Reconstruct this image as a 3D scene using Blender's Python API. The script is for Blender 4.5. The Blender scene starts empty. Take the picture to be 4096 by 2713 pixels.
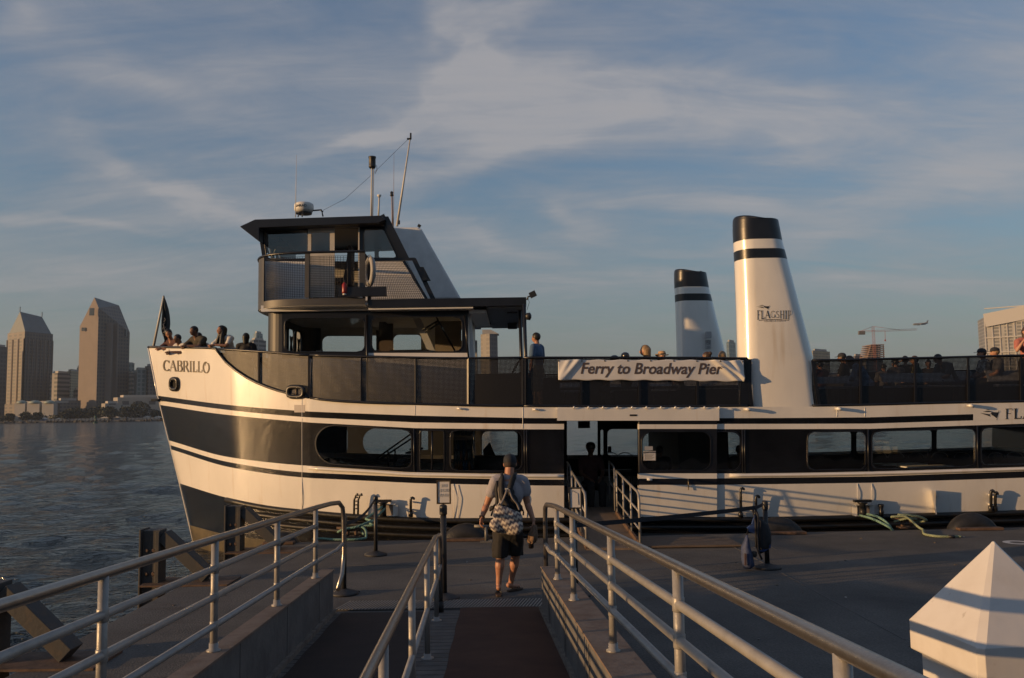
import bpy, bmesh, math, random
from mathutils import Vector, Matrix, noise
R = math.radians
random.seed(7)
S = bpy.context.scene
COL = S.collection

# ------------------------------------------------------------------ camera
FPX = 3450.0                      # focal length in pixels of the 4096 px wide photo
ZC, ZF = 3.08, 0.71               # eye and pontoon deck above the water (z = 0)
PITCH = math.atan(295.5/FPX); ROLL = 0.015
f0 = Vector((0, math.cos(PITCH), math.sin(PITCH))); r0 = Vector((1, 0, 0)); u0 = Vector((0, -math.sin(PITCH), math.cos(PITCH)))
CR = r0*math.cos(ROLL) - u0*math.sin(ROLL); CU = r0*math.sin(ROLL) + u0*math.cos(ROLL); CF = f0
CP = Vector((0, 0, ZC))
cam = bpy.data.cameras.new('camera'); camo = bpy.data.objects.new('camera', cam); COL.objects.link(camo)
M = Matrix((( CR.x, CU.x, -CF.x, CP.x), (CR.y, CU.y, -CF.y, CP.y), (CR.z, CU.z, -CF.z, CP.z), (0, 0, 0, 1)))
camo.matrix_world = M
cam.sensor_width = 36; cam.lens = FPX/4096*36; cam.clip_start = 0.1; cam.clip_end = 20000
S.camera = camo
# ------------------------------------------------------------------ light
SUN_EL = R(6.5); SUN_V = Vector((-.945, -.325, 0)).normalized()
sun_dir = Vector((SUN_V.x*math.cos(SUN_EL), SUN_V.y*math.cos(SUN_EL), math.sin(SUN_EL)))
sl = bpy.data.lights.new('sun', 'SUN'); sl.energy = 5.0; sl.angle = R(0.6); sl.color = (1.0, 0.60, 0.27)
so = bpy.data.objects.new('sun', sl); COL.objects.link(so)
so.rotation_euler = sun_dir.to_track_quat('Z', 'Y').to_euler()
S.view_settings.view_transform = 'Standard'; S.view_settings.look = 'None'; S.view_settings.gamma = 1
S.view_settings.exposure = -0.2
w = bpy.data.worlds.new('World'); S.world = w; w.use_nodes = True
N = w.node_tree.nodes; L = w.node_tree.links; N.clear()
def nn(t, **k):
    n = N.new(t)
    for a, b in k.items(): setattr(n, a, b)
    return n
out = nn('ShaderNodeOutputWorld'); sky = nn('ShaderNodeTexSky', sky_type='NISHITA')
sky.sun_disc = False; sky.sun_elevation = SUN_EL; sky.sun_rotation = math.atan2(sun_dir.x, sun_dir.y)
sky.altitude = 0; sky.air_density = 1.3; sky.dust_density = .9; sky.ozone_density = 4.0
bg = nn('ShaderNodeBackground'); bg.inputs[1].default_value = 0.15
tn = nn('ShaderNodeMix', data_type='RGBA', blend_type='MULTIPLY'); tn.inputs[0].default_value = 1; tn.inputs[7].default_value = (1.42, 1.38, 1.42, 1)
L.new(sky.outputs[0], tn.inputs[6]); L.new(tn.outputs[2], bg.inputs[0])
tc = nn('ShaderNodeTexCoord'); sep = nn('ShaderNodeSeparateXYZ'); L.new(tc.outputs['Generated'], sep.inputs[0])
def mth(op, a, b=None, c=None):
    n = nn('ShaderNodeMath', operation=op)
    for i, x in enumerate((a, b, c)):
        if x is None: continue
        if isinstance(x, (int, float)): n.inputs[i].default_value = x
        else: L.new(x, n.inputs[i])
    return n.outputs[0]
zc_ = mth('ADD', mth('MAXIMUM', sep.outputs[2], 0.0), 0.20)
cx_ = mth('DIVIDE', sep.outputs[0], zc_); cy_ = mth('DIVIDE', sep.outputs[1], zc_)
cmb = nn('ShaderNodeCombineXYZ'); L.new(cx_, cmb.inputs[0]); L.new(cy_, cmb.inputs[1])
def cnoise(scale, detail, rough, dist, rot, st, loc):
    mp = nn('ShaderNodeMapping'); L.new(cmb.outputs[0], mp.inputs[0]); mp.inputs['Rotation'].default_value = (0, 0, R(rot)); mp.inputs['Scale'].default_value = st; mp.inputs['Location'].default_value = loc
    n = nn('ShaderNodeTexNoise'); n.inputs['Scale'].default_value = scale; n.inputs['Detail'].default_value = detail
    n.inputs['Roughness'].default_value = rough; n.inputs['Distortion'].default_value = dist
    L.new(mp.outputs[0], n.inputs['Vector']); return n.outputs['Fac']
big = cnoise(.55, 2, .4, .2, 20, (1, 1, 1), (4.3, 1.9, 0)); fine = cnoise(2.1, 10, .60, 1.1, 32, (.5, 1.6, 1), (1.1, .4, 0)); veil = cnoise(.8, 5, .5, .4, -15, (.5, 1.2, 1), (7.7, 3.1, 0))
fine2 = cnoise(4.2, 9, .66, 1.6, 10, (.5, 1.3, 1), (5.1, 8.4, 0))
def sdir(px, py):
    d = (CR*((px-2048)/FPX)-CU*((py-1356.5)/FPX)+CF).normalized(); k = max(d.z, 0)+.2; return d.x/k, d.y/k
wn = nn('ShaderNodeTexNoise'); wn.inputs['Scale'].default_value = 1.3; wn.inputs['Detail'].default_value = 5; wn.inputs['Roughness'].default_value = .55; L.new(cmb.outputs[0], wn.inputs['Vector'])
wsub = nn('ShaderNodeVectorMath', operation='SUBTRACT'); L.new(wn.outputs['Color'], wsub.inputs[0]); wsub.inputs[1].default_value = (.5, .5, .5)
wmul = nn('ShaderNodeVectorMath', operation='MULTIPLY'); L.new(wsub.outputs[0], wmul.inputs[0]); wmul.inputs[1].default_value = (.9, .75, 0)
wadd = nn('ShaderNodeVectorMath', operation='ADD'); L.new(cmb.outputs[0], wadd.inputs[0]); L.new(wmul.outputs[0], wadd.inputs[1])
D = None
# cloud masses of this evening's sky: (where, reach across, reach in elevation, slant, weight)
for px, py, rx, ry, slant, wt in ((2350, 400, 900, 150, .10, 1.0), (1650, 330, 520, 60, -.55, .75), (1900, 120, 420, 70, -.5, .5), (1750, 640, 420, 90, -.35, .75), (3100, 470, 900, 170, .05, .62), (2700, 120, 800, 60, .2, .3), (480, 320, 330, 90, .2, .55), (830, 800, 240, 60, .55, .7), (400, 900, 300, 25, .1, .5), (480, 1130, 700, 110, .0, .6),
                              (2318, 900, 150, 60, .3, .6), (2850, 870, 420, 60, .1, .7), (3750, 800, 520, 110, -.25, .8), (1950, 1000, 420, 35, .1, .5), (2500, 1120, 600, 40, .05, .45), (3600, 1150, 500, 60, -.1, .5), (60, 120, 160, 60, 0, .5), (4000, 250, 260, 180, .3, .45), (1300, 950, 600, 90, .2, .35), (3300, 1000, 700, 50, 0, .4)):
    x0, y0 = sdir(px, py); xa, ya = sdir(px+rx, py+slant*rx); xb, yb = sdir(px, py-ry)
    # local affine frame: e1 across, e2 in elevation
    a1, a2, b1, b2 = xa-x0, ya-y0, xb-x0, yb-y0; det = a1*b2-a2*b1
    sv = nn('ShaderNodeSeparateXYZ') if D is None else sv
    if D is None: L.new(wadd.outputs[0], sv.inputs[0])
    dx = mth('SUBTRACT', sv.outputs[0], x0); dy = mth('SUBTRACT', sv.outputs[1], y0)
    u = mth('MULTIPLY_ADD', dx, b2/det, mth('MULTIPLY', dy, -b1/det)); v = mth('MULTIPLY_ADD', dx, -a2/det, mth('MULTIPLY', dy, a1/det))
    q = mth('ADD', mth('MULTIPLY', u, u), mth('MULTIPLY', v, v)); g = mth('MULTIPLY', mth('POWER', 2.718, mth('MULTIPLY', q, -.8)), wt)
    D = g if D is None else mth('ADD', D, g)
dens = mth('ADD', mth('ADD', mth('MINIMUM', mth('ADD', D, .36), 1.2), mth('MULTIPLY', mth('SUBTRACT', fine, .5), 1.7)), mth('MULTIPLY', mth('SUBTRACT', fine2, .5), 1.1))
rmp = nn('ShaderNodeMapRange', interpolation_type='SMOOTHSTEP'); L.new(dens, rmp.inputs[0])
rmp.inputs[1].default_value = -.75; rmp.inputs[2].default_value = 1.75; rmp.inputs[3].default_value = 0.04; rmp.inputs[4].default_value = 0.88
cb = nn('ShaderNodeBackground'); cr = nn('ShaderNodeValToRGB')
cr.color_ramp.elements[0].color = (.22, .232, .268, 1); cr.color_ramp.elements[0].position = .40
cr.color_ramp.elements[1].color = (.455, .435, .44, 1); cr.color_ramp.elements[1].position = .68
L.new(mth('MULTIPLY_ADD', dens, .19, .43), cr.inputs[0]); L.new(cr.outputs[0], cb.inputs[0]); cb.inputs[1].default_value = 1.0
mx = nn('ShaderNodeMixShader'); L.new(rmp.outputs[0], mx.inputs[0]); L.new(bg.outputs[0], mx.inputs[1]); L.new(cb.outputs[0], mx.inputs[2])
# low layer of far cloud along the horizon
hb = nn('ShaderNodeBackground'); hb.inputs[0].default_value = (.215, .235, .255, 1)
hf = mth('MULTIPLY', mth('POWER', 2.718, mth('MULTIPLY', mth('MAXIMUM', sep.outputs[2], 0.0), -9.0)), .80)
mx2 = nn('ShaderNodeMixShader'); L.new(hf, mx2.inputs[0]); L.new(mx.outputs[0], mx2.inputs[1]); L.new(hb.outputs[0], mx2.inputs[2])
L.new(mx2.outputs[0], out.inputs[0])

# ------------------------------------------------------------------ pixel <-> world (photo measurements to metres)
def ray(px, py):
    return CR*((px-2048)/FPX) - CU*((py-1356.5)/FPX) + CF
def W(px, py, Y):
    d = ray(px, py); return CP + d*(Y/d.y)
def WZ(px, py, z):
    d = ray(px, py); return CP + d*((z-CP.z)/d.z)
def hermite(tab):
    xs = [a for a, b in tab]; ys = [b for a, b in tab]; n = len(xs); d = []
    for i in range(n):
        if i == 0: d.append((ys[1]-ys[0])/(xs[1]-xs[0]))
        elif i == n-1: d.append((ys[-1]-ys[-2])/(xs[-1]-xs[-2]))
        else:
            a = (ys[i]-ys[i-1])/(xs[i]-xs[i-1]); b = (ys[i+1]-ys[i])/(xs[i+1]-xs[i])
            d.append(0 if a*b <= 0 else 2*a*b/(a+b))
    def f(x):
        if x <= xs[0]: return ys[0] + d[0]*(x-xs[0])
        if x >= xs[-1]: return ys[-1] + d[-1]*(x-xs[-1])
        i = 0
        while x > xs[i+1]: i += 1
        h = xs[i+1]-xs[i]; t = (x-xs[i])/h
        return (2*t**3-3*t*t+1)*ys[i] + (t**3-2*t*t+t)*h*d[i] + (-2*t**3+3*t*t)*ys[i+1] + (t**3-t*t)*h*d[i+1]
    return f

# ------------------------------------------------------------------ materials
MATS = {}
def mat(name, col, rough=.5, metal=0.0, var=.12, vs=3.0, bump=0.0, bs=30.0, col2=None, coat=0.0, thr=None, stretch=(1, 1, 1), spec=None, emit=None, trans=0):
    if name in MATS: return MATS[name]
    m = bpy.data.materials.new(name); m.use_nodes = True; nt = m.node_tree; p = nt.nodes['Principled BSDF']
    p.inputs['Roughness'].default_value = rough; p.inputs['Metallic'].default_value = metal
    if coat: p.inputs['Coat Weight'].default_value = coat; p.inputs['Coat Roughness'].default_value = .12
    if spec is not None: p.inputs['Specular IOR Level'].default_value = spec
    t = nt.nodes.new('ShaderNodeTexCoord'); mpn = nt.nodes.new('ShaderNodeMapping'); nt.links.new(t.outputs['Object'], mpn.inputs[0]); mpn.inputs['Scale'].default_value = stretch
    n = nt.nodes.new('ShaderNodeTexNoise'); n.inputs['Scale'].default_value = vs; n.inputs['Detail'].default_value = 6; n.inputs['Roughness'].default_value = .6
    nt.links.new(mpn.outputs[0], n.inputs['Vector'])
    c = nt.nodes.new('ShaderNodeValToRGB'); e = c.color_ramp.elements
    a = [max(0, x*(1-var)) for x in col]; b = [min(1, x*(1+var)) for x in col]
    if col2: a, b = list(col), list(col2)
    lo, hi = thr if thr else (.3, .7)
    e[0].position = lo; e[1].position = hi; e[0].color = (*a, 1); e[1].color = (*b, 1)
    nt.links.new(n.outputs['Fac'], c.inputs[0]); nt.links.new(c.outputs[0], p.inputs['Base Color'])
    if bump:
        n2 = nt.nodes.new('ShaderNodeTexNoise'); n2.inputs['Scale'].default_value = bs; n2.inputs['Detail'].default_value = 4
        nt.links.new(mpn.outputs[0], n2.inputs['Vector'])
        bn = nt.nodes.new('ShaderNodeBump'); bn.inputs['Strength'].default_value = 1.0; bn.inputs['Distance'].default_value = bump
        nt.links.new(n2.outputs['Fac'], bn.inputs['Height']); nt.links.new(bn.outputs[0], p.inputs['Normal'])
    MATS[name] = m; return m
def streaks(m, sc, col, lo, hi, zs):
    """weather streaks: vertical dirt runs multiplied over the paint"""
    nt = m.node_tree; p = nt.nodes['Principled BSDF']; src = p.inputs['Base Color'].links[0].from_socket
    t = nt.nodes.new('ShaderNodeTexCoord'); q = nt.nodes.new('ShaderNodeMapping'); q.inputs['Scale'].default_value = (1, 1, zs*.2); n = nt.nodes.new('ShaderNodeTexNoise'); n.inputs['Scale'].default_value = sc; n.inputs['Detail'].default_value = 7
    nt.links.new(t.outputs['Object'], q.inputs[0]); nt.links.new(q.outputs[0], n.inputs['Vector']); r_ = nt.nodes.new('ShaderNodeValToRGB'); e = r_.color_ramp.elements; e[0].position = lo; e[1].position = hi; e[0].color = (1, 1, 1, 1); e[1].color = (*col, 1)
    nt.links.new(n.outputs['Fac'], r_.inputs[0]); x = nt.nodes.new('ShaderNodeMix'); x.data_type = 'RGBA'; x.blend_type = 'MULTIPLY'; x.inputs[0].default_value = .42; nt.links.new(src, x.inputs[6]); nt.links.new(r_.outputs[0], x.inputs[7]); nt.links.new(x.outputs[2], p.inputs['Base Color'])
WHITE = mat('white_hull_paint', (.74, .72, .68), .30, var=.07, vs=1.2, bump=.006, bs=2.2, coat=.9, stretch=(1, 1, .5))
WHITE.node_tree.nodes['Principled BSDF'].inputs['Coat Roughness'].default_value = .13
BLACK = mat('black_hull_paint', (.006, .0065, .009), .17, var=.4, vs=2.5, bump=.012, bs=2.2, spec=.6, coat=.8)
BLACK.node_tree.nodes['Principled BSDF'].inputs['Coat Roughness'].default_value = .15
streaks(WHITE, 5.5, (.74, .62, .48), .60, .74, .5)
ANTIF = mat('bottom_paint', (.055, .042, .02), .6, var=.5, vs=4)
NAVY = mat('navy_black_paint', (.009, .010, .015), .35, var=.3, bump=.001)
GREYP = mat('grey_paint', (.05, .05, .052), .5, var=.2, vs=4)
DECKG = mat('deck_grey', (.05, .055, .06), .8, var=.3, vs=6)
CABW = mat('cabin_white', (.70, .69, .68), .5, var=.06)
CABD = mat('cabin_dark', (.06, .06, .065), .7, var=.2)
CEIL = mat('ceiling_white', (.66, .67, .67), .6, var=.06)
RUBB = mat('black_rubber', (.012, .012, .013), .55, var=.5, vs=9, bump=.004, bs=40)
RUB = mat('rub_rail_paint', (.006, .006, .006), .5, col2=(.022, .013, .008), vs=3, thr=(.55, .8), bump=.008, bs=14)
STEEL = mat('painted_rail', (.30, .29, .275), .42, metal=.2, var=.15, vs=7, bump=.0015, bs=60)
STAIN = mat('stainless_rail', (.30, .28, .26), .28, metal=.85, var=.12, vs=14, bump=.001, bs=90)
CONC = mat('concrete_wall', (.13, .125, .12), .85, var=.25, vs=4, bump=.006, bs=18)
RUST = mat('rusty_steel', (.10, .06, .04), .8, var=.5, vs=8, bump=.004, bs=30)
DARKST = mat('dark_steel', (.05, .05, .05), .7, col2=(.10, .07, .045), vs=5, thr=(.5, .8), bump=.003, bs=25)
BLKPL = mat('black_plastic', (.02, .02, .021), .45, var=.3)
SIGNW = mat('sign_paper', (.62, .61, .60), .6, var=.05)
INK = mat('sign_ink', (.18, .17, .17), .7)
GOLD = mat('gold_letter', (.16, .12, .07), .4)
VINYL = mat('banner_vinyl', (.66, .645, .63), .5, var=.05, vs=4)
BANTX = mat('banner_lettering', (.085, .065, .065), .6)
VINYLP = mat('post_vinyl', (.62, .60, .575), .45, col2=(.53, .50, .46), vs=4, thr=(.45, .8), bump=.002, bs=9)
streaks(VINYLP, 22, (.45, .40, .34), .66, .74, 3)

def glass_mat(name, tint, refl, rough=.02):
    m = bpy.data.materials.new(name); m.use_nodes = True; nt = m.node_tree; nt.nodes.clear()
    o = nt.nodes.new('ShaderNodeOutputMaterial'); t = nt.nodes.new('ShaderNodeBsdfTransparent'); t.inputs[0].default_value = (*tint, 1)
    g = nt.nodes.new('ShaderNodeBsdfGlossy'); g.inputs['Roughness'].default_value = rough; g.inputs[0].default_value = (.9, .9, .9, 1)
    x = nt.nodes.new('ShaderNodeMixShader'); lw = nt.nodes.new('ShaderNodeLayerWeight'); lw.inputs[0].default_value = refl
    tcn = nt.nodes.new('ShaderNodeTexCoord'); n = nt.nodes.new('ShaderNodeTexNoise'); n.inputs['Scale'].default_value = 1.4
    b = nt.nodes.new('ShaderNodeBump'); b.inputs['Distance'].default_value = .004
    nt.links.new(tcn.outputs['Object'], n.inputs['Vector']); nt.links.new(n.outputs['Fac'], b.inputs['Height']); nt.links.new(b.outputs[0], g.inputs['Normal'])
    nt.links.new(lw.outputs['Fresnel'], x.inputs[0]); nt.links.new(t.outputs[0], x.inputs[1]); nt.links.new(g.outputs[0], x.inputs[2]); nt.links.new(x.outputs[0], o.inputs[0])
    return m
GLASS = glass_mat('window_glass', (.86, .89, .88), .38)
GLASS2 = glass_mat('clear_glass', (.90, .92, .91), .46)
def mesh_mat(name, col, fill, scale):
    """perforated sheet metal: round holes punched in a dark sheet"""
    m = bpy.data.materials.new(name); m.use_nodes = True; nt = m.node_tree; p = nt.nodes['Principled BSDF']
    p.inputs['Base Color'].default_value = (*col, 1); p.inputs['Roughness'].default_value = .5
    t = nt.nodes.new('ShaderNodeTexCoord'); v = nt.nodes.new('ShaderNodeTexVoronoi'); v.inputs['Scale'].default_value = scale; v.inputs['Randomness'].default_value = .0
    mp2 = nt.nodes.new('ShaderNodeMapping'); mp2.inputs['Scale'].default_value = (1, .001, 1)
    nt.links.new(t.outputs['Object'], mp2.inputs[0]); nt.links.new(mp2.outputs[0], v.inputs['Vector'])
    g = nt.nodes.new('ShaderNodeMath'); g.operation = 'GREATER_THAN'; g.inputs[1].default_value = fill
    nt.links.new(v.outputs['Distance'], g.inputs[0])
    tr = nt.nodes.new('ShaderNodeBsdfTransparent'); x = nt.nodes.new('ShaderNodeMixShader')
    nt.links.new(g.outputs[0], x.inputs[0]); nt.links.new(tr.outputs[0], x.inputs[1]); nt.links.new(p.outputs[0], x.inputs[2])
    nt.links.new(x.outputs[0], nt.nodes['Material Output'].inputs[0]); return m
PERF = mesh_mat('perforated_sheet', (.007, .007, .009), .365, 38)

# ------------------------------------------------------------------ mesh builder
class MB:
    def __init__(s): s.v = []; s.f = []; s.m = []; s.s = []
    def add(s, vs, fs, m=0, smooth=False):
        o = len(s.v); s.v += [tuple(x) for x in vs]
        for f in fs: s.f.append([o+i for i in f]); s.m.append(m); s.s.append(smooth)
        return s
    def face(s, pts, m=0): return s.add(pts, [list(range(len(pts)))], m)
    def box(s, c, sz, m=0, rot=None):
        hx, hy, hz = sz[0]/2, sz[1]/2, sz[2]/2; c = Vector(c)
        vs = [Vector((x, y, z)) for x in (-hx, hx) for y in (-hy, hy) for z in (-hz, hz)]
        if rot is not None: vs = [rot @ q for q in vs]
        return s.add([c+q for q in vs], [(0, 1, 3, 2), (4, 6, 7, 5), (0, 4, 5, 1), (2, 3, 7, 6), (0, 2, 6, 4), (1, 5, 7, 3)], m)
    def beam(s, a, b, w, h, m=0):
        a = Vector(a); b = Vector(b); d = b-a; q = d.to_track_quat('X', 'Z').to_matrix()
        return s.box((a+b)/2, (d.length, w, h), m, q)
    def prism(s, poly, vec, m=0):
        n = len(poly); vec = Vector(vec); a = [Vector(p) for p in poly]; b = [p+vec for p in a]
        return s.add(a+b, [list(range(n))[::-1], list(range(n, 2*n))] + [(i, (i+1) % n, n+(i+1) % n, n+i) for i in range(n)], m)
    def loft(s, rings, m=0, caps=True, smooth=True, close=True):
        n = len(rings[0]); vs = [p for r_ in rings for p in r_]; fs = []
        for k in range(len(rings)-1):
            for i in range(n if close else n-1):
                j = (i+1) % n; fs.append((k*n+i, k*n+j, (k+1)*n+j, (k+1)*n+i))
        o = len(s.v); s.add(vs, fs, m, smooth)
        if caps:
            s.f.append([o+i for i in range(n)][::-1]); s.m.append(m); s.s.append(False)
            s.f.append([o+(len(rings)-1)*n+i for i in range(n)]); s.m.append(m); s.s.append(False)
        return s
    def tube(s, pts, r, n=10, m=0, caps=True):
        pts = [Vector(p) for p in pts]; rings = []; up = None
        for i, p in enumerate(pts):
            a = pts[max(0, i-1)]; b = pts[min(len(pts)-1, i+1)]; d = (b-a).normalized()
            if up is None:
                up = Vector((0, 0, 1)) if abs(d.z) < .9 else Vector((1, 0, 0))
            x = d.cross(up).normalized(); up = x.cross(d).normalized()
            rr = r[i] if isinstance(r, (list, tuple)) else r
            rings.append([p + x*math.cos(2*math.pi*k/n)*rr + up*math.sin(2*math.pi*k/n)*rr for k in range(n)])
        return s.loft(rings, m, caps, True)
    def lathe(s, prof, c, n=24, m=0, axis='Z'):
        c = Vector(c); rings = []
        for r_, z in prof:
            ring = []
            for k in range(n):
                a = 2*math.pi*k/n; p = (r_*math.cos(a), r_*math.sin(a), z)
                if axis == 'Y': p = (p[0], p[2], p[1])
                if axis == 'X': p = (p[2], p[0], p[1])
                ring.append(c+Vector(p))
            rings.append(ring)
        return s.loft(rings, m, True, True)
    def build(s, name, mats, parent=None, bevel=0, recalc=True, seg=2, loc=None):
        me = bpy.data.meshes.new(name)
        vs = s.v
        off = Vector(loc) if loc is not None else Vector((0, 0, 0))
        if loc is not None: vs = [tuple(Vector(q)-off) for q in vs]
        me.from_pydata(vs, [], s.f); me.update()
        if not isinstance(mats, (list, tuple)): mats = [mats]
        for m_ in mats: me.materials.append(m_)
        me.polygons.foreach_set('material_index', s.m); me.polygons.foreach_set('use_smooth', s.s)
        if recalc:
            bm = bmesh.new(); bm.from_mesh(me); bmesh.ops.recalc_face_normals(bm, faces=bm.faces); bm.to_mesh(me); bm.free()
        o = bpy.data.objects.new(name, me); COL.objects.link(o)
        if loc is not None: o.location = off
        if parent:
            o.parent = parent
            if loc is None: o.location = -world_loc(parent)
            else: o.location = off - world_loc(parent)
        if bevel:
            b = o.modifiers.new('bevel', 'BEVEL'); b.width = bevel; b.segments = seg; b.limit_method = 'ANGLE'; b.angle_limit = R(40)
        return o
def world_loc(o):
    v = Vector(o.location)
    while o.parent: o = o.parent; v += Vector(o.location)
    return v
def tag(o, label, cat=None, group=None, kind=None):
    if label: o['label'] = label
    if cat: o['category'] = cat
    if group: o['group'] = group
    if kind: o['kind'] = kind
    return o
def thing(name, label, cat, loc, group=None):
    o = bpy.data.objects.new(name, None); COL.objects.link(o); o.location = loc; o.empty_display_size = .2
    return tag(o, label, cat, group)
def copy_tree(o, parent=None, offset=None):
    c = o.copy(); COL.objects.link(c)
    if parent: c.parent = parent
    if offset is not None: c.location = Vector(o.location)+Vector(offset)
    for ch in [x for x in bpy.data.objects if x.parent == o]: copy_tree(ch, c)
    return c
def text_obj(body, size, mtl, mw, name, parent=None, shear=0, bold=0, extrude=.001, warp=None, sx=1.0):
    cu = bpy.data.curves.new('t', 'FONT'); cu.body = body; cu.size = size; cu.shear = shear; cu.offset = bold; cu.extrude = extrude; cu.resolution_u = 3
    cu.align_x = 'CENTER'; cu.align_y = 'CENTER'
    t = bpy.data.objects.new('t', cu); COL.objects.link(t); bpy.context.view_layer.update()
    dg = bpy.context.evaluated_depsgraph_get(); me = bpy.data.meshes.new_from_object(t.evaluated_get(dg)); bpy.data.objects.remove(t)
    for v in me.vertices:
        q = v.co.copy(); q.x *= sx; v.co = warp(q) if warp else mw @ q
    me.materials.clear(); me.materials.append(mtl); o = bpy.data.objects.new(name, me); COL.objects.link(o)
    if parent: o.parent = parent; o.location = -world_loc(parent)
    return o
def frame_mat(o, x, up):
    x = Vector(x).normalized(); up = Vector(up); z = x.cross(up).normalized(); y = z.cross(x)
    return Matrix(((x.x, y.x, z.x, o[0]), (x.y, y.y, z.y, o[1]), (x.z, y.z, z.z, o[2]), (0, 0, 0, 1)))
# serif capitals drawn as strokes: heavy verticals, hairline horizontals
def arc(cx, cy, rx, ry, a0, a1, n=14): return [(cx+rx*math.cos(R(a0+(a1-a0)*i/n)), cy+ry*math.sin(R(a0+(a1-a0)*i/n))) for i in range(n+1)]
def serif(x, y, w=.13): return [(x-w, y), (x+w, y)]
GL = {
 'C': (.78, [(arc(.45, .5, .40, .48, 40, 320), None), ([(.76, .98), (.76, .72)], .05)]),
 'A': (.90, [([(.05, 0), (.44, 1)], .06), ([(.42, 1), (.82, 0)], .15), ([(.2, .36), (.66, .36)], .05), (serif(.06, .02, .1), .05), (serif(.82, .02, .12), .05)]),
 'B': (.74, [([(.16, 0), (.16, 1)], .15), ([(.1, .98)]+arc(.42, .77, .2, .21, 90, -90)+[(.2, .54)], None), (arc(.44, .28, .25, .26, 90, -90)+[(.08, .02)], None)]),
 'R': (.84, [([(.16, 0), (.16, 1)], .15), ([(.1, .98)]+arc(.42, .74, .2, .24, 90, -90)+[(.2, .5)], None), ([(.42, .5), (.78, .0)], .14), (serif(.16, .02), .05)]),
 'I': (.36, [([(.17, 0), (.17, 1)], .15), (serif(.17, .98), .05), (serif(.17, .02), .05)]),
 'L': (.64, [([(.16, 0), (.16, 1)], .15), (serif(.16, .98), .05), ([(.05, .045), (.58, .045), (.6, .25)], .09)]),
 'O': (.92, [(arc(.45, .47, .38, .49, 75, 410, 22), None), (arc(.52, .62, .2, .26, 180, 20, 8), .05)]),
 'F': (.62, [([(.16, 0), (.16, 1)], .12), ([(.04, .97), (.58, .97), (.58, .82)], .06), ([(.16, .52), (.46, .52)], .05), (serif(.16, .02), .05)]),
 'G': (.86, [(arc(.45, .5, .40, .48, 40, 330), None), ([(.78, .05), (.78, .42)], .11), (serif(.76, .43, .1), .04)]),
 'S': (.60, [(arc(.29, .74, .2, .23, 20, 255, 10)+arc(.29, .27, .22, .25, 80, -150, 12), None)]),
 'H': (.86, [([(.16, 0), (.16, 1)], .12), ([(.68, 0), (.68, 1)], .12), ([(.16, .5), (.68, .5)], .05), (serif(.16, .98), .05), (serif(.16, .02), .05), (serif(.68, .98), .05), (serif(.68, .02), .05)]),
 'P': (.66, [([(.16, 0), (.16, 1)], .12), ([(.06, .97)]+arc(.38, .72, .2, .25, 90, -90)+[(.2, .47)], None), (serif(.16, .02), .05)]),
}
def letters(word, mp_, mb, spacing=.06, m=0, thick=.15, thin=.055):
    """mp_(u, v, k) -> world point; u runs 0..1 along the word, v 0..1 up, k = layer"""
    tot = sum(GL[c][0]+spacing for c in word)-spacing; x0 = 0; k = 0
    for c in word:
        wd, strokes = GL[c]
        for pts, wdt in strokes:
            k += 1; a = []; b = []
            for i, p in enumerate(pts):
                q0 = pts[max(0, i-1)]; q1 = pts[min(len(pts)-1, i+1)]; dx, dy = q1[0]-q0[0], q1[1]-q0[1]; l = math.hypot(dx, dy) or 1
                wv = wdt if wdt is not None else thin+(thick-thin)*(abs(dy)/l)
                nx, ny = -dy/l*wv/2, dx/l*wv/2
                a.append(mp_((x0+p[0]+nx)/tot, p[1]+ny, k % 7)); b.append(mp_((x0+p[0]-nx)/tot, p[1]-ny, k % 7))
            n = len(a); mb.add(a+b, [(i, i+1, n+i+1, n+i) for i in range(n-1)], m)
        x0 += wd+spacing
    return mb

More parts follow.
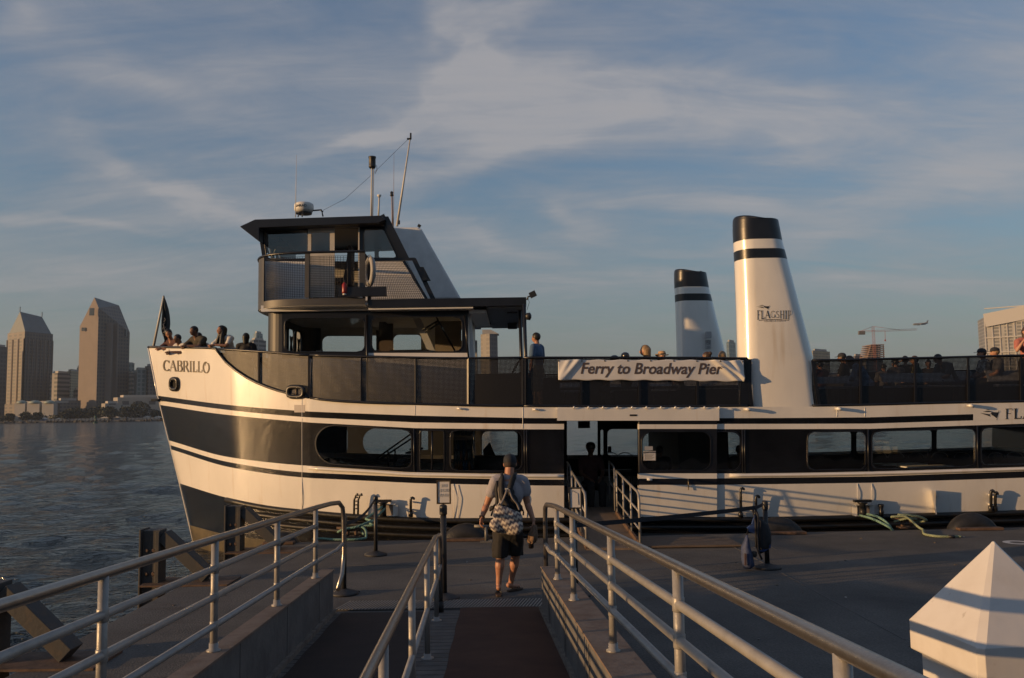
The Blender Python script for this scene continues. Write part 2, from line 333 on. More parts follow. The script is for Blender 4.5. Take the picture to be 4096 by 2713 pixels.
# ================================================================== WATER, FAR SHORE
def water():
    m = bpy.data.materials.new('bay_water'); m.use_nodes = True; nt = m.node_tree; p = nt.nodes['Principled BSDF']
    p.inputs['Base Color'].default_value = (.014, .022, .026, 1); p.inputs['Roughness'].default_value = .10; p.inputs['IOR'].default_value = 1.33
    t = nt.nodes.new('ShaderNodeTexCoord'); h = None
    for sc, st, dist in ((.55, (1, 1.7, 1), .16), (2.0, (1, 1.8, 1), .24), (5, (1, 1.7, 1), .12)):
        mp_ = nt.nodes.new('ShaderNodeMapping'); mp_.inputs['Scale'].default_value = st; mp_.inputs['Rotation'].default_value = (0, 0, R(12))
        n = nt.nodes.new('ShaderNodeTexNoise'); n.inputs['Scale'].default_value = sc; n.inputs['Detail'].default_value = 4; n.inputs['Distortion'].default_value = .6
        nt.links.new(t.outputs['Object'], mp_.inputs[0]); nt.links.new(mp_.outputs[0], n.inputs['Vector'])
        b = nt.nodes.new('ShaderNodeBump'); b.inputs['Distance'].default_value = dist; b.inputs['Strength'].default_value = 1
        nt.links.new(n.outputs['Fac'], b.inputs['Height'])
        if h: nt.links.new(h.outputs[0], b.inputs['Normal'])
        h = b
    nt.links.new(h.outputs[0], p.inputs['Normal'])
    mb = MB(); ys = [-90, -30, -10, 0, 3]; y = 3.0
    while y < 260: y *= 1.022 if y > 12 else 1.03; ys.append(y)
    ys += [400, 700, 960]
    NX = 250; vs = []
    for yy in ys:
        hw = min(1300, max(60, yy*1.4))
        for i in range(NX+1):
            x = -hw+2*hw*i/NX; z = 0
            if 3 < yy < 260:
                a = .17*min(1, (260-yy)/120)
                z = a*(noise.noise(Vector((x*.42, yy*.8, 1.7))) + .55*noise.noise(Vector((x*1.1+yy*.3, yy*2.0, 4.1))))
            vs.append((x, yy, z))
    fs = [(j*(NX+1)+i, j*(NX+1)+i+1, (j+1)*(NX+1)+i+1, (j+1)*(NX+1)+i) for j in range(len(ys)-1) for i in range(NX)]
    mb.add(vs, fs, 0, True); o = mb.build('water', m, recalc=False); o['kind'] = 'structure'
water()
land = MB().prism([(-1300, 958, -1), (1300, 958, -1), (1300, 2560, -1), (-1300, 2560, -1)], (0, 0, 2.6)).build('far_shore_land', mat('shore_earth', (.06, .055, .045), .9, vs=.02))
land['kind'] = 'structure'

# far city -----------------------------------------------------------
def facade(name, wall, glass, sx, sz, fx=.55, fz=.55, rough=.5):
    """wall with a regular grid of window openings, in metres along the wall and up"""
    if name in MATS: return MATS[name]
    m = bpy.data.materials.new(name); m.use_nodes = True; nt = m.node_tree; p = nt.nodes['Principled BSDF']; p.inputs['Roughness'].default_value = rough
    t = nt.nodes.new('ShaderNodeTexCoord'); s_ = nt.nodes.new('ShaderNodeSeparateXYZ'); nt.links.new(t.outputs['Object'], s_.inputs[0])
    def mm(op, a, b=None):
        n = nt.nodes.new('ShaderNodeMath'); n.operation = op
        for i, x in enumerate((a, b)):
            if x is None: continue
            if isinstance(x, (int, float)): n.inputs[i].default_value = x
            else: nt.links.new(x, n.inputs[i])
        return n.outputs[0]
    u = mm('ADD', s_.outputs[0], mm('MULTIPLY', s_.outputs[1], .83))
    a = mm('LESS_THAN', mm('FRACT', mm('DIVIDE', u, sx)), fx); b = mm('LESS_THAN', mm('FRACT', mm('DIVIDE', s_.outputs[2], sz)), fz)
    f = mm('MULTIPLY', a, b)
    n = nt.nodes.new('ShaderNodeTexNoise'); n.inputs['Scale'].default_value = .06; nt.links.new(t.outputs['Object'], n.inputs['Vector'])
    x = nt.nodes.new('ShaderNodeMix'); x.data_type = 'RGBA'; nt.links.new(f, x.inputs[0])
    x.inputs[6].default_value = (*wall, 1); x.inputs[7].default_value = (*glass, 1)
    hv = nt.nodes.new('ShaderNodeMix'); hv.data_type = 'RGBA'; hv.blend_type = 'MULTIPLY'; hv.inputs[0].default_value = .5
    nt.links.new(x.outputs[2], hv.inputs[6]); nt.links.new(n.outputs['Fac'], hv.inputs[7]); nt.links.new(hv.outputs[2], p.inputs['Base Color'])
    MATS[name] = m; return m
F_TAN = facade('tan_facade', (.16, .135, .115), (.07, .075, .08), 4.6, 4.2)
F_PIN = facade('pinkish_facade', (.19, .155, .13), (.07, .07, .08), 5.2, 3.9, .6, .5)
F_BAND = facade('banded_facade', (.24, .23, .22), (.05, .06, .07), 60, 5.0, .97, .5)
F_GLS = facade('glassy_facade', (.22, .26, .26), (.08, .13, .14), 7, 5, .6, .7, .3)
F_YEL = facade('yellow_facade', (.46, .37, .22), (.14, .13, .11), 4.2, 3.3, .5, .55)
F_DRK = facade('dark_facade', (.11, .10, .10), (.05, .05, .06), 5, 5.0, .7, .6)
F_WHT = facade('white_grid_facade', (.38, .38, .375), (.17, .18, .19), 3.2, 3.6, .62, .62)
TANW = mat('tan_stone', (.175, .145, .125), .8, var=.1, vs=.05); ROOFG = mat('green_grey_roof', (.11, .135, .145), .5, var=.1, vs=.2)
PALE = mat('pale_stone', (.36, .34, .31), .8, var=.1, vs=.1)

def fp(pts, ytop, zb=1.0):
    """footprint from (photo column, distance) pairs, top level from photo row at the first pair"""
    g = [WZ(px, 1690, 0) for px, d in pts]
    out_ = []
    for px, d in pts: q = W(px, 1640, d); out_.append(Vector((q.x, q.y, zb)))
    return out_, W(pts[0][0], ytop, pts[0][1]).z
def block(parent, name, pts, ytop, m, zb=1.0):
    poly, z = fp(pts, ytop, zb); o = MB().prism(poly, (0, 0, z-zb)).build(name, m, parent); return poly, z
def bld(label, pts, ytop, m, name='office_tower', cat='building', cap=None, roofh=2.5, group=None):
    poly, z = fp(pts, ytop); c = sum(poly, Vector())/len(poly)
    r = thing(name, label, cat, (c.x, c.y, 1.0), group)
    MB().prism(poly, (0, 0, z-1)).build('wall', m, r)
    ins = [Vector((c.x+(p.x-c.x)*.7, c.y+(p.y-c.y)*.7, z)) for p in poly]
    MB().prism(ins, (0, 0, roofh)).build('roof', cap or PALE, r); return r, poly, z
def box4(px0, pxc, px1, d=955, dl=25, dr=45):
    """corner nearest at pxc: left face px0..pxc, right face pxc..px1"""
    return [(pxc, d), (px1, d+dr), (pxc+(px1-pxc)*.72+(px0-pxc)*.8, d+dr+dl), (px0, d+dl)]

# left hotel with hipped grey roof
pts = box4(20, 89, 203, 1035, 22, 40); r, poly, z = bld('tan hotel tower with steep hipped grey roof at the far left shore', pts, 1326, F_TAN, 'hotel_tower', 'building')
for o in [x for x in r.children if x.name.startswith('roof')]: bpy.data.objects.remove(o)
c = sum(poly, Vector())/4; e0 = W(80, 1247, poly[0].y+14); e1 = W(168, 1268, poly[1].y-2)
base = [Vector((c.x+(p.x-c.x)*.94, c.y+(p.y-c.y)*.94, z)) for p in poly]
mb = MB(); mb.add(base+[e0, e1], [(0, 1, 5, 4), (1, 2, 5), (2, 3, 4, 5), (3, 0, 4), (0, 3, 2, 1)]); roof = mb.build('roof', ROOFG, r)
for e_ in (e0, e1): MB().tube([e_, e_+Vector((0, 0, 6))], .5, 5).build('finial', ROOFG, roof)
mb = MB()
for k in range(2):
    a, b = poly[k], poly[(k+1) % 4] if k == 0 else poly[3]
    a = poly[0]; b = poly[1] if k == 0 else poly[3]
    n_ = 7 if k == 0 else 3
    for i in range(n_+1):
        q = a.lerp(b, i/n_); mb.box((q.x, q.y-.3, (z+1)/2-4), (1.4, 1.4, z-10))
mb.build('pilaster', TANW, r)
bld('low tan podium wing at the foot of the hipped roof hotel', box4(18, 240, 316, 935, 12, 20), 1612, F_PIN, 'podium_building', 'building')
for i, (a, b, t_, lb) in enumerate(((58, 100, 1604, 'leftmost pale arched pavilion below the hipped roof hotel'), (108, 158, 1604, 'middle pale arched pavilion below the hipped roof hotel'), (168, 215, 1604, 'rightmost pale arched pavilion below the hipped roof hotel'))):
    p0 = W(a, t_+10, 925); p1 = W(b, t_+10, 925); rr = (p1.x-p0.x)/2; cx = (p0.x+p1.x)/2
    r = thing('pavilion', lb, 'pavilion', (cx, 925, 1.5), 'arched pavilions on the far shore')
    MB().box((cx, 929, 1.5+(p0.z-1.5)/2), (rr*2, 8, p0.z-1.5)).build('wall', PALE, r)
    MB().lathe([(rr, 0), (rr*.8, 1.8), (rr*.4, 3), (.1, 3.4)], (cx, 929, p0.z), 16).build('dome', mat('copper_green', (.25, .30, .26), .6), r)
# second hotel: slab with sloping top
pts = [(384, 965), (512, 1005), (420, 1030), (310, 990)]
poly, z = fp(pts, 1560); A, B, C_, D = [Vector(p) for p in poly]
r = thing('hotel_tower', 'tall tan hotel slab with pointed sloping glass crown left of the bow', 'building', ((A.x+C_.x)/2, (A.y+C_.y)/2, 1))
def hz(p, px, py): return W(px, py, p.y).z
zA1 = hz(A, 384, 1232); zD1 = hz(D, 326, 1306); zB1 = hz(B, 512, 1330); zC1 = zD1-6
pk = Vector((W(378, 1190, 970).x, 970, W(378, 1190, 970).z)); pk2 = Vector((W(476, 1222, 1012).x, 1012, W(476, 1222, 1012).z))
mb = MB(); b0 = [Vector((q.x, q.y, 1)) for q in (A, B, C_, D)]; t0 = [Vector((A.x, A.y, zA1)), Vector((B.x, B.y, zB1)), Vector((C_.x, C_.y, zC1)), Vector((D.x, D.y, zD1))]
mb.add(b0+t0+[pk, pk2], [(3, 0, 4, 8, 7), (1, 2, 6, 9, 5), (2, 3, 7, 8, 9, 6)], 0)
mb.add(b0+t0+[pk, pk2], [(0, 1, 5, 9, 4)], 1); mb.add(b0+t0+[pk, pk2], [(4, 9, 8)], 2)
mb.build('wall', [TANW, F_TAN, ROOFG], r, recalc=False)
mb = MB()
for t_ in (.34, .56):
    q = A.lerp(B, t_); mb.box((q.x, q.y-1.5, 58), (6 if t_ > .5 else 9, 4, 108))
mb.build('pilaster', TANW, r)
for a, b, cc, d_, dd in ((333, 340, 1312, 1326, 984), (342, 349, 1312, 1326, 983), (364, 383, 1234, 1264, 966)):
    p, q = W(a, d_, dd), W(b, cc, dd); MB().box(((p.x+q.x)/2, dd-3.5, (p.z+q.z)/2), (q.x-p.x, 1, q.z-p.z)).build('window', mat('far_glass', (.08, .10, .11), .3), r)
for k in range(4):
    q = W(462+k*14, 1333, 1000); MB().box((q.x, 990+k*3, q.z), (2.3, 2, 8)).build('window', mat('far_glass', (.08, .10, .11), .3), r)
# other far buildings
bld('dark blue glass tower cut by the left edge of the picture', box4(-40, -20, 22, 990, 20, 20), 1384, F_DRK)
bld('grey banded office block between the two hotels', box4(196, 226, 276, 1000, 12, 20), 1492, F_BAND)
bld('greenish office block with a pale lit top between the hotels', box4(262, 280, 312, 1060, 12, 20), 1484, F_YEL)
bld('slim dark tower with mast just left of the slab hotel', box4(303, 308, 322, 1100, 10, 10), 1470, F_DRK)
bld('low striped block in front of the slim dark tower', box4(292, 300, 322, 1020, 8, 8), 1560, F_BAND)
bld('long tan low wing right of the pavilions', box4(220, 232, 322, 945, 8, 20), 1602, F_PIN, 'podium_building')
bld('flat canopy topped tower just right of the slab hotel', box4(504, 508, 534, 1040, 8, 10), 1452, F_GLS, roofh=1)
bld('stepped grey balcony block left of the bow', box4(506, 524, 536, 1000, 20, 10), 1492, F_BAND)
bld('green glass office block with pale frame left of the bow', box4(534, 545, 588, 990, 12, 14), 1478, F_GLS)
bld('tan narrow tower partly hidden by the bow', box4(576, 590, 640, 1000, 8, 14), 1464, F_PIN)
bld('low white terrace building behind the shore trees by the bow', box4(452, 470, 660, 930, 10, 14), 1590, facade('terrace_facade', (.40, .37, .33), (.10, .10, .11), 16, 9, .5, .45), 'terrace_building')
bld('pale low annex in front of the slab hotel', box4(405, 420, 520, 925, 8, 8), 1614, facade('terrace_facade', (.3, .3, .3), (.1, .1, .1), 16, 9), 'terrace_building')
bld('grey stepped tower seen just left of the ferry cabin', box4(996, 1012, 1062, 1000, 14, 20), 1358, F_BAND)
bld('upper setback block rising behind the grey stepped tower', box4(1012, 1022, 1048, 1008, 10, 14), 1332, F_GLS)
r, poly, z = bld('curved dark tower with slanted top seen under the rear canopy', [(1926, 980), (1962, 972), (1994, 980), (1994, 1010), (1926, 1010)], 1338, F_DRK, roofh=1)
mb = MB(); q0 = W(1930, 1322, 985); q1 = W(1964, 1322, 985)
mb.prism([(q0.x, 976, z), (q1.x+9, 976, z), (q1.x, 976, q1.z), (q0.x, 976, q0.z)], (0, 24, 0)); mb.build('crown', PALE, r)
bld('grey tower top seen between the two funnels', box4(2915, 2925, 2952, 1000, 14, 20), 1366, F_GLS)
bld('yellow lit apartment tower right of the near funnel', box4(3254, 3262, 3330, 1000, 16, 26), 1402, F_YEL)
r, poly, z = bld('unfinished tower with open floors below the crane', box4(3452, 3476, 3543, 990, 14, 22), 1432, F_BAND, 'unfinished_tower')
mb = MB(); ORG = mat('raw_concrete_floor', (.22, .15, .115), .8)
q = W(3500, 1376, 985); zt = q.z
for k in range(7):
    zz = z+(zt-z)*(k+.6)/7; a = W(3474+k*2.5, 1400, 985); b = W(3541, 1400, 985); mb.box(((a.x+b.x)/2, 1000, zz), (b.x-a.x, 26, 1.0))
    for j in range(5): mb.box((a.x+(b.x-a.x)*j/4, 990, zz-1.5), (.9, .9, 3.2))
mb.build('floor_slab', ORG, r)
bld('low tan block left of the unfinished tower', box4(3422, 3430, 3460, 1010, 8, 8), 1424, F_PIN)
# crane
CRN = mat('crane_red', (.30, .10, .06), .6)
b0 = W(3497, 1376, 985); t0_ = W(3492, 1308, 985); r = thing('tower_crane', 'red tower crane with long jib above the unfinished tower', 'crane', (b0.x, 985, b0.z-40))
def lattice(a, b, w_, n_):
    mb = MB(); a = Vector(a); b = Vector(b); d = (b-a); s1 = Vector((0, 1, 0))*w_; s2 = d.cross(Vector((0, 1, 0))).normalized()*w_
    cs = [a+s1+s2, a+s1-s2, a-s1-s2, a-s1+s2]
    for c_ in cs: mb.tube([c_, c_+d], w_*.10, 4)
    for i in range(n_):
        for j in range(4): mb.tube([cs[j]+d*(i/n_), cs[(j+1) % 4]+d*((i+1)/n_)], w_*.07, 3)
    return mb
lattice((b0.x, 985, b0.z-40), t0_, 1.1, 18).build('mast', CRN, r)
j0 = W(3436, 1327, 985); j1 = W(3668, 1318, 985); lattice(j0, j1, .8, 40).build('jib', CRN, r)
MB().box((j0.x+3, 985, j0.z-1.5), (7, 3, 4)).build('counterweight', mat('cw_grey', (.12, .11, .10), .7), r)
mb = MB(); tp = W(3492, 1306, 985)
mb.tube([tp, W(3600, 1320, 985)], .18, 4); mb.tube([tp, W(3440, 1326, 985)], .18, 4); q = W(3540, 1324, 985); mb.tube([q, W(3541, 1362, 985)], .25, 4); mb.box(W(3541, 1362, 985), (1.5, 1, 2)); mb.build('cable', CRN, r)
# large white hotel on the right
pts = [(3960, 905), (4140, 880), (4140, 925), (3932, 940)]
poly, z = fp(pts, 1268); A = poly[0]; B = poly[1]; zB = W(4096, 1240, 890).z
r = thing('hotel_tower', 'big white hotel with gridded window front at the right edge', 'building', ((A.x+B.x)/2, 905, 1))
DD = poly[3]; Cc = poly[2]; zD = W(3936, 1284, 940).z
mb = MB(); b0 = [Vector((q.x, q.y, 1)) for q in poly]; tt = [Vector((A.x, A.y, z)), Vector((B.x, B.y, z+10)), Vector((Cc.x, Cc.y, z+10)), Vector((DD.x, DD.y, zD))]
mb.add(b0+tt, [(0, 1, 5, 4), (1, 2, 6, 5), (2, 3, 7, 6), (3, 0, 4, 7), (4, 5, 6, 7)]); mb.build('wall', F_WHT, r)
mb = MB(); dv = (B-A); nrm = Vector((-dv.y, dv.x, 0)).normalized()*-1
for i in range(7): q = A.lerp(B, i/6); mb.box((q.x, q.y-.4, z/2+1), (1.0, 1.4, z))
for k in range(7):
    zz = 12+k*15.5; mb.beam((A.x, A.y-1.1, zz), (B.x, B.y-1.1, zz), 1.6, 1.0)
HW = mat('hotel_white', (.42, .41, .395), .7, var=.04); mb.build('frame', HW, r)
mb = MB(); mb.beam((A.x-.5, A.y-1.6, z-4), (B.x, B.y-1.6, z+2), 4, 14); par = mb.build('parapet', HW, r)
a = W(3992, 1273, A.y-6); text_obj('Hilton', 9.5, mat('sign_brown', (.10, .07, .06), .6), frame_mat((a.x+3, A.y-7.0, a.z-1.0), dv, (0, 0, 1)), 'sign_lettering', par, bold=.04, extrude=.3, sx=.95)
q = W(4029, 1264, A.y-6); mb = MB()
ringp = [Vector((q.x+3.6*math.cos(t_*math.pi/12), A.y-8.6, q.z+3.6*math.sin(t_*math.pi/12))) for t_ in range(25)]
mb.tube(ringp, .45, 5); mb.tube([Vector((q.x-1.6, A.y-8.6, q.z-1.8)), Vector((q.x-.8, A.y-8.6, q.z+2)), Vector((q.x+.8, A.y-8.6, q.z)), Vector((q.x+1.4, A.y-8.6, q.z+2.1)), Vector((q.x+1.8, A.y-8.6, q.z-1.8))], .5, 5)
mb.build('sign_emblem', mat('sign_brown', (.10, .07, .06), .6), par)

# shore vegetation and waterfront
LEAF = mat('dark_foliage', (.022, .030, .016), .8, var=.6, vs=.3); BARK = mat('bark', (.05, .038, .028), .9)
def crown(mb, c, rx, rz, n, sz, rng):
    for _ in range(n):
        while True:
            p = Vector((rng.uniform(-1, 1), rng.uniform(-1, 1), rng.uniform(-1, 1)))
            if p.length < 1: break
        k = .62+.38*noise.noise(p*2.3+Vector(c)*.37)+.2; p = p.normalized()*(p.length**.5)*k
        q = Vector((c[0]+p.x*rx, c[1]+p.y*rx, c[2]+p.z*rz)); a = Vector((rng.gauss(0, 1), rng.gauss(0, 1), rng.gauss(0, 1))).normalized(); b = a.orthogonal().normalized()*sz*rng.uniform(.5, 1.1); a = a.cross(b).normalized()*sz*rng.uniform(.5, 1.1)
        mb.face([q-a, q+b, q+a, q-b])
rng = random.Random(3)
TG = [(40, 1652, 'round dark tree in front of the hipped roof hotel'), (105, 1648, 'dark tree below the middle pale pavilion'), (150, 1650, 'dark tree between the middle and rightmost pavilions'), (262, 1640, 'low dark tree in front of the long tan wing'),
      (300, 1626, 'tall round dark tree left of the slab hotel'), (352, 1636, 'small grey green tree at the foot of the slab hotel'), (392, 1622, 'broad dark tree at the foot of the slab hotel'), (438, 1624, 'dark tree right of the broad one below the slab hotel'),
      (505, 1622, 'slender tree in front of the pale annex'), (560, 1606, 'tall loose crowned tree in front of the terrace building'), (625, 1640, 'dark tree beside the bow stem')]
for px, py, lb in TG:
    q = W(px, py, 905+rng.uniform(-5, 8)); h = q.z-1.6; r = thing('shore_tree', lb, 'tree', (q.x, q.y, 1.6), 'trees along the far shore')
    MB().tube([(q.x, q.y, 1.6), (q.x+.3, q.y, 1.6+h*.55), (q.x, q.y, 1.6+h*.8)], [.6, .4, .15], 6).build('trunk', BARK, r)
    mb = MB(); crown(mb, (q.x, q.y, 1.6+h*.58), h*.62, h*.45, 420, 1.3, rng); mb.build('crown', LEAF, r)
mb = MB()
for k in range(-12, 190):
    x = -640+k*7+rng.uniform(-3, 3); crown(mb, (x, 925+rng.uniform(-6, 6), 5.2), 7, rng.uniform(3, 6.5), 46, 1.5, rng)
o = mb.build('shore_greenery', LEAF); o['kind'] = 'stuff'; tag(o, 'continuous dark belt of trees along the far waterfront', 'trees')
mb = MB()
for k in range(900):
    x = rng.uniform(-620, 640); mb.box((x, 897+rng.uniform(-6, 3), 1.0+rng.uniform(-.4, .5)), (rng.uniform(1, 3), rng.uniform(1, 3), rng.uniform(.8, 1.8)), 0, Matrix.Rotation(rng.uniform(0, 3), 3, 'Z'))
o = mb.build('shore_rocks', mat('riprap', (.05, .05, .048), .9, var=.5, vs=.4)); o['kind'] = 'stuff'; tag(o, 'grey boulders lining the far water edge', 'rocks')
land2 = MB().prism([(-1200, 896, -1), (1200, 896, -1), (1200, 960, -1), (-1200, 960, -1)], (0, 0, 2.5)).build('promenade', mat('promenade_paving', (.16, .15, .14), .9)); land2['kind'] = 'structure'
mb = MB(); BLUEF = mat('blue_fence', (.05, .085, .14), .7, var=.3, vs=.5)
x0, x1 = W(110, 1680, 903).x, W(640, 1680, 903).x
r = thing('blue_fence', 'long blue screened fence along the far waterfront', 'fence', ((x0+x1)/2, 903, 1.5))
MB().box(((x0+x1)/2, 903, 2.8), (x1-x0, .1, 2.4)).build('screen', BLUEF, r)
k = 0; x = x0
while x <= x1: mb.box((x, 902.8, 2.9), (.25, .25, 2.9)); x += 4
mb.build('post', DARKST, r)
for i, (px, wd) in enumerate(((178, 7), (252, 14), (372, 10), (424, 14), (470, 8), (500, 8), (590, 9), (632, 8))):
    q = W(px, 1665, 910); lb = ['small white tent left of the pavilions wing', 'long white marquee in front of the long tan wing', 'white tent below the slab hotel', 'widest peaked white tent behind the buoy', 'white tent right of the widest peaked one', 'small white tent before the slender tree', 'white tent left of the bow', 'white tent closest to the bow stem'][i]
    r = thing('tent', lb, 'tent', (q.x, 910, 1.5), 'white tents on the far waterfront')
    mb = MB(); h = 3.6; a = [(q.x-wd/2, 906, h), (q.x+wd/2, 906, h), (q.x+wd/2, 914, h), (q.x-wd/2, 914, h)]
    mb.add(a+[(q.x, 910, h+2.4)], [(0, 1, 4), (1, 2, 4), (2, 3, 4), (3, 0, 4), (0, 3, 2, 1)]); mb.build('canopy', mat('tent_white', (.62, .60, .56), .8), r)
    mb = MB(); [mb.box((p[0], p[1], 2.5), (.2, .2, 2.3)) for p in a]; mb.build('pole', DARKST, r)
# green buoy
q = WZ(382, 1697, 0); q = Vector((q.x, q.y, 0)); q = W(382, 1695, 640); q.z = 0
r = thing('buoy', 'green channel buoy floating before the far shore', 'buoy', q); BG_ = mat('buoy_green', (.02, .07, .045), .5)
MB().lathe([(1.6, -.3), (1.7, .3), (1.5, .8)], q, 14).build('float', BG_, r)
MB().tube([q+Vector((0, 0, .8)), q+Vector((0, 0, 4.6))], .5, 8).build('tower', BG_, r); MB().lathe([(.9, 3.6), (.9, 5.4), (.1, 5.8)], q, 10).build('topmark', BG_, r)
# airplane
q = W(3681, 1297, 1500); r = thing('airplane', 'small airliner flying low right of the crane jib', 'airplane', q); PLN = mat('plane_grey', (.16, .17, .19), .4)
MB().tube([q+Vector((-13, 0, -.8)), q+Vector((-11, 0, -.2)), q+Vector((8, 0, .6)), q+Vector((14, 0, 1.6))], [.3, 1.9, 1.9, .3], 10).build('fuselage', PLN, r)
for s_ in (-1, 1): MB().prism([q+Vector((-3, 0, 0)), q+Vector((3, 0, .2)), q+Vector((7, s_*14, 1.6)), q+Vector((5, s_*14, 1.6))], (0, 0, .4)).build('wing', PLN, r)
MB().prism([q+Vector((9, 0, 1.2)), q+Vector((13, 0, 1.8)), q+Vector((15, 0, 6.5)), q+Vector((13, 0, 6.5))], (0, .3, 0)).build('tail_fin', PLN, r)
for s_ in (-1, 1): MB().tube([q+Vector((-3, s_*5, -.9)), q+Vector((1, s_*5, -.8))], .9, 8).build('engine', PLN, r)

# air: pale haze over the bay
def haze():
    m = bpy.data.materials.new('haze_air'); m.use_nodes = True; nt = m.node_tree; nt.nodes.clear(); o = nt.nodes.new('ShaderNodeOutputMaterial')
    v = nt.nodes.new('ShaderNodeVolumePrincipled'); v.inputs['Density'].default_value = HAZE_D; v.inputs['Color'].default_value = (.72, .82, .96, 1); v.inputs['Anisotropy'].default_value = .2
    nt.links.new(v.outputs[0], o.inputs['Volume'])
    ob = MB().box((0, 1250, 119), (2700, 2720, 242)).build('haze', m); ob['kind'] = 'stuff'; ob['label'] = 'thin evening haze over the bay and far shore'; ob['category'] = 'haze'; ob.display_type = 'WIRE'
HAZE_D = .00008
haze()

# ================================================================== FERRY
YAW = 0.05; YC0 = 22.0
def YCen(X): return YC0 + YAW*X
plan = hermite([(0, 0), (.7, .53), (1.4, 1.06), (2.1, 1.60), (2.62, 2.00), (2.66, 2.028), (3.2, 2.32), (3.9, 2.66), (5.0, 3.12), (5.9, 3.40), (6.8, 3.62), (7.8, 3.80), (8.7, 3.92), (9.7, 3.99), (10.9, 4.0), (40, 4.0)])
STEM = [(592, 1391), (630, 1583), (637, 1603), (640, 1620), (675, 1762), (681, 1781), (684, 1798), (718, 1934), (757, 2101), (778, 2192)]
sp_ = [W(px, py, YC0+YAW*(px-2048)/FPX*22) for px, py in STEM]
stemX = hermite(sorted([(p.z, p.x) for p in sp_]))
XEND = 17.0
def half(X, z):
    u0_ = X-stemX(4.6); s_ = max(.22, min(1, 1-u0_/2.7*.78)); u = u0_-(stemX(max(min(z, 4.7), -.3))-stemX(4.6))*s_; k = 1.0
    if z < 1.3: k = 1-.05*(1.3-z)
    return plan(u)*k if u > 0 else 0.0
def YH(X, z, d=0): return YCen(X)-half(X, z)+d
def WH(px, py, d=0.0):
    """photo point -> near side of the hull (d metres inboard)"""
    r_ = ray(px, py); lo, hi = 12.0, 25.0
    for k in range(60):
        t = (lo+hi)/2; P = CP+r_*(t/r_.y)
        if P.y < YH(P.x, P.z, d): lo = t
        else: hi = t
    return CP+r_*(hi/r_.y)
def mirror(p):   # across the ferry's centre plane
    return Vector((p[0], 2*YCen(p[0])-p[1], p[2]))
SHEER = hermite([(500, 1388), (592, 1390), (856, 1395), (905, 1454), (973, 1507), (1041, 1542), (1125, 1571), (1230, 1594), (1300, 1605), (1446, 1614), (1659, 1621), (1862, 1626), (2115, 1629), (2700, 1630), (3002, 1628), (3270, 1627), (3864, 1614), (4097, 1610), (4800, 1592)])
RAILT = hermite([(500, 1389), (592, 1390), (857, 1396), (1088, 1410), (1203, 1419), (1446, 1426), (1862, 1433), (2115, 1431), (2557, 1431), (2985, 1434), (3249, 1441), (3656, 1433), (4097, 1422), (4800, 1406)])
S1T = hermite([(630, 1583), (885, 1617), (1041, 1632), (1300, 1650), (1664, 1663), (2222, 1673), (2881, 1673), (3459, 1670), (3890, 1657), (4800, 1632)])
S1B = hermite([(637, 1603), (885, 1637), (1041, 1654), (1300, 1674), (1664, 1690), (2222, 1696), (2881, 1696), (3459, 1695), (3890, 1682), (4800, 1657)])
BT = hermite([(640, 1620), (885, 1657), (1300, 1695), (1432, 1703), (1664, 1713), (2222, 1718), (3000, 1717), (3459, 1716), (3890, 1702), (4096, 1695), (4800, 1672)])
BB = hermite([(675, 1762), (916, 1829), (1208, 1862), (1500, 1879), (1664, 1890), (2250, 1896), (2556, 1895), (3000, 1894), (3459, 1887), (4096, 1868), (4800, 1846)])
S2T = hermite([(681, 1781), (916, 1849), (1208, 1889), (1500, 1902), (1664, 1910), (2250, 1919), (2866, 1914), (3000, 1912), (3459, 1907), (4096, 1885), (4800, 1862)])
S2B = hermite([(684, 1798), (923, 1870), (1208, 1910), (1500, 1926), (1664, 1933), (2250, 1943), (2556, 1943), (3000, 1938), (3459, 1932), (4096, 1911), (4800, 1888)])
WB = hermite([(718, 1934), (907, 1991), (1074, 2025), (1217, 2041), (1479, 2063), (1804, 2075), (2230, 2073), (2560, 2070), (3000, 2070), (3560, 2058), (4096, 2042), (4800, 2020)])
BO = hermite([(757, 2101), (950, 2147), (1300, 2176), (1800, 2196), (3000, 2196), (4096, 2166), (4800, 2142)])
LINES = [SHEER, S1T, S1B, BT, BB, S2T, S2B, WB, BO]
DOOR = (2256, 2553)
WINS = [  # x0, x1, radius left, radius right, top frac, bottom frac of the black band
 (1262, 1646, 84, 30, .03, .93), (1680, 1776, 8, 8, .05, .95), (1803, 2088, 26, 34, .03, .94),
 (2568, 2843, 40, 36, .06, .93), (2859, 2962, 6, 34, .06, .93), (3231, 3464, 26, 28, .06, .94), (3488, 3903, 26, 28, .06, .94), (3925, 4260, 26, 26, .06, .94), (4300, 4640, 26, 26, .06, .94)]
MODS = []
MB_ = [(1250, 1658), (1658, 1789), (1789, 2100), (2553, 2850), (2850, 2974), (3219, 3476), (3476, 3914), (3914, 4280), (4280, 4652)]
for i, wn in enumerate(WINS): MODS.append((MB_[i][0], MB_[i][1], wn))
FERRY = thing('ferry', 'white and black two deck passenger ferry moored along the pontoon', 'ferry', (1.0, 22.0, 0.0))

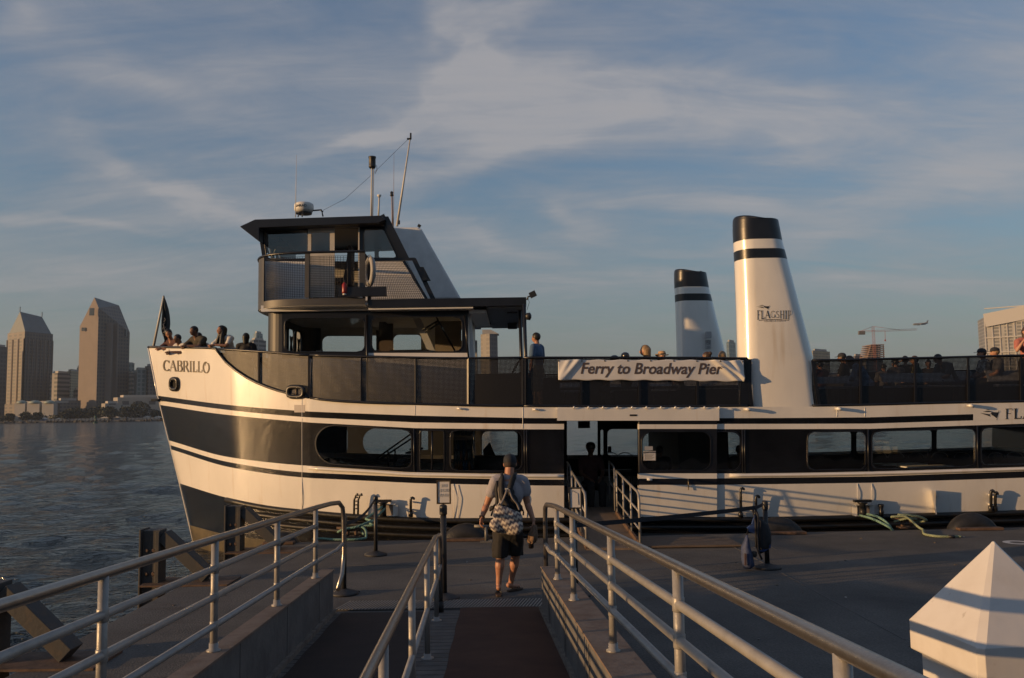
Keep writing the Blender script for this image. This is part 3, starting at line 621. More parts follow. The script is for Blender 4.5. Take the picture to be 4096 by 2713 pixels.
cols = set(); x = 1100
while x < 4800: cols.add(x); x += 45
cols = {c for c in cols if not any(a-10 < c < b+10 for a, b, _ in MODS) and not (DOOR[0]-12 < c < DOOR[1]+12)}
for a, b, _ in MODS: cols |= {a, b}
cols |= {DOOR[0], DOOR[1]}; cols = sorted(cols)
NB = 26
def colpts(k, s=None, px=None):
    f = LINES[k]
    if px is None: sx, sy = STEM[[0, 1, 2, 3, 4, 5, 6, 7, 8][k]]; px = sx+(1100-sx)*s
    return px, f(px)
def fromcol(px):
    return [WH(px, f(px)) for f in LINES]
def under(P):  # waterline and below
    return [Vector((P.x, YH(P.x, 0.0), 0.0)), Vector((P.x, YH(P.x, -.4)+.15, -.5))]
bowc = []
for i in range(NB):
    s = (i/NB)**1.15; c = [WH(*colpts(k, s=s)) for k in range(9)]
    if i == 0: c = [Vector((q.x, YCen(q.x), q.z)) for q in sp_[:9]]
    bx = c[8].x; w0 = sp_[9]
    if i == 0: c += [Vector((w0.x, YCen(w0.x), 0)), Vector((w0.x+.2, YCen(w0.x), -.5))]
    else: c += under(c[8]+Vector((.06, 0, 0)))
    bowc.append(c)
allc = [(None, c) for c in bowc] + [(px, (lambda c: c+under(c[8]))(fromcol(px))) for px in cols]
RM = [0, 1, 0, 1, 0, 1, 0, 1, 2, 2]     # material per row
hull = MB()
def addside(mb, mir):
    for (pa, a), (pb, b) in zip(allc[:-1], allc[1:]):
        for k in range(10):
            if not mir and pa and k == 3 and any(abs(pa-m0) < 1 and abs(pb-m1) < 1 for m0, m1, _ in MODS): continue
            if pa and pa == DOOR[0] and 1 <= k <= 6 : continue
            if mir and pa and k == 3 and pa > 1200: continue
            if mir and pa and 2260 < pa < 2380 and 1 <= k <= 6: continue
            q = [a[k], b[k], b[k+1], a[k+1]]
            if mir: q = [mirror(p) for p in q][::-1]
            mb.add(q, [(0, 3, 2, 1)], RM[k], True)
# shared vertices give a smooth shell: collect on a grid
def shell(mir):
    n = len(allc); vs = []; 
    for _, c in allc: vs += [mirror(p) if mir else p for p in c]
    fs = []; ms = []
    for i in range(n-1):
        pa, pb = allc[i][0], allc[i+1][0]
        for k in range(10):
            if pa and k == 3 and any(abs(pa-m0) < 1 and abs(pb-m1) < 1 for m0, m1, _ in MODS): continue
            if pa and abs(pa-DOOR[0]) < 1 and 1 <= k <= 6 and not mir: continue
            f = (i*11+k, (i+1)*11+k, (i+1)*11+k+1, i*11+k+1)
            fs.append(f if mir else f[::-1]); ms.append(RM[k])
    o = len(hull.v); hull.v += [tuple(v) for v in vs]
    for f, m_ in zip(fs, ms): hull.f.append([o+i for i in f]); hull.m.append(m_); hull.s.append(True)
shell(False)
# far side: same shell, its window band is left open (far windows are built below)
n = len(allc); vs = []
for _, c in allc: vs += [mirror(p) for p in c]
o = len(hull.v); hull.v += [tuple(v) for v in vs]
for i in range(n-1):
    pa = allc[i][0]
    for k in range(10):
        if pa and pa > 1150 and 0 < k <= 3: continue
        hull.f.append([o+i*11+k, o+(i+1)*11+k, o+(i+1)*11+k+1, o+i*11+k+1]); hull.m.append(RM[k]); hull.s.append(True)
# transom
tc_ = allc[-1][1]; tm = [mirror(p) for p in tc_]
for k in range(10): hull.face([tc_[k], tm[k], tm[k+1], tc_[k+1]], RM[k])

def rrect(x0, x1, y0, y1, rl, rr, rlb=None, rrb=None):
    """hole outline and matching points on a bigger rectangle, for angles round the middle"""
    cx, cy = (x0+x1)/2, (y0+y1)/2; a, b = (x1-x0)/2, (y1-y0)/2; res = []
    angs = sorted([2*math.pi*i/56 for i in range(56)]+[math.pi/4, 3*math.pi/4, 5*math.pi/4, 7*math.pi/4])
    angs = [g for i, g in enumerate(angs) if i == 0 or g-angs[i-1] > 1e-6]
    for g in angs:
        ux, uy = math.cos(g), math.sin(g); m_ = max(abs(ux), abs(uy)); ux /= m_; uy /= m_
        lo, hi = 0, 1
        for _ in range(26):
            t = (lo+hi)/2; X, Y_ = ux*a*t, uy*b*t; r_ = rl if X < 0 else rr; r_ = min(r_, b, a)
            ix, iy = abs(X)-(a-r_), abs(Y_)-(b-r_)
            inside = not (ix > 0 and iy > 0 and ix*ix+iy*iy > r_*r_)
            if inside: lo = t
            else: hi = t
        res.append((cx+ux*a*lo, cy+uy*b*lo, ux, uy))
    return res
def ring_panel(mb, mp_, X0, X1, yt, yb, hole, m=0, depth=.05, mrev=None):
    """flat module X0..X1 between curves yt, yb with a rounded hole; mp_(px, py, d)"""
    pts = rrect(*hole); outer = []; 
    for hx, hy, ux, uy in pts:
        ox = X0+(X1-X0)*(ux+1)/2; t = (uy+1)/2; outer.append(mp_(ox, yt(ox)*(1-t)+yb(ox)*t, 0))
    inner = [mp_(hx, hy, 0) for hx, hy, _, _ in pts]; back = [mp_(hx, hy, depth) for hx, hy, _, _ in pts]; n = len(pts)
    mb.add(outer+inner, [(i, (i+1) % n, n+(i+1) % n, n+i) for i in range(n)], m)
    mb.add(inner+back, [(i, (i+1) % n, n+(i+1) % n, n+i) for i in range(n)], m if mrev is None else mrev)
    return pts
def window(mp_, pts, parent, fr=NAVY, gl=GLASS, name='window', fw=4.0, proud=-.012, gd=.03):
    """rubber gasket frame standing proud of the shell and the pane behind it"""
    cx = sum(p[0] for p in pts)/len(pts); cy = sum(p[1] for p in pts)/len(pts); n = len(pts); mb = MB()
    def grow(p, k):
        l = math.hypot(p[0]-cx, p[1]-cy); return (p[0]+(p[0]-cx)/l*k, p[1]+(p[1]-cy)/l*k)
    A = [mp_(*grow(p, fw), -.002) for p in pts]; B = [mp_(*grow(p, fw*.6), proud) for p in pts]; C = [mp_(*grow(p, -fw*.3), proud) for p in pts]; D = [mp_(*grow(p, -fw*.6), gd) for p in pts]
    for P, Q in ((A, B), (B, C), (C, D)): mb.add(P+Q, [(i, (i+1) % n, n+(i+1) % n, n+i) for i in range(n)], 0)
    f = mb.build(name, fr, parent, recalc=False)
    MB().face([mp_(*grow(p, -.2), gd-.004) for p in pts]).build('glass', gl, f); return f
for i, (a, b, wn) in enumerate(MODS):
    x0, x1, rl, rr, tf, bf = wn; xm = (x0+x1)/2; t = lambda x: BT(x)
    yt = max(BT(x0), BT(x1))*.5+min(BT(x0), BT(x1))*.5; yb = (BB(x0)+BB(x1))/2; H = yb-yt
    # holes follow the slope of the band: shear the map
    sl_ = ((BT(x1)+BB(x1))-(BT(x0)+BB(x0)))/2/(x1-x0)
    def mpw(px, py, d, xm=xm, sl_=sl_): return WH(px, py, d)
    def mps(px, py, d, xm=xm, sl_=sl_): return WH(px, py+sl_*(px-xm), d)
    y0 = (BT(xm)+tf*(BB(xm)-BT(xm))); y1 = BT(xm)+bf*(BB(xm)-BT(xm))
    pts = ring_panel(hull, mps, a, b, lambda x: BT(x)-sl_*(x-xm), lambda x: BB(x)-sl_*(x-xm), (x0, x1, y0, y1, rl, rr), 1, .07)
    if i == 3: continue
    if i != 1: window(mps, pts, FERRY)
    else:
        f = window(mps, pts, FERRY); q = [mps(1728, y0, .02), mps(1728, y1, .02)]; MB().tube(q, .022, 6).build('mullion', NAVY, f)
# black bow rim stays inside the hull mesh; door jambs
for px in DOOR:
    q = [WH(px, f(px)) for f in LINES[1:8]]; bk = [p+Vector((0, .12, 0)) for p in q]
    for i in range(6): hull.face([q[i], q[i+1], bk[i+1], bk[i]], RM[i+1])
HULL = hull.build('hull', [WHITE, BLACK, ANTIF], FERRY, recalc=False)
def hpart(mb, name, m_, **k): return mb.build(name, m_, FERRY, **k)
# rounded end of the upper stripe: cover beyond px 3893 with white, proud sheet
mb = MB(); xs = [3893+i*40 for i in range(23)]
for a, b in zip(xs[:-1], xs[1:]):
    mb.face([WH(a, S1T(a)-1.5, -.004), WH(b, S1T(b)-1.5, -.004), WH(b, S1B(b)+1.5, -.004), WH(a, S1B(a)+1.5, -.004)])
mb.build('name_board', WHITE, FERRY)
# half round guard along the window sill, rub rails near the water
def side_tube(x0, x1, f, r_, name, m_, d=-.02, step=45, n=8):
    pts = []; x = x0
    while x < x1: pts.append(WH(x, f(x), d)); x += step
    pts.append(WH(x1, f(x1), d)); return hpart(MB().tube(pts, r_, n), name, m_)
side_tube(1235, 2254, lambda x: BB(x)+9, .035, 'guard_moulding', WHITE, -.015)
side_tube(2920, 4790, lambda x: BB(x)+8, .035, 'guard_moulding', WHITE, -.015)
side_tube(906, 4790, lambda x: WB(x)+9, .06, 'rub_rail', RUB, -.03, 40, 10)
side_tube(1010, 4790, lambda x: WB(x)+40, .055, 'rub_rail', RUB, -.03, 40, 10)
side_tube(1060, 4790, lambda x: WB(x)+70, .05, 'rub_rail', RUB, -.02, 60, 10)
# bulwark cap at the bow
pts = []
for c in bowc[:int(NB*.66)]: pts.append(c[0]+Vector((0, 0, .012)))
hpart(MB().tube(pts, .03, 8), 'bulwark_cap', NAVY)
hpart(MB().tube([mirror(p) for p in pts], .03, 8), 'bulwark_cap', NAVY)
# stem bar and knuckle weld
hpart(MB().tube([Vector((p.x, YCen(p.x), p.z)) for p in sp_], .018, 6), 'stem_bar', WHITE)
for px, a_, b_ in ((1208, 1592, 2040), (1660, 1622, 1662), (2091, 1630, 1715), (3348, 1632, 1668), (3459, 1631, 1668), (1208, 1912, 2038), (2105, 1945, 2070), (3430, 1935, 2010), (3487, 1935, 2066), (1814, 1936, 2072), (1831, 1940, 2072)):
    hpart(MB().tube([WH(px+(2 if a_ > 1900 else 0)*i/5, a_+(b_-a_)*i/5, -.001) for i in range(6)], .006, 5), 'weld_seam', WHITE)
# vertical bars between the windows (varnished by wear, catch the sun)
for px in (1655, 2097, 2106, 2850, 2969, 2978, 3472, 3909):
    hpart(MB().tube([WH(px, BT(px)+2, -.012), WH(px+2, BB(px)-1, -.012)], .016, 6), 'window_bar', NAVY)

# ---------------- decks and inner structure of the hull
def outline(z, xa, inset=.06, xb=XEND-.2, n=30):
    a = []
    for i in range(n+1):
        X = xa+(xb-xa)*(i/n)**1.4; a.append(Vector((X, YH(X, z, inset), z)))
    return a
def deck(z, xa, name, m_, thick=.06, xb=XEND-.2, inset=.06):
    a = outline(z, xa, inset, xb); b = [mirror(p) for p in a][::-1]; return hpart(MB().prism(a+b, (0, 0, -thick)), name, m_)
ZUP = 3.12; ZMAIN = .88; ZFORE = 3.56
deck(ZUP, -5.0, 'upper_deck', DECKG, .10)
deck(ZFORE, -9.0, 'fore_deck', DECKG, .06, xb=-5.02)
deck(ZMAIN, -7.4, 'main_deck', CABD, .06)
hpart(MB().box((-5.0, YCen(-5), (ZUP+ZFORE)/2-.05), (.05, 4.6, ZFORE-ZUP)), 'deck_step', CABD)
# far side wall of the lower saloon with its windows
YF = 25.0+.0
def WF(px, py, d=0):   # near face of the far side shell
    r_ = ray(px, py); t = 24.0
    for _ in range(5):
        P = CP+r_*(t/r_.y); t = YCen(P.x)+3.92
    return CP+r_*((t-d)/r_.y)
FT = lambda x: 1680+(x-2400)*-.014; FB = lambda x: 1880+(x-2400)*-.014
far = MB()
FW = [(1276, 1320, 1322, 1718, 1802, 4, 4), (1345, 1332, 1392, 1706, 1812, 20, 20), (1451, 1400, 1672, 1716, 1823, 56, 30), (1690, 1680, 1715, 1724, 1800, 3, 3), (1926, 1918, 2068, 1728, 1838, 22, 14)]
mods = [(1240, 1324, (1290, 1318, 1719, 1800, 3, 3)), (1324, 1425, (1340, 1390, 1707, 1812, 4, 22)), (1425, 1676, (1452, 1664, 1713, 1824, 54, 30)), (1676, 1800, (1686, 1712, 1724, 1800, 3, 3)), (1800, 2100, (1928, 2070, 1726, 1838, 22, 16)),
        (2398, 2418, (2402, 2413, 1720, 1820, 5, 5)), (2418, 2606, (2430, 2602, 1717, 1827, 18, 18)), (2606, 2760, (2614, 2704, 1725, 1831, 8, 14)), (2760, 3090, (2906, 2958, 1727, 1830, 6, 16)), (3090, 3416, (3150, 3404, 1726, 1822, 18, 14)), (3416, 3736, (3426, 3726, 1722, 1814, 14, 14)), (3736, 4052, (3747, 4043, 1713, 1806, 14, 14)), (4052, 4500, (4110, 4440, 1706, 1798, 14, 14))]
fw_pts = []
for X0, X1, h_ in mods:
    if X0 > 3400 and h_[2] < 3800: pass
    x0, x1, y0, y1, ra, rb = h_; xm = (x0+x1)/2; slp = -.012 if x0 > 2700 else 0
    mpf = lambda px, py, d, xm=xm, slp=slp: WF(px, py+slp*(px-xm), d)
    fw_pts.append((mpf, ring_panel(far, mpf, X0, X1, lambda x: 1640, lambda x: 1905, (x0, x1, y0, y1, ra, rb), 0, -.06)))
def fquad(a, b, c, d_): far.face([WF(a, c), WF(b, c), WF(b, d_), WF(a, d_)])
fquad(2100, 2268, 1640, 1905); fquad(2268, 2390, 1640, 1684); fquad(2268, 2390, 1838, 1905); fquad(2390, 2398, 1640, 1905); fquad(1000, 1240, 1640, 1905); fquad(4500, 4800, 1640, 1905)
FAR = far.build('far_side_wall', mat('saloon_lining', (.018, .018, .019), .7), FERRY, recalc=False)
for mpf, p_ in fw_pts:
    MB().face([mpf(a, b, -.03) for a, b, _, _ in p_]).build('glass', GLASS2, FAR)
a, b = WF(2312, 1685, .05), WF(2360, 1713, .05); MB().box((a+b)/2, (b.x-a.x, .02, a.z-b.z)).build('arrow_sign', mat('sign_dim', (.10, .09, .08), .6), FERRY)
c_ = (a+b)/2; mb = MB(); mb.box(c_+Vector((0, -.02, 0)), (.13, .006, .018)); mb.beam(c_+Vector((-.06, -.02, 0)), c_+Vector((-.01, -.02, .05)), .006, .018); mb.beam(c_+Vector((-.06, -.02, 0)), c_+Vector((-.01, -.02, -.05)), .006, .018); mb.build('arrow', BLKPL, FERRY)
a, b = WF(2431, 1786, .05), WF(2446, 1812, .05); MB().box((a+b)/2, (b.x-a.x, .02, a.z-b.z)).build('notice', mat('sign_dim2', (.10, .10, .11), .6), FERRY)
# cabin lining: bulkheads across the saloon
hpart(MB().box((-5.9, YCen(-6), 2.0), (.06, 3.2, 2.2)), 'bulkhead', BLKPL)
hpart(MB().box((4.55, YCen(4.6)+.9, 2.0), (1.2, 4.6, 2.15)), 'machinery_casing', CABD)
hpart(MB().box((.32, YCen(.3)-2.7, 2.0), (.05, 1.4, 2.1)), 'bulkhead', CABD)
# stair seen through the front window
mb = MB(); YS = 20.2
for a, b in (((1500, 1838), (1657, 1727)), ((1520, 1838), (1676, 1735))): mb.tube([W(a[0], a[1], YS), W(b[0], b[1], YS)], .022, 6)
for px, y0, y1 in ((1552, 1800, 1872), (1580, 1795, 1872)): mb.tube([W(px, y0, YS), W(px, y1, YS)], .02, 6)
mb.build('stair_rail', BLKPL, FERRY)
mb = MB()
for k in range(7): mb.box(W(1570+k*16, 1880-k*14, YS+.3), (.25, .7, .04))
mb.build('stair', CABD, FERRY)
# snack bar and drinks fridge behind the third window
a, b = W(1812, 1722, 19.6), W(1895, 1880, 19.6)
fr = MB().box(((a.x+b.x)/2, 20.0, (a.z+b.z)/2), (b.x-a.x, .7, a.z-b.z)).build('drinks_fridge', mat('fridge_body', (.04, .045, .05), .4), FERRY, bevel=.01)
text_obj('PEPSI', .17, mat('fridge_letter', (.20, .18, .10), .5), frame_mat(((a.x+b.x)/2+.1, 19.63, a.z-.07), (1, 0, 0), (0, 0, 1)), 'lettering', fr)
rng = random.Random(5); mb = MB(); bc = [mat('bottle_a', (.25, .09, .03), .3), mat('bottle_b', (.03, .08, .16), .3), mat('bottle_c', (.20, .19, .16), .3)]
for k in range(3):
    for j in range(6): mb.lathe([(.03, 0), (.033, .12), (.012, .17), (.012, .2)], (a.x+.06+j*(b.x-a.x-.1)/6, 19.6, a.z-.42-k*.24), 8, rng.randrange(3))
mb.build('bottle_row', bc, fr)
mb = MB(); mb.box(W(1960, 1868, 20.4), (1.3, .5, .5)); hpart(mb, 'bar_counter', CABD)
mb = MB(); mb.prism([W(1935, 1850, 21), W(1932, 1800, 21), W(1958, 1770, 21), W(1990, 1845, 21)], (0, .3, 0)); hpart(mb, 'console', BLKPL)
# saloon chairs with curved backs behind the right hand windows
CHR = mat('chair_metal', (.20, .20, .20), .4, metal=.5)
for i, px in enumerate((3515, 3585, 3665, 3760, 3850, 3985, 4060, 2440, 2500)):
    q = W(px, 1850, 21.0+(i % 3)*.7); ar = [q+Vector((.2*math.cos(t*math.pi/8), 0, .12+.13*math.sin(t*math.pi/8))) for t in range(9)]
    mb = MB().tube(ar, .012, 6); ch = mb.build('chair', CHR, FERRY)
    MB().box(q+Vector((0, .2, -.22)), (.4, .42, .05)).build('seat', CABD, ch)
    mb = MB(); [mb.tube([q+Vector((sx*.18, .05+sy*.3, -.2)), Vector((q.x+sx*.18, q.y+.05+sy*.3, ZMAIN))], .012, 5) for sx in (-1, 1) for sy in (0, 1)]; mb.build('leg', CHR, ch)
for px, py, Y in ((3600, 1857, 21.8), (3700, 1866, 20.8), (4070, 1860, 21)):
    q = W(px, py, Y); t_ = MB().box(q, (1.1, .6, .03)).build('table', CABW, FERRY); MB().tube([q, Vector((q.x, q.y, ZMAIN))], .03, 8).build('leg', CHR, t_)
mb = MB(); mb.tube([W(3708, 1830, 20.6), W(3716, 1800, 20.6), W(3728, 1784, 20.6)], [.012, .01, .004], 6); hpart(mb, 'flower_stem', CHR)

# ---------------- the sliding boarding door, awning flap, notice
def sheet(name, m_, x0, x1, f0, f1, d, thick=.04, parent=FERRY, step=60, off=0):
    mb = MB(); n_ = max(1, int((x1-x0)/step)); fr_ = []; bk_ = []
    for i in range(n_+1):
        x = x0+(x1-x0)*i/n_; fr_.append((WH(x, f0(x), d), WH(x, f1(x), d))); bk_.append((WH(x, f0(x), d)+Vector((0, thick, 0)), WH(x, f1(x), d)+Vector((0, thick, 0))))
    for i in range(n_):
        A, B, A2, B2 = fr_[i], fr_[i+1], bk_[i], bk_[i+1]
        mb.face([A[0], B[0], B[1], A[1]]); mb.face([A2[0], A2[1], B2[1], B2[0]]); mb.face([A[0], A2[0], B2[0], B[0]]); mb.face([A[1], B[1], B2[1], A2[1]])
    A, A2 = fr_[0], bk_[0]; mb.face([A[0], A[1], A2[1], A2[0]]); A, A2 = fr_[-1], bk_[-1]; mb.face([A[0], A2[0], A2[1], A[1]])
    return mb.build(name, m_, parent)
fl = sheet('awning_flap', WHITE, 2229, 2877, lambda x: 1634, lambda x: 1683, -.10, .06)
sheet('hinge_rail', WHITE, 2229, 2875, lambda x: 1630, lambda x: 1636, -.06, .08, fl)
for i in range(11): MB().tube([WH(2296+i*58, 1628, -.10), WH(2296+i*58, 1634, -.13)], .022, 8).build('hinge', WHITE, fl)
sheet('slot', BLKPL, 2519, 2548, lambda x: 1658, lambda x: 1665, -.106, .01, fl)
# door panel slid to the right of the opening: bands like the hull
dp = thing  # alias unused
DPX = (2556, 2868)
DM = MB()
def dm(px, py, d): return WH(px, py, -.05+d)
def drow(f0, f1, m_, x0=DPX[0], x1=DPX[1], n_=6):
    for i in range(n_):
        a, b = x0+(x1-x0)*i/n_, x0+(x1-x0)*(i+1)/n_; DM.face([dm(a, f0(a), 0), dm(b, f0(b), 0), dm(b, f1(b), 0), dm(a, f1(a), 0)], m_)
c1698 = lambda x: 1698; c1716 = lambda x: 1716; c1893 = lambda x: 1894; c1914 = lambda x: 1915; c1942 = lambda x: 1940; wb_ = lambda x: 2068+(x-2556)*0
drow(lambda x: 1684, c1698, 1); drow(c1698, c1716, 0); drow(c1893, c1914, 0); drow(c1914, c1942, 1); drow(c1942, wb_, 0)
p1 = ring_panel(DM, dm, 2556, 2852, c1716, c1893, (2568, 2843, 1727, 1882, 42, 38), 1, .05)
drow(c1716, c1893, 1, 2852, 2868, 1)
for x in DPX:
    a = [dm(x, y, 0) for y in (1684, 2068)]; DM.face([a[0], a[1], a[1]+Vector((0, .045, 0)), a[0]+Vector((0, .045, 0))], 0)
door = DM.build('boarding_door', [WHITE, NAVY], FERRY, recalc=False); window(dm, p1, door, name='door_window')
MB().tube([dm(2588, 1919, -.02), dm(2608, 1919, -.02)], .03, 8).build('handle', WHITE, door)
sg = sheet('notice', SIGNW, 2574, 2623, lambda x: 1805, lambda x: 1843, -.075, .006)
q = (WH(2598, 1811, -.085)); text_obj('SECURITY NOTICE', .032, BLKPL, frame_mat(q, (1, YAW, 0), (0, 0, 1)), 'lettering', sg, bold=.0012)
mb = MB()
for k in range(6):
    a = WH(2580, 1819+k*3.6, -.08); b = WH(2617-(k % 3)*4, 1819+k*3.6, -.08); mb.beam(a, b, .002, .007)
e = [(2575.5, 1806.5), (2621.5, 1806.5), (2621.5, 1841.5), (2575.5, 1841.5)]
for k in range(4): mb.beam(WH(*e[k], -.083), WH(*e[(k+1) % 4], -.083), .002, .006)
mb.build('text_lines', INK, sg); sheet('notice', mat('sign_paper_grey', (.35, .35, .36), .6), 2579, 2611, lambda x: 1786, lambda x: 1802, -.075, .006)
hpart(MB().tube([WH(2752, 1916, -.06), WH(2754, 1935, -.08), WH(2754, 1960, -.08)], .010, 6), 'door_hook', GOLD)

# rails, boxes and bollards on the side
PIPE = mat('black_pipe', (.018, .018, .020), .35, var=.6, vs=8)
def pipe(px, y0, y1, hook=10, r_=.028, name='fender_pipe'):
    d = -.10; pts = [WH(px, y1, d), WH(px, y0+6, d), WH(px+hook*.25, y0+1, d), WH(px+hook*.6, y0, d), WH(px+hook, y0+3, d), WH(px+hook, y0+8, d)]
    o = MB().tube(pts, r_, 8).build(name, PIPE, FERRY)
    mb = MB(); [mb.box((WH(px, y_, -.05)), (.05, .12, .03)) for y_ in (y0+18, y1-20)]; mb.build('bracket', WHITE, o)
    MB().lathe([(.05, 0), (.05, .10), (.035, .12)], WH(px, y1+8, d), 10).build('socket', PIPE, o)
pipe(1643, 1991, 2060, 12); pipe(2963, 1953, 2064, 12); pipe(3024, 1984, 2062, 12); pipe(3964, 1962, 2038, 10, .032); pipe(3981, 1970, 2038, 8, .032)
mb = MB()
for px in (1420, 1436): mb.tube([WH(px-4, 2058, -.12), WH(px-3, 2000, -.12), WH(px+4, 1980, -.12), WH(px+10, 1976, -.12), WH(px+12, 1984, -.12)], .022, 8)
for y_ in (1990, 2005, 2020, 2035): mb.tube([WH(1417, y_, -.12), WH(1433, y_, -.12)], .014, 6)
mb.build('ladder', PIPE, FERRY)
def mooring_recess(x0, x1, y0, y1):
    A = [WH(x0, y0, -.003), WH(x1, y0, -.003), WH(x1, y1, -.003), WH(x0, y1, -.003)]
    fr_ = MB(); 
    for k in range(4):
        a, b = A[k], A[(k+1) % 4]; fr_.beam(a+Vector((0, -.05, 0)), b+Vector((0, -.05, 0)), .10, .012)
    o = fr_.build('mooring_recess', WHITE, FERRY)
    MB().face([p+Vector((0, -.004, 0)) for p in A]).build('back_plate', mat('recess_shade', (.30, .27, .25), .6), o)
    c = (A[2]+A[3])/2; c = c+Vector((-.05, -.16, .05)); mb = MB()
    mb.lathe([(.075, -.05), (.07, .05), (.065, .20), (.10, .22), (.11, .25)], c, 14); mb.box(c+Vector((0, 0, .27)), (.36, .10, .05)); mb.build('bollard', PIPE, o)
    return c
MC1 = mooring_recess(1509, 1583, 2016, 2062); MC2 = mooring_recess(3415, 3484, 2019, 2062)
MB().lathe([(.05, 0), (.05, .12), (.04, .14), (.05, .2), (.06, .24), (.05, .26)], WH(3526, 2066, -.10), 12).build('vent_pipe', PIPE, FERRY)
# shallow boarding wedge
A = [WH(3727, 1960, -.02), WH(3727, 1960, -.28), WH(3744, 2058, -.20), WH(3744, 2058, -.02)]
MB().prism([WH(3728, 1961, 0), WH(3728, 1961, -.17), WH(3742, 2058, -.17), WH(3742, 2058, 0)], (.03, 0, 0)).build('step_bracket', WHITE, FERRY)
MB().prism([WH(3745, 1966, 0), WH(3745, 1966, -.1), WH(3745, 1986, -.1), WH(3745, 1986, 0)], (.06, 0, 0)).build('lug', WHITE, FERRY)
for px in (1095*1.0+745, 2143, 2990, 3355, 3883):
    o = MB().tube([WH(px-12, SHEER(px)+8, -.03), WH(px, SHEER(px)+9, -.14 if px > 2900 else -.05), WH(px+12, SHEER(px)+12, -.14 if px > 2900 else -.02)], .035 if px > 2900 else .02, 8).build('scupper', WHITE, FERRY)
# panama lead rings
def fairlead(px, py, rx, ry, bar=False, tilt=.0):
    mb = MB(); pts = []; n_ = 28; e_ = 3.2
    for k in range(n_+1):
        g = 2*math.pi*k/n_; cx, sx = math.cos(g), math.sin(g); pts.append(WH(px+rx*math.copysign(abs(cx)**(2/e_), cx), py+ry*math.copysign(abs(sx)**(2/e_), sx), -.02))
    mb.tube(pts, .052, 10, caps=False); o = mb.build('fairlead', PIPE, FERRY)
    q = [WH(px+rx*.95*math.copysign(abs(math.cos(2*math.pi*k/24))**(2/e_), math.cos(2*math.pi*k/24)), py+ry*.95*math.copysign(abs(math.sin(2*math.pi*k/24))**(2/e_), math.sin(2*math.pi*k/24)), -.006) for k in range(24)]
    MB().face(q).build('opening', mat('hole_black', (.004, .004, .004), .9) if not bar else mat('fair_grey', (.05, .05, .06), .7), o)
    if bar: MB().tube([WH(px, py-ry, -.03), WH(px+1, py+ry, -.03)], .014, 6).build('bar', GOLD, o)
fairlead(697, 1537, 14, 21); fairlead(1183, 1568, 31, 20, True)
sheet('patch', mat('worn_white', (.40, .37, .36), .5), 1177, 1219, lambda x: 1620, lambda x: 1650, -.004, .002)
# name on the bow
def nm(u, v, k):
    px = 652+u*186; top = 1441+u*6; bot = 1484+u*8; return WH(px, bot+(top-bot)*v, -.006-.0006*k)
LET = MB(); letters('CABRILLO', nm, LET, .05, 0, .17, .065)
LET.build('name_lettering', mat('bronze_letter', (.085, .065, .04), .45), FERRY, recalc=False)
# ship's company mark on the side: swoosh logo and name
def mk(u, v, k=0, x0=3918, x1=3999, y0=1633, y1=1682): return WH(x0+u*(x1-x0), y1+(y0-y1)*v, -.008-.0006*k)
def logo(fn, parent, m_):
    mb = MB()
    for k, poly in enumerate(([(0, .62), (.25, .56), (.5, .50), (.58, .66), (.50, .44), (.56, .30), (.35, .42), (.15, .54)], [(.56, .62), (.62, .70), (.75, .66), (.94, .66), (.90, .45), (.84, .18), (.72, .34), (.60, .44)], [(.15, .72), (.4, .78), (.62, .76), (.55, .70), (.35, .68)], [(.28, .86), (.42, .90), (.52, .87), (.42, .85)], [(.95, .80), (.98, .80), (.86, .02), (.84, .02)])):
        mb.face([fn(a, b, k) for a, b in poly])
    return mb.build('logo', m_, parent, recalc=False)
INKN = mat('navy_ink', (.02, .022, .03), .4)
logo(mk, FERRY, INKN)
mb = MB(); letters('FLAGSHIP', lambda u, v, k: WH(4020+u*300, 1677-u*6-(42)*v, -.008-.0006*k), mb, .07, 0, .15, .05); mb.build('name_lettering', INKN, FERRY, recalc=False)

# ---------------- superstructure
def yc(px, Y): return (px-2048)/FPX*Y
def mirp(o):    # far-side twin of a part
    pass
# lower cabin
YA = 19.35
def wallA(px, py, d=0): return W(px, py, YA+d+0.0)
cab = MB(); topA = lambda x: 1240-(x-1130)*.006; botA = lambda x: 1660
pA1 = ring_panel(cab, wallA, 1128, 1473, topA, lambda x: 1416, (1140, 1459, 1272, 1408, 26, 26), 1, .05)
pA2 = ring_panel(cab, wallA, 1473, 1872, lambda x: 1240, lambda x: 1412, (1487, 1850, 1268, 1407, 26, 30), 1, .05)
def q4(mb, m_, x0, x1, y0, y1, fn=wallA, d=0): mb.face([fn(x0, y0, d), fn(x1, y0, d), fn(x1, y1, d), fn(x0, y1, d)], m_)
q4(cab, 0, 1473, 1872, 1412, 1660); q4(cab, 1, 1128, 1473, 1416, 1434); q4(cab, 0, 1128, 1473, 1434, 1660)
xr = wallA(1872, 1400).x; xl = wallA(1128, 1400).x; zt = wallA(1473, 1240).z; zb = ZUP; zwt = wallA(1300, 1272).z; zwb = wallA(1300, 1412).z
YB2 = 2*21.3-YA     # far wall
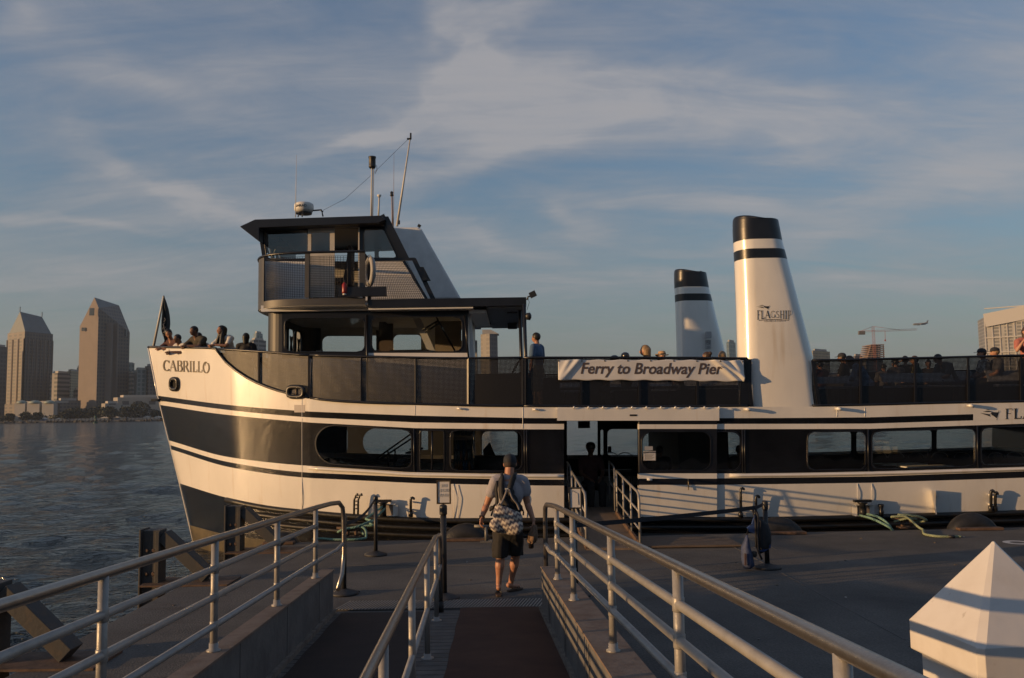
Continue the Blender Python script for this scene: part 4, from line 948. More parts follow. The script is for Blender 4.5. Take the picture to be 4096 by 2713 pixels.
# rounded front corners and front wall
def corner(y0, s_):
    pts = []
    for k in range(9):
        g = k/8*math.pi/2; pts.append((xl-.42*math.sin(g), y0+s_*(.42-.42*math.cos(g))))
    return pts
ca = corner(YA, 1); cbk = corner(YB2, -1)
for c_ in (ca, cbk):
    for (ax, ay), (bx, by) in zip(c_[:-1], c_[1:]):
        cab.add([(ax, ay, zt), (bx, by, zt), (bx, by, zwb-.02), (ax, ay, zwb-.02)], [(0, 1, 2, 3)], 2, True)
        cab.add([(ax, ay, zwb-.02), (bx, by, zwb-.02), (bx, by, zb), (ax, ay, zb)], [(0, 1, 2, 3)], 0, True)
xf = xl-.42; y0, y1 = ca[-1][1], cbk[-1][1]
fronts = []; nf = 4
for k in range(nf):
    ya, yb_ = y0+(y1-y0)*k/nf, y0+(y1-y0)*(k+1)/nf
    fnF = lambda u, v, d: Vector((xf+d, u, -v))
    pf = ring_panel(cab, fnF, ya, yb_, lambda x: -zt, lambda x: -zwb, (ya+.08, yb_-.08, -zwt, -zwb-.0-.03, .10, .10), 2, .05); fronts.append((fnF, pf))
cab.face([(xf, y0, zwb), (xf, y1, zwb), (xf, y1, zb), (xf, y0, zb)], 0)
# far wall with two windows, rear wall
def wallF(px, py, d=0): return W(px, py, YB2-d)
pf1 = ring_panel(cab, wallF, 1180, 1478, lambda x: 1268, lambda x: 1470, (1290, 1470, 1345, 1470-52, 24, 20), 3, .05)
pf2 = ring_panel(cab, wallF, 1478, 1560, lambda x: 1268, lambda x: 1470, (1486, 1534, 1343, 1416, 6, 6), 3, .05)
pf3 = ring_panel(cab, wallF, 1560, 1780, lambda x: 1268, lambda x: 1470, (1574, 1684, 1340, 1412, 22, 14), 3, .05)
fx0, fx1 = wallF(1180, 1400).x, wallF(1780, 1400).x
cab.face([wallF(1180, 1470), wallF(1780, 1470), (fx1, YB2, zb), (fx0, YB2, zb)], 3)
cab.box(((fx0+xl)/2, YB2, 3.9), (abs(xl-fx0)+.01, .04, 1.9), 3)
cab.box(((fx1+xr)/2, YB2+.03, 4.0), (abs(xr-fx1)+.1, .04, 2.1), 3)
cab.face([(xr, YA, zt), (xr, YB2, zt), (xr, YB2, zb), (xr, YA, zb)], 0)
CAB = cab.build('cabin', [CABW, NAVY, mat('grey_blue_paint', (.02, .023, .03), .5), mat('cabin_lining', (.62, .64, .64), .7)], FERRY, recalc=False)
window(wallA, pA1, CAB, gl=GLASS2); window(wallA, pA2, CAB, gl=GLASS2)
for fn_, p_ in fronts: window(fn_, p_, CAB, fw=.03, proud=-.01, gl=GLASS2)
for p_ in (pf1, pf2, pf3): MB().face([wallF(a, b, .03) for a, b, _, _ in p_]).build('glass', GLASS2, CAB)
hpart(MB().prism([(xf-.05, YA-.05, zt), (xr+.02, YA-.05, zt), (xr+.02, YB2+.05, zt), (xf-.05, YB2+.05, zt)], (0, 0, .13)), 'cabin_ceiling', CEIL)
hpart(MB().tube([W(1466, 1260, YA-.03), W(1468, 1430, YA-.03), W(1472, 1600, YA-.2)], .022, 8), 'window_bar', NAVY)
hpart(MB().tube([W(1858, 1262, YA-.03), W(1874, 1432, YA-.03)], .02, 8), 'window_bar', NAVY)
# inner partition, ladder and light panel seen through the glass
mb = MB(); mb.prism([W(1650, 1270, 20.2), W(1680, 1270, 20.2), W(1742, 1408, 20.2), W(1712, 1408, 20.2)], (0, .15, 0)); hpart(mb, 'stair_stringer', CABW)
mb = MB(); mb.tube([W(1745, 1268, 19.9), W(1822, 1408, 19.9)], .022, 6); mb.tube([W(1752, 1284, 19.9), W(1688, 1320, 19.9)], .022, 6); mb.tube([W(1760, 1293, 19.9), W(1700, 1328, 19.9)], .022, 6); hpart(mb, 'stair_handrail', BLKPL)
mb = MB(); mb.prism([W(1740, 1270, 21.6), W(1845, 1270, 21.6), W(1845, 1420, 21.6), W(1740, 1420, 21.6)], (0, .05, 0)); hpart(mb, 'partition', mat('partition_tan', (.22, .19, .15), .7))
mb = MB(); mb.box(W(1512, 1400, 22.0), (.08, .08, 1.0)); mb.box(W(1545, 1330, 22.0), (.35, .1, 1.6)); hpart(mb, 'locker', mat('locker_brown', (.09, .07, .06), .6))
hpart(MB().box(W(1640, 1412, 20.2), (.9, .4, .12)), 'seat_back', BLKPL)
# bridge deck slab: over the cabin and out to the rear canopy
zs0, zs1 = W(1700, 1228, 18.95).z, W(1700, 1195, 18.95).z; YS0 = 18.95; YS1 = 2*21.4-YS0
xs0 = yc(1470, YS0); xs1 = yc(2108, YS0)
hpart(MB().prism([(xs0, YS0, zs0), (xs1, YS0, zs0), (xs1, YS1, zs0), (xs0, YS1, zs0)], (0, 0, zs1-zs0)), 'bridge_deck', NAVY)
hpart(MB().prism([(xs0, YS0+.04, zs0-.001), (xr+.14, YS0+.04, zs0-.001), (xr+.14, YS1, zs0-.001), (xs0, YS1, zs0-.001)], (0, 0, -.04)), 'soffit', CEIL)
q_ = [W(x, y, YA-.22) for x, y in ((1098, 1264), (1130, 1240), (1472, 1230), (1472, 1262))]
mb = MB(); mb.prism([Vector((xf-.02, YA-.12, zt-.02)), Vector((xr+.04, YA-.12, zt-.02)), Vector((xr+.04, YA-.12, zs0)), Vector((xf-.02, YA-.12, zs0))], (0, .10, 0)); hpart(mb, 'fascia', CABW)
hpart(MB().prism([(xr+.04, YS0+.3, zs0-.12), (xr+.42, YS0+.3, zs0-.12), (xr+.42, YS0+.3, zs0-.042), (xr+.04, YS0+.3, zs0-.042)], (0, 3, 0)), 'cable_duct', CABW)
# canopy ceiling with loudspeakers and posts
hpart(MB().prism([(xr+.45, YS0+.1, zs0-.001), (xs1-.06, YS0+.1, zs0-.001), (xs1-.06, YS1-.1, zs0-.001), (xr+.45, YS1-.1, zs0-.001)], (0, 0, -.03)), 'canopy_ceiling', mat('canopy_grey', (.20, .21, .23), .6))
for px, py, Y in ((1962, 1234, 20.3), (2048, 1240, 20.0), (1963, 1285, 22.6), (2050, 1303, 22.4)):
    c_ = W(px, py, Y); MB().box(c_, (.26, .24, .17)).build('loudspeaker', BLKPL, FERRY, bevel=.03); 
for px, Y, r_ in ((2097, 18.75, .04), (2080, 19.6, .04), (2080, 23.6, .035)):
    b_ = W(px, 1250, Y); hpart(MB().tube([(b_.x, Y, zs0), (b_.x+.03, Y, ZUP)], r_, 8), 'canopy_post', NAVY)
o = hpart(MB().box(W(2131, 1178, 18.8), (.14, .12, .12), 0, Matrix.Rotation(R(-25), 3, 'Y')), 'floodlight', BLKPL)
MB().tube([W(2108, 1200, 18.85), W(2112, 1188, 18.85), W(2124, 1184, 18.82)], .02, 6).build('bracket', BLKPL, o)
MB().tube([W(2112, 1190, 18.8), W(2117, 1210, 18.8), W(2108, 1240, 18.8)], .005, 4).build('cable', BLKPL, o)
o = hpart(MB().lathe([(.02, -.06), (.075, -.04), (.085, .04), (.03, .07)], W(2113, 1266, 18.7), 12, 0, 'X'), 'floodlight', BLKPL)
MB().tube([W(2098, 1264, 18.75), W(2108, 1266, 18.7)], .015, 6).build('bracket', BLKPL, o)
mb = MB(); mb.prism([W(1876, 1232, 19.6), W(1884, 1232, 19.6), W(1896, 1435, 19.6), W(1880, 1435, 19.6)], (0, .06, 0)); hpart(mb, 'door_frame', CABW)
# balcony round the wheelhouse: solid plates, coarse grid infill
def balc(px, py, d=0):
    """photo point on the curved balcony face"""
    r_ = ray(px, py); lo, hi = 17.0, 23.0; xc = -3.35; a_ = 2.45; b_ = 21.3-18.9
    for _ in range(40):
        t = (lo+hi)/2; P = CP+r_*(t/r_.y); yc_ = 21.3
        if P.x > xc: Yb = 18.9
        else:
            u = max(-1, (P.x-xc)/a_); Yb = yc_-b_*(max(0, 1-abs(u)**2.3))**(1/2.3)
        if P.y < Yb+d: lo = t
        else: hi = t
    return CP+r_*(hi/r_.y)
BZ0 = W(1440, 1218, 18.9).z; BZ1 = W(1440, 1006, 18.9).z
def bpt(s, z, off=0):
    """s 0..1 from the near rear corner round the nose to the far rear corner"""
    xc = -3.35; a_ = 2.60+off; b_ = 21.3-18.9+off; L0 = 1.0; yc_ = 21.3
    xe = yc(1458, 18.9)
    n_ = 4.2; g = math.pi*(s-.14)/.72
    if s < .14: return Vector((xe+(xc-xe)*s/.14, yc_-b_, z))
    if s > .86: return Vector((xc+(xe-xc)*(s-.86)/.14, yc_+b_, z))
    cx, sx = math.cos(g), math.sin(g)
    return Vector((xc-a_*abs(sx)**(2/n_), yc_-b_*math.copysign(abs(cx)**(2/n_), cx), z))
def bband(s0, s1, z0, z1, mb, th=.03, off=0, n_=24, m=0):
    o_ = [bpt(s0+(s1-s0)*i/n_, z0, off) for i in range(n_+1)]; i_ = [bpt(s0+(s1-s0)*i/n_, z0, off-th) for i in range(n_+1)]; dz = Vector((0, 0, z1-z0))
    rings = [[o_[i], o_[i]+dz, i_[i]+dz, i_[i]] for i in range(n_+1)]; mb.loft(rings, m, True, False); return mb
bal = MB(); bband(0, 1, BZ0, BZ0+.15, bal, n_=140)
def s_at(px, z):
    lo, hi = 0.0, .5
    for _ in range(40):
        m_ = (lo+hi)/2; p = bpt(m_, z)-CP; x_ = 2048+FPX*p.dot(CR)/p.dot(CF)
        if x_ > px: lo = m_
        else: hi = m_
    return hi
zm = (BZ0+BZ1)/2; sA, sB, sC, sD = s_at(1440, zm), s_at(1236, zm), s_at(1219, zm), s_at(1062, zm)
for a, b in ((0, sA), (sB, sC), (1-sC, 1-sB), (1-sA, 1)): bband(a, b, BZ0+.17, BZ1-.02, bal, n_=4)
bband(sD+.012, 1-sD-.012, BZ0+.15, BZ1-.02, bal, n_=80)   # solid nose plate
BAL = bal.build('balcony', GREYP, FERRY)
mb = MB(); mb.tube([bpt(i/140, BZ1, 0) for i in range(141)], .03, 8); mb.build('top_rail', NAVY, BAL)
mb = MB(); o_ = [bpt(i/140, BZ0+.02, -.02) for i in range(141)]; mb.prism(o_, (0, 0, -.03)); mb.build('floor', CEIL, BAL)
mb = MB()   # sloping underside down to the cabin
lo_ = [Vector((max(p.x+.1, xf-.05) if p.x < xs0 else p.x, 21.3+(p.y-21.3)*.93, zt+.13)) for p in o_]; rings = [[a+Vector((0, 0, -.03)), b] for a, b in zip(o_, lo_)]
for i in range(140): mb.face([rings[i][0], rings[i+1][0], rings[i+1][1], rings[i][1]])
mb.build('soffit', CEIL, BAL)
def grid_infill(parent, pfn, nu, nv, r_=.0042):
    mb = MB()
    for i in range(nu+1): mb.tube([pfn(i/nu, j/3) for j in range(4)], r_, 4)
    for j in range(nv+1): mb.tube([pfn(i/12, j/nv) for i in range(13)], r_, 4)
    return mb.build('grid', NAVY, parent)
def bal_grid(s0, s1, nu, z0=BZ0+.17, z1=BZ1-.09): return grid_infill(BAL, lambda u, v: bpt(s0+(s1-s0)*u, z0+(z1-z0)*v, -.015), nu, 24)
bal_grid(sC, sD, 23); bal_grid(sA, sB, 29); bal_grid(1-sD, 1-sC, 23); bal_grid(1-sB, 1-sA, 29)
hpart(MB().box(bpt(.05, BZ0+.27, .06), (1.05, .12, .20)), 'locker_box', NAVY)
# rear part: flat framed panel with slanted end
YP = 19.2
def pl(px, py, d=0): return W(px, py, YP+d)
mb = MB()
def bar(a, b, w_, th=.05, Y=YP): 
    A, B = W(a[0], a[1], Y), W(b[0], b[1], Y); mb.beam(A, B, th, w_)
for a, b, w_ in (((1476, 1040), (1660, 1037), .06), ((1656, 1037), (1734, 1200), .10), ((1478, 1038), (1478, 1212), .08), ((1616, 1045), (1712, 1206), .06), ((1470, 1206), (1740, 1203), .07)): bar(a, b, w_)
bar((1456, 1014), (1478, 1040), .05); bar((1456, 1120), (1456, 1214), .06)
hpart(mb, 'side_frame', NAVY)
FRM = [x for x in FERRY.children if x.name.startswith('side_frame')][0]
grid_infill(FRM, lambda u, v: pl(1484+(1626-1484+(1-v)*86)*u, 1202-(1202-1046)*v), 27, 22)
mb = MB(); mb.prism([W(1672, 1068, YP-.1), W(1694, 1068, YP-.1), W(1722, 1122, YP-.1), W(1690, 1122, YP-.1)], (0, .1, 0)); hpart(mb, 'side_light_box', NAVY)
# wheelhouse
YW = 19.95; YW2 = 2*21.3-YW
def ww(px, py, d=0): return W(px, py, YW+d)
wh = MB()
# front post leans; window modules on the near wall
def shw(k, x0):   # shear so the front edge leans
    return lambda px, py, d=0: ww(px+(py-1036)*k*(max(0, (1232-px)/180.0)), py, d)
lean = lambda px, py, d=0: ww(px-(1036-py)*.165*max(0, min(1, (1232-px)/190.)), py, d)
pw1 = ring_panel(wh, lean, 1050, 1236, lambda x: 905, lambda x: 1046, (1068, 1230, 921, 1036, 18, 4), 0, .05)
lean2 = lambda px, py, d=0: ww(px+(py-1046)*.50*max(0, min(1, (px-1450)/150.)), py, d)
pw2 = ring_panel(wh, lean2, 1438, 1612, lambda x: 905, lambda x: 1046, (1456, 1596, 917, 1032, 20, 12), 0, .05)
for a, b in ((905, 914),): wh.face([ww(1236, a), ww(1438, a), ww(1438, b), ww(1236, b)], 0)
zf = W(1600, 1200, 19.9).z
wh.face([ww(1050, 1046), ww(1236, 1046), Vector((ww(1236, 1046).x, YW, zf)), Vector((ww(1050, 1046).x, YW, zf))], 1)
wh.face([ww(1438, 1046), ww(1612, 1046), Vector((ww(1700, 1046).x, YW, zf)), Vector((ww(1438, 1046).x, YW, zf))], 1)
# front wall: three windows, raked
wf0 = lean(1050, 905); wf1 = lean(1050, 1046); xw0, zw0 = wf0.x, wf0.z; xw1, zw1 = wf1.x, wf1.z
fpan = []
for k in range(3):
    ya, yb_ = YW+(YW2-YW)*k/3, YW+(YW2-YW)*(k+1)/3
    fnW = lambda u, v, d: Vector((xw1+(xw0-xw1)*((-v)-zw1)/(zw0-zw1)+d, u, -v))
    p_ = ring_panel(wh, fnW, ya, yb_, lambda x: -zw0, lambda x: -zw1, (ya+.09, yb_-.09, -zw0+.10, -zw1-.08, .08, .08), 0, .05); fpan.append((fnW, p_))
wh.face([(xw1, YW, zw1), (xw1, YW2, zw1), (xw1, YW2, zf), (xw1, YW, zf)], 1)
# far wall
def wfar(px, py, d=0): return W(px, py, YW2-d)
pq = []
for X0, X1, h_ in ((1130, 1280, (1150, 1262, 960, 1040, 14, 14)), (1280, 1450, (1290, 1436, 1012, 1046, 14, 4)), (1450, 1505, (1462, 1498, 950, 1046, 3, 3)), (1505, 1620, (1515, 1600, 994, 1040, 20, 16))):
    pq.append(ring_panel(wh, wfar, X0, X1, lambda x: 930, lambda x: 1062, h_, 2, .05))
a_, b_ = wfar(1130, 1062), wfar(1620, 1062); wh.face([a_, b_, (b_.x, YW2, zf), (a_.x, YW2, zf)], 2)
# rear slanted wall
r1, r2 = ww(1528, 870), Vector((ww(1700, 1046).x, YW, zf)); wh.face([r1, r2, (r2.x, YW2, r2.z), (r1.x, YW2, r1.z)], 1)
WHL = wh.build('wheelhouse', [NAVY, CABW, mat('wheelhouse_lining', (.45, .43, .40), .7)], FERRY, recalc=False)
window(lean, pw1, WHL, gl=GLASS2, fw=3); window(lean2, pw2, WHL, gl=GLASS2, fw=3)
for fn_, p_ in fpan: window(fn_, p_, WHL, fw=.03, proud=-.01, gl=GLASS2)
for p_ in pq: MB().face([wfar(a, b, .03) for a, b, _, _ in p_]).build('glass', GLASS2, WHL)
mb = MB(); mb.beam(W(1528, 862, YW-.08), W(1612, 1036, YW-.08), .10, .12); hpart(mb, 'rear_pillar', NAVY)
# white sliding door with window, open doorway edges, inside chair
mb = MB()
DFR = mat('door_cream', (.50, .47, .42), .5)
for a, b, c_, d_ in ((1232, 1244, 912, 1190), (1320, 1338, 912, 1190), (1244, 1320, 912, 928), (1244, 1320, 1010, 1190)):
    p, q = W(a, c_, YW-.03), W(b, d_, YW-.03); mb.box(((p.x+q.x)/2, YW-.03, (p.z+q.z)/2), (q.x-p.x, .03, p.z-q.z))
dr = mb.build('sliding_door', DFR, WHL)
p, q = W(1244, 928, YW), W(1320, 1010, YW); MB().face([p, (q.x, YW, p.z), q, (p.x, YW, q.z)]).build('glass', GLASS2, dr)
mb = MB()
for a, b in ((1434, 1438), (1339, 1438)):
    pass
p, q = W(1433, 912, YW-.02), W(1438, 1190, YW-.02); mb.box(((p.x+q.x)/2, YW-.02, (p.z+q.z)/2), (.03, .03, p.z-q.z)); p, q = W(1339, 910, YW-.02), W(1438, 914, YW-.02); mb.box(((p.x+q.x)/2, YW-.02, p.z), (q.x-p.x, .03, .03)); mb.build('door_frame', DFR, WHL)
mb = MB(); mb.prism([W(1368, 1140, 20.6), W(1385, 1040, 20.6), W(1392, 980, 20.6), W(1406, 985, 20.6), W(1404, 1140, 20.6)], (0, .45, 0)); mb.box(W(1365, 1125, 20.8), (.4, .45, .12)); mb.build('helm_chair', mat('chair_leather', (.05, .035, .028), .5), WHL, bevel=.02)
hpart(MB().box((-4.0, 21.3, zf-.02), (3.2, 2.7, .05)), 'wheelhouse_floor', CABD)
mb = MB(); mb.box(W(1130, 990, 20.8), (.5, .8, .12)); mb.tube([W(1090, 1030, 20.5), W(1120, 950, 20.5), W(1140, 975, 20.5)], .02, 6); mb.lathe([(.07, 0), (.09, .05), (.02, .09)], W(1123, 946, 20.6), 10); hpart(mb, 'console', mat('console_dark', (.05, .06, .05), .5))
# roof with visor
ZR = W(1400, 868, 19.75).z; XR0 = yc(1010, 19.6); XN = yc(957, 19.75); XR1 = yc(1522, 19.6); yR0 = 19.6; yR1 = 2*21.3-19.6
prof = [(XN, W(957, 906, 19.6).z), (XR0, W(1010, 878, 19.6).z), (XR1, W(1520, 862, 19.6).z), (XR1+.12, W(1528, 880, 19.6).z), (XR1-.06, W(1500, 893, 19.6).z), (XR0+.10, W(1045, 912, 19.6).z), (yc(1043, 19.75)-.03, W(1041, 968, 19.6).z)]
hpart(MB().prism([Vector((x, yR0, z)) for x, z in prof], (0, yR1-yR0, 0)), 'roof', NAVY, bevel=.015)
o = hpart(MB().prism([W(1530, 866, 19.7), W(1553, 866, 19.7), W(1640, 1040, 19.7), W(1612, 1040, 19.7)], (0, .1, 0)), 'roof_brace', NAVY)
# white casing behind the wheelhouse
fin = [W(x, y, 21.0) for x, y in ((1553, 909), (1672, 908), (1686, 916), (1846, 1198), (1700, 1198))]
hpart(MB().prism(fin, (0, 1.7, 0)), 'mast_casing', mat('casing_white', (.62, .62, .61), .45), bevel=.05)
hpart(MB().box(W(1677, 904, 21.3), (.07, .07, .07), 0, Matrix.Rotation(R(30), 3, 'Y')), 'camera_box', BLKPL)
# radar, aerials, lights
c_ = W(1216, 833, 20.9); RDW = mat('radar_white', (.62, .61, .58), .45)
rad = hpart(MB().lathe([(.19, -.115), (.235, -.05), (.235, .06), (.225, .10), (.18, .125), (.02, .135)], c_, 28), 'radar_dome', RDW)
def rw(q): 
    g = q.x/.237-math.pi/2-.15; return c_+Vector((math.cos(g)*.2375, math.sin(g)*.2375, q.y+.01))
text_obj('SIMRAD', .085, mat('radar_letter', (.08, .08, .09), .5), None, 'lettering', rad, bold=.002, warp=rw, sx=1.05)
MB().lathe([(.19, -.15), (.20, -.112)], c_, 24).build('base', BLKPL, rad)
mb = MB()
for a, b, cc, d_ in ((1196, 848, 1192, 869), (1212, 848, 1208, 869)): mb.tube([W(a, b, 20.7), W(cc, d_, 20.7)], .014, 6)
mb.tube([W(1196, 847, 20.9), W(1286, 840, 20.9), W(1292, 866, 20.9)], .02, 6); mb.tube([W(1280, 840, 20.7), W(1292, 848, 20.7)], .02, 6); mb.build('mount', NAVY, rad)
def aerial(pts, Y, r_, name, m_): return hpart(MB().tube([W(a, b, Y) for a, b in pts], r_, 6), name, m_)
ALU = mat('aerial_white', (.50, .48, .44), .5)
aerial(((1182, 870), (1186, 620)), 20.6, [.010, .004], 'whip_aerial', ALU)
aerial(((1574, 908), (1576, 610)), 21.4, [.009, .003], 'whip_aerial', mat('aerial_brown', (.22, .15, .12), .6))
aerial(((1588, 906), (1642, 546)), 21.4, [.034, .018], 'raked_mast', ALU)
hpart(MB().box(W(1643, 545, 21.4), (.04, .04, .16)).box(W(1636, 556, 21.4), (.10, .04, .04)).box(W(1596, 890, 21.4), (.05, .04, .1)), 'mast_fitting', BLKPL)
aerial(((1485, 866), (1488, 664)), 20.9, .022, 'lamp_mast', ALU); aerial(((1491, 866), (1495, 664)), 20.9, .012, 'lamp_mast', ALU)
o = hpart(MB().lathe([(.07, -.16), (.09, -.12), (.085, -.10), (.085, .08), (.095, .10), (.095, .13), (.03, .14)], W(1489, 648, 20.9), 14), 'mast_lamp', BLKPL)
MB().tube([W(1497, 656, 20.9), W(1507, 664, 20.9), W(1508, 680, 20.9), W(1500, 696, 20.9)], .006, 4).build('cable', BLKPL, o)
aerial(((1514, 866), (1517, 790)), 20.9, .022, 'short_aerial', ALU); hpart(MB().lathe([(.03, -.02), (.055, .02), (.05, .04), (.01, .05)], W(1517, 786, 20.9), 12), 'gps_antenna', RDW)
aerial(((1570, 906), (1568, 780)), 21.2, .02, 'short_mast', mat('aerial_brown', (.22, .15, .12), .6)); hpart(MB().lathe([(.03, -.05), (.05, -.02), (.035, .0), (.04, .06), (.01, .08)], W(1567, 778, 21.2), 10), 'anchor_lamp', BLKPL)
aerial(((1292, 842), (1380, 796), (1480, 706), (1560, 628), (1634, 556)), 21.2, .004, 'stay_wire', BLKPL)
# lifebuoy and extinguisher hang on the balcony: their own things
LBW = mat('lifebuoy_white', (.30, .30, .30), .6, var=.1)
c_ = W(1480, 1086, 19.05); r = thing('lifebuoy', 'white lifebuoy with rope hung edge-on beside the balcony grid', 'lifebuoy', c_); r.rotation_euler = (0, 0, 0)
ax = Vector((.32, -.2, 1)); rm = Matrix.Rotation(R(66), 3, 'Z').inverted() @ Matrix.Rotation(R(14), 3, 'Y'); mb = MB(); rings = []
def tor(Rr, rr, n1, n2, rm, c_, mb, sy=1):
    for i in range(n1):
        ring = []; g = 2*math.pi*i/n1
        for j in range(n2):
            h = 2*math.pi*j/n2; v = Vector(((Rr+rr*math.cos(h))*math.cos(g), rr*math.sin(h)*sy, (Rr+rr*math.cos(h))*math.sin(g))); ring.append(c_+rm @ v)
        rings.append(ring)
    rings.append(rings[0]); mb.loft(rings, 0, False, True)
tor(.28, .06, 28, 10, rm, c_, mb); mb.build('ring', LBW, r)
mb = MB(); mb.tube([c_+rm @ Vector((.36*math.cos(g/10)*(1+.05*math.sin(g)), -.03, .36*math.sin(g/10))) for g in range(63)], .009, 5); mb.tube([c_+Vector((.0, -.05, -.33)), c_+Vector((.01, -.08, -.5)), c_+Vector((.02, -.02, -.62))], .008, 5); mb.build('grab_rope', mat('rope_grey', (.2, .19, .18), .8), r)
c_ = W(1378, 1150, 18.78); RED = mat('extinguisher_red', (.25, .015, .012), .35)
r = thing('fire_extinguisher', 'small red fire extinguisher on the balcony locker box', 'extinguisher', c_+Vector((0, 0, -.12)))
MB().lathe([(.05, -.13), (.055, -.11), (.055, .06), (.02, .11)], c_, 12).build('cylinder', RED, r); MB().box(c_+Vector((0, 0, .13)), (.03, .03, .05)).build('valve', BLKPL, r); MB().lathe([(.04, 0), (.042, .03)], c_+Vector((0, 0, -.17)), 10).build('foot', RDW, r)

# ---------------- funnels
def funnel(par, mir, name='funnel'):
    Z = lambda y: W(3000, y, 18.75).z
    lv = [ # photo row, left x, right x
        (1632, 2957, 3273), (1431, 2951, 3247), (1259, 2947, 3202), (1047, 2939, 3146), (1009, 2937, 3136), (972, 2935, 3126), (925, 2933, 3117), (890, 2933, 3110)]
    def ring(y, xl_, xr_, sh=1.0, tilt=0, dz=0):
        Yc = 18.75; a = W(xl_, y, Yc); b = W(xr_, y, Yc); x0, x1 = a.x, b.x; hw = .42; rf = .34*sh; rr = .36*sh; cy = Yc; pts = []; z = a.z+dz
        n_ = 10
        for k in range(n_+1):
            g = math.pi/2+math.pi*k/n_; pts.append((x0+rf+rf*math.cos(g), cy+hw*math.sin(g)*-1))
        for k in range(n_+1):
            g = -math.pi/2+math.pi*k/n_; pts.append((x1-rr+rr*math.cos(g), cy+hw*math.sin(g)*-1*-1))
        out_ = []
        for (x, y_) in pts:
            zz = z-tilt*max(0, (x-x0)/(x1-x0)); out_.append(Vector((x, y_, zz)))
        return out_
    body = MB()
    R_ = [ring(*lv[0])]+[ring(*q) for q in lv[1:]]
    # fix winding: second half must continue the first
    def clean(rg):
        n_ = len(rg)//2; f = rg[:n_]; g = rg[n_:]; 
        if (f[-1]-g[0]).length > (f[-1]-g[-1]).length: g = g[::-1]
        return f+g
    R_ = [clean(r_) for r_ in R_]; top = clean(ring(882, 2934, 3108, 1, .16, .03)); top2 = [Vector(((p.x-5.3)*.93+5.3, (p.y-18.75)*.9+18.75, p.z+.035)) for p in top]
    if mir: R_ = [[mirror(p) for p in r_] for r_ in R_]; top = [mirror(p) for p in top]; top2 = [mirror(p) for p in top2]
    n_ = len(R_[0])
    def seg(a, b, m_): body.loft([a, b], m_, False, True)
    mats_ = [0, 0, 0, 1, 0, 1, 1]
    for k in range(7): seg(R_[k], R_[k+1], mats_[k])
    seg(R_[7], top, 1); seg(top, top2, 1); body.face(top2, 1)
    o = body.build('funnel', [WHITE, NAVY], par)
    c_ = W(3083, 888, 18.75); c2 = W(3078, 902, 18.75); f = mirror if mir else (lambda p: p)
    MB().tube([f(c2), f(c_), f(c_+Vector((.03, 0, .04)))], [.06, .075, .07], 12).build('exhaust_pipe', BLKPL, o)
    return o
FN = funnel(FERRY, False); FFAR = funnel(FERRY, True)
def fpn(px, py, d=.006): return W(px, py, 18.33-d)
logo(lambda u, v, k=0: fpn(3024+u*56, 1240-22*v, .006+.0006*k), FN, INKN)
mb = MB(); letters('FLAGSHIP', lambda u, v, k: fpn(3028+u*137, 1275+8*abs(u-.5)*2-4-(27+10*abs(u-.5)*2)*v, .006+.0006*k), mb, .10, 0, .075, .04); mb.build('lettering', INKN, FN, recalc=False)
mb = MB(); [mb.face([fpn(3035+k*12, 1281-4*math.sin(math.pi*k/10), .006), fpn(3047+k*12, 1281-4*math.sin(math.pi*(k+1)/10), .006), fpn(3047+k*12, 1283-4*math.sin(math.pi*(k+1)/10), .006), fpn(3035+k*12, 1283-4*math.sin(math.pi*k/10), .006)]) for k in range(10)]; mb.build('underline', INKN, FN)
text_obj('CRUISES & EVENTS', .055, mat('faint_ink', (.38, .36, .35), .5), frame_mat(fpn(3098, 1284), (1, 0, 0), (0, 0, 1)), 'lettering', FN)
yfn = mirror(Vector((5, 18.75, 5))).y-.42
p, q = W(2822, 1328, yfn-.05), W(2844, 1352, yfn-.05); MB().box(((p.x+q.x)/2, yfn-.06, (p.z+q.z)/2), (q.x-p.x, .12, p.z-q.z)).build('junction_box', mat('box_grey', (.4, .4, .4), .5), FFAR)
p, q = W(2821, 1360, yfn-.02), W(2845, 1393, yfn-.02); s_ = MB().box(((p.x+q.x)/2, yfn-.012, (p.z+q.z)/2), (q.x-p.x, .01, p.z-q.z)).build('no_smoking_sign', mat('sign_white_dim', (.5, .5, .5), .5), FFAR)
c_ = Vector(((p.x+q.x)/2, yfn-.022, p.z-.085)); mb = MB(); mb.tube([c_+Vector((.055*math.cos(g*math.pi/10), 0, .055*math.sin(g*math.pi/10))) for g in range(21)], .007, 4); mb.beam(c_+Vector((-.04, 0, .04)), c_+Vector((.04, 0, -.04)), .004, .010); mb.beam(c_+Vector((-.035, -.003, 0)), c_+Vector((.035, -.003, 0)), .004, .012)
for k in range(3): mb.beam(c_+Vector((-.05, 0, -.10-.025*k)), c_+Vector((.05, 0, -.10-.025*k)), .004, .008)
for k in range(4):
    e = [(-.078, .07), (.078, .07), (.078, -.17), (-.078, -.17)]; a = e[k]; b = e[(k+1) % 4]; mb.beam(c_+Vector((a[0], 0, a[1])), c_+Vector((b[0], 0, b[1])), .004, .006)
mb.build('symbol', INK, s_)

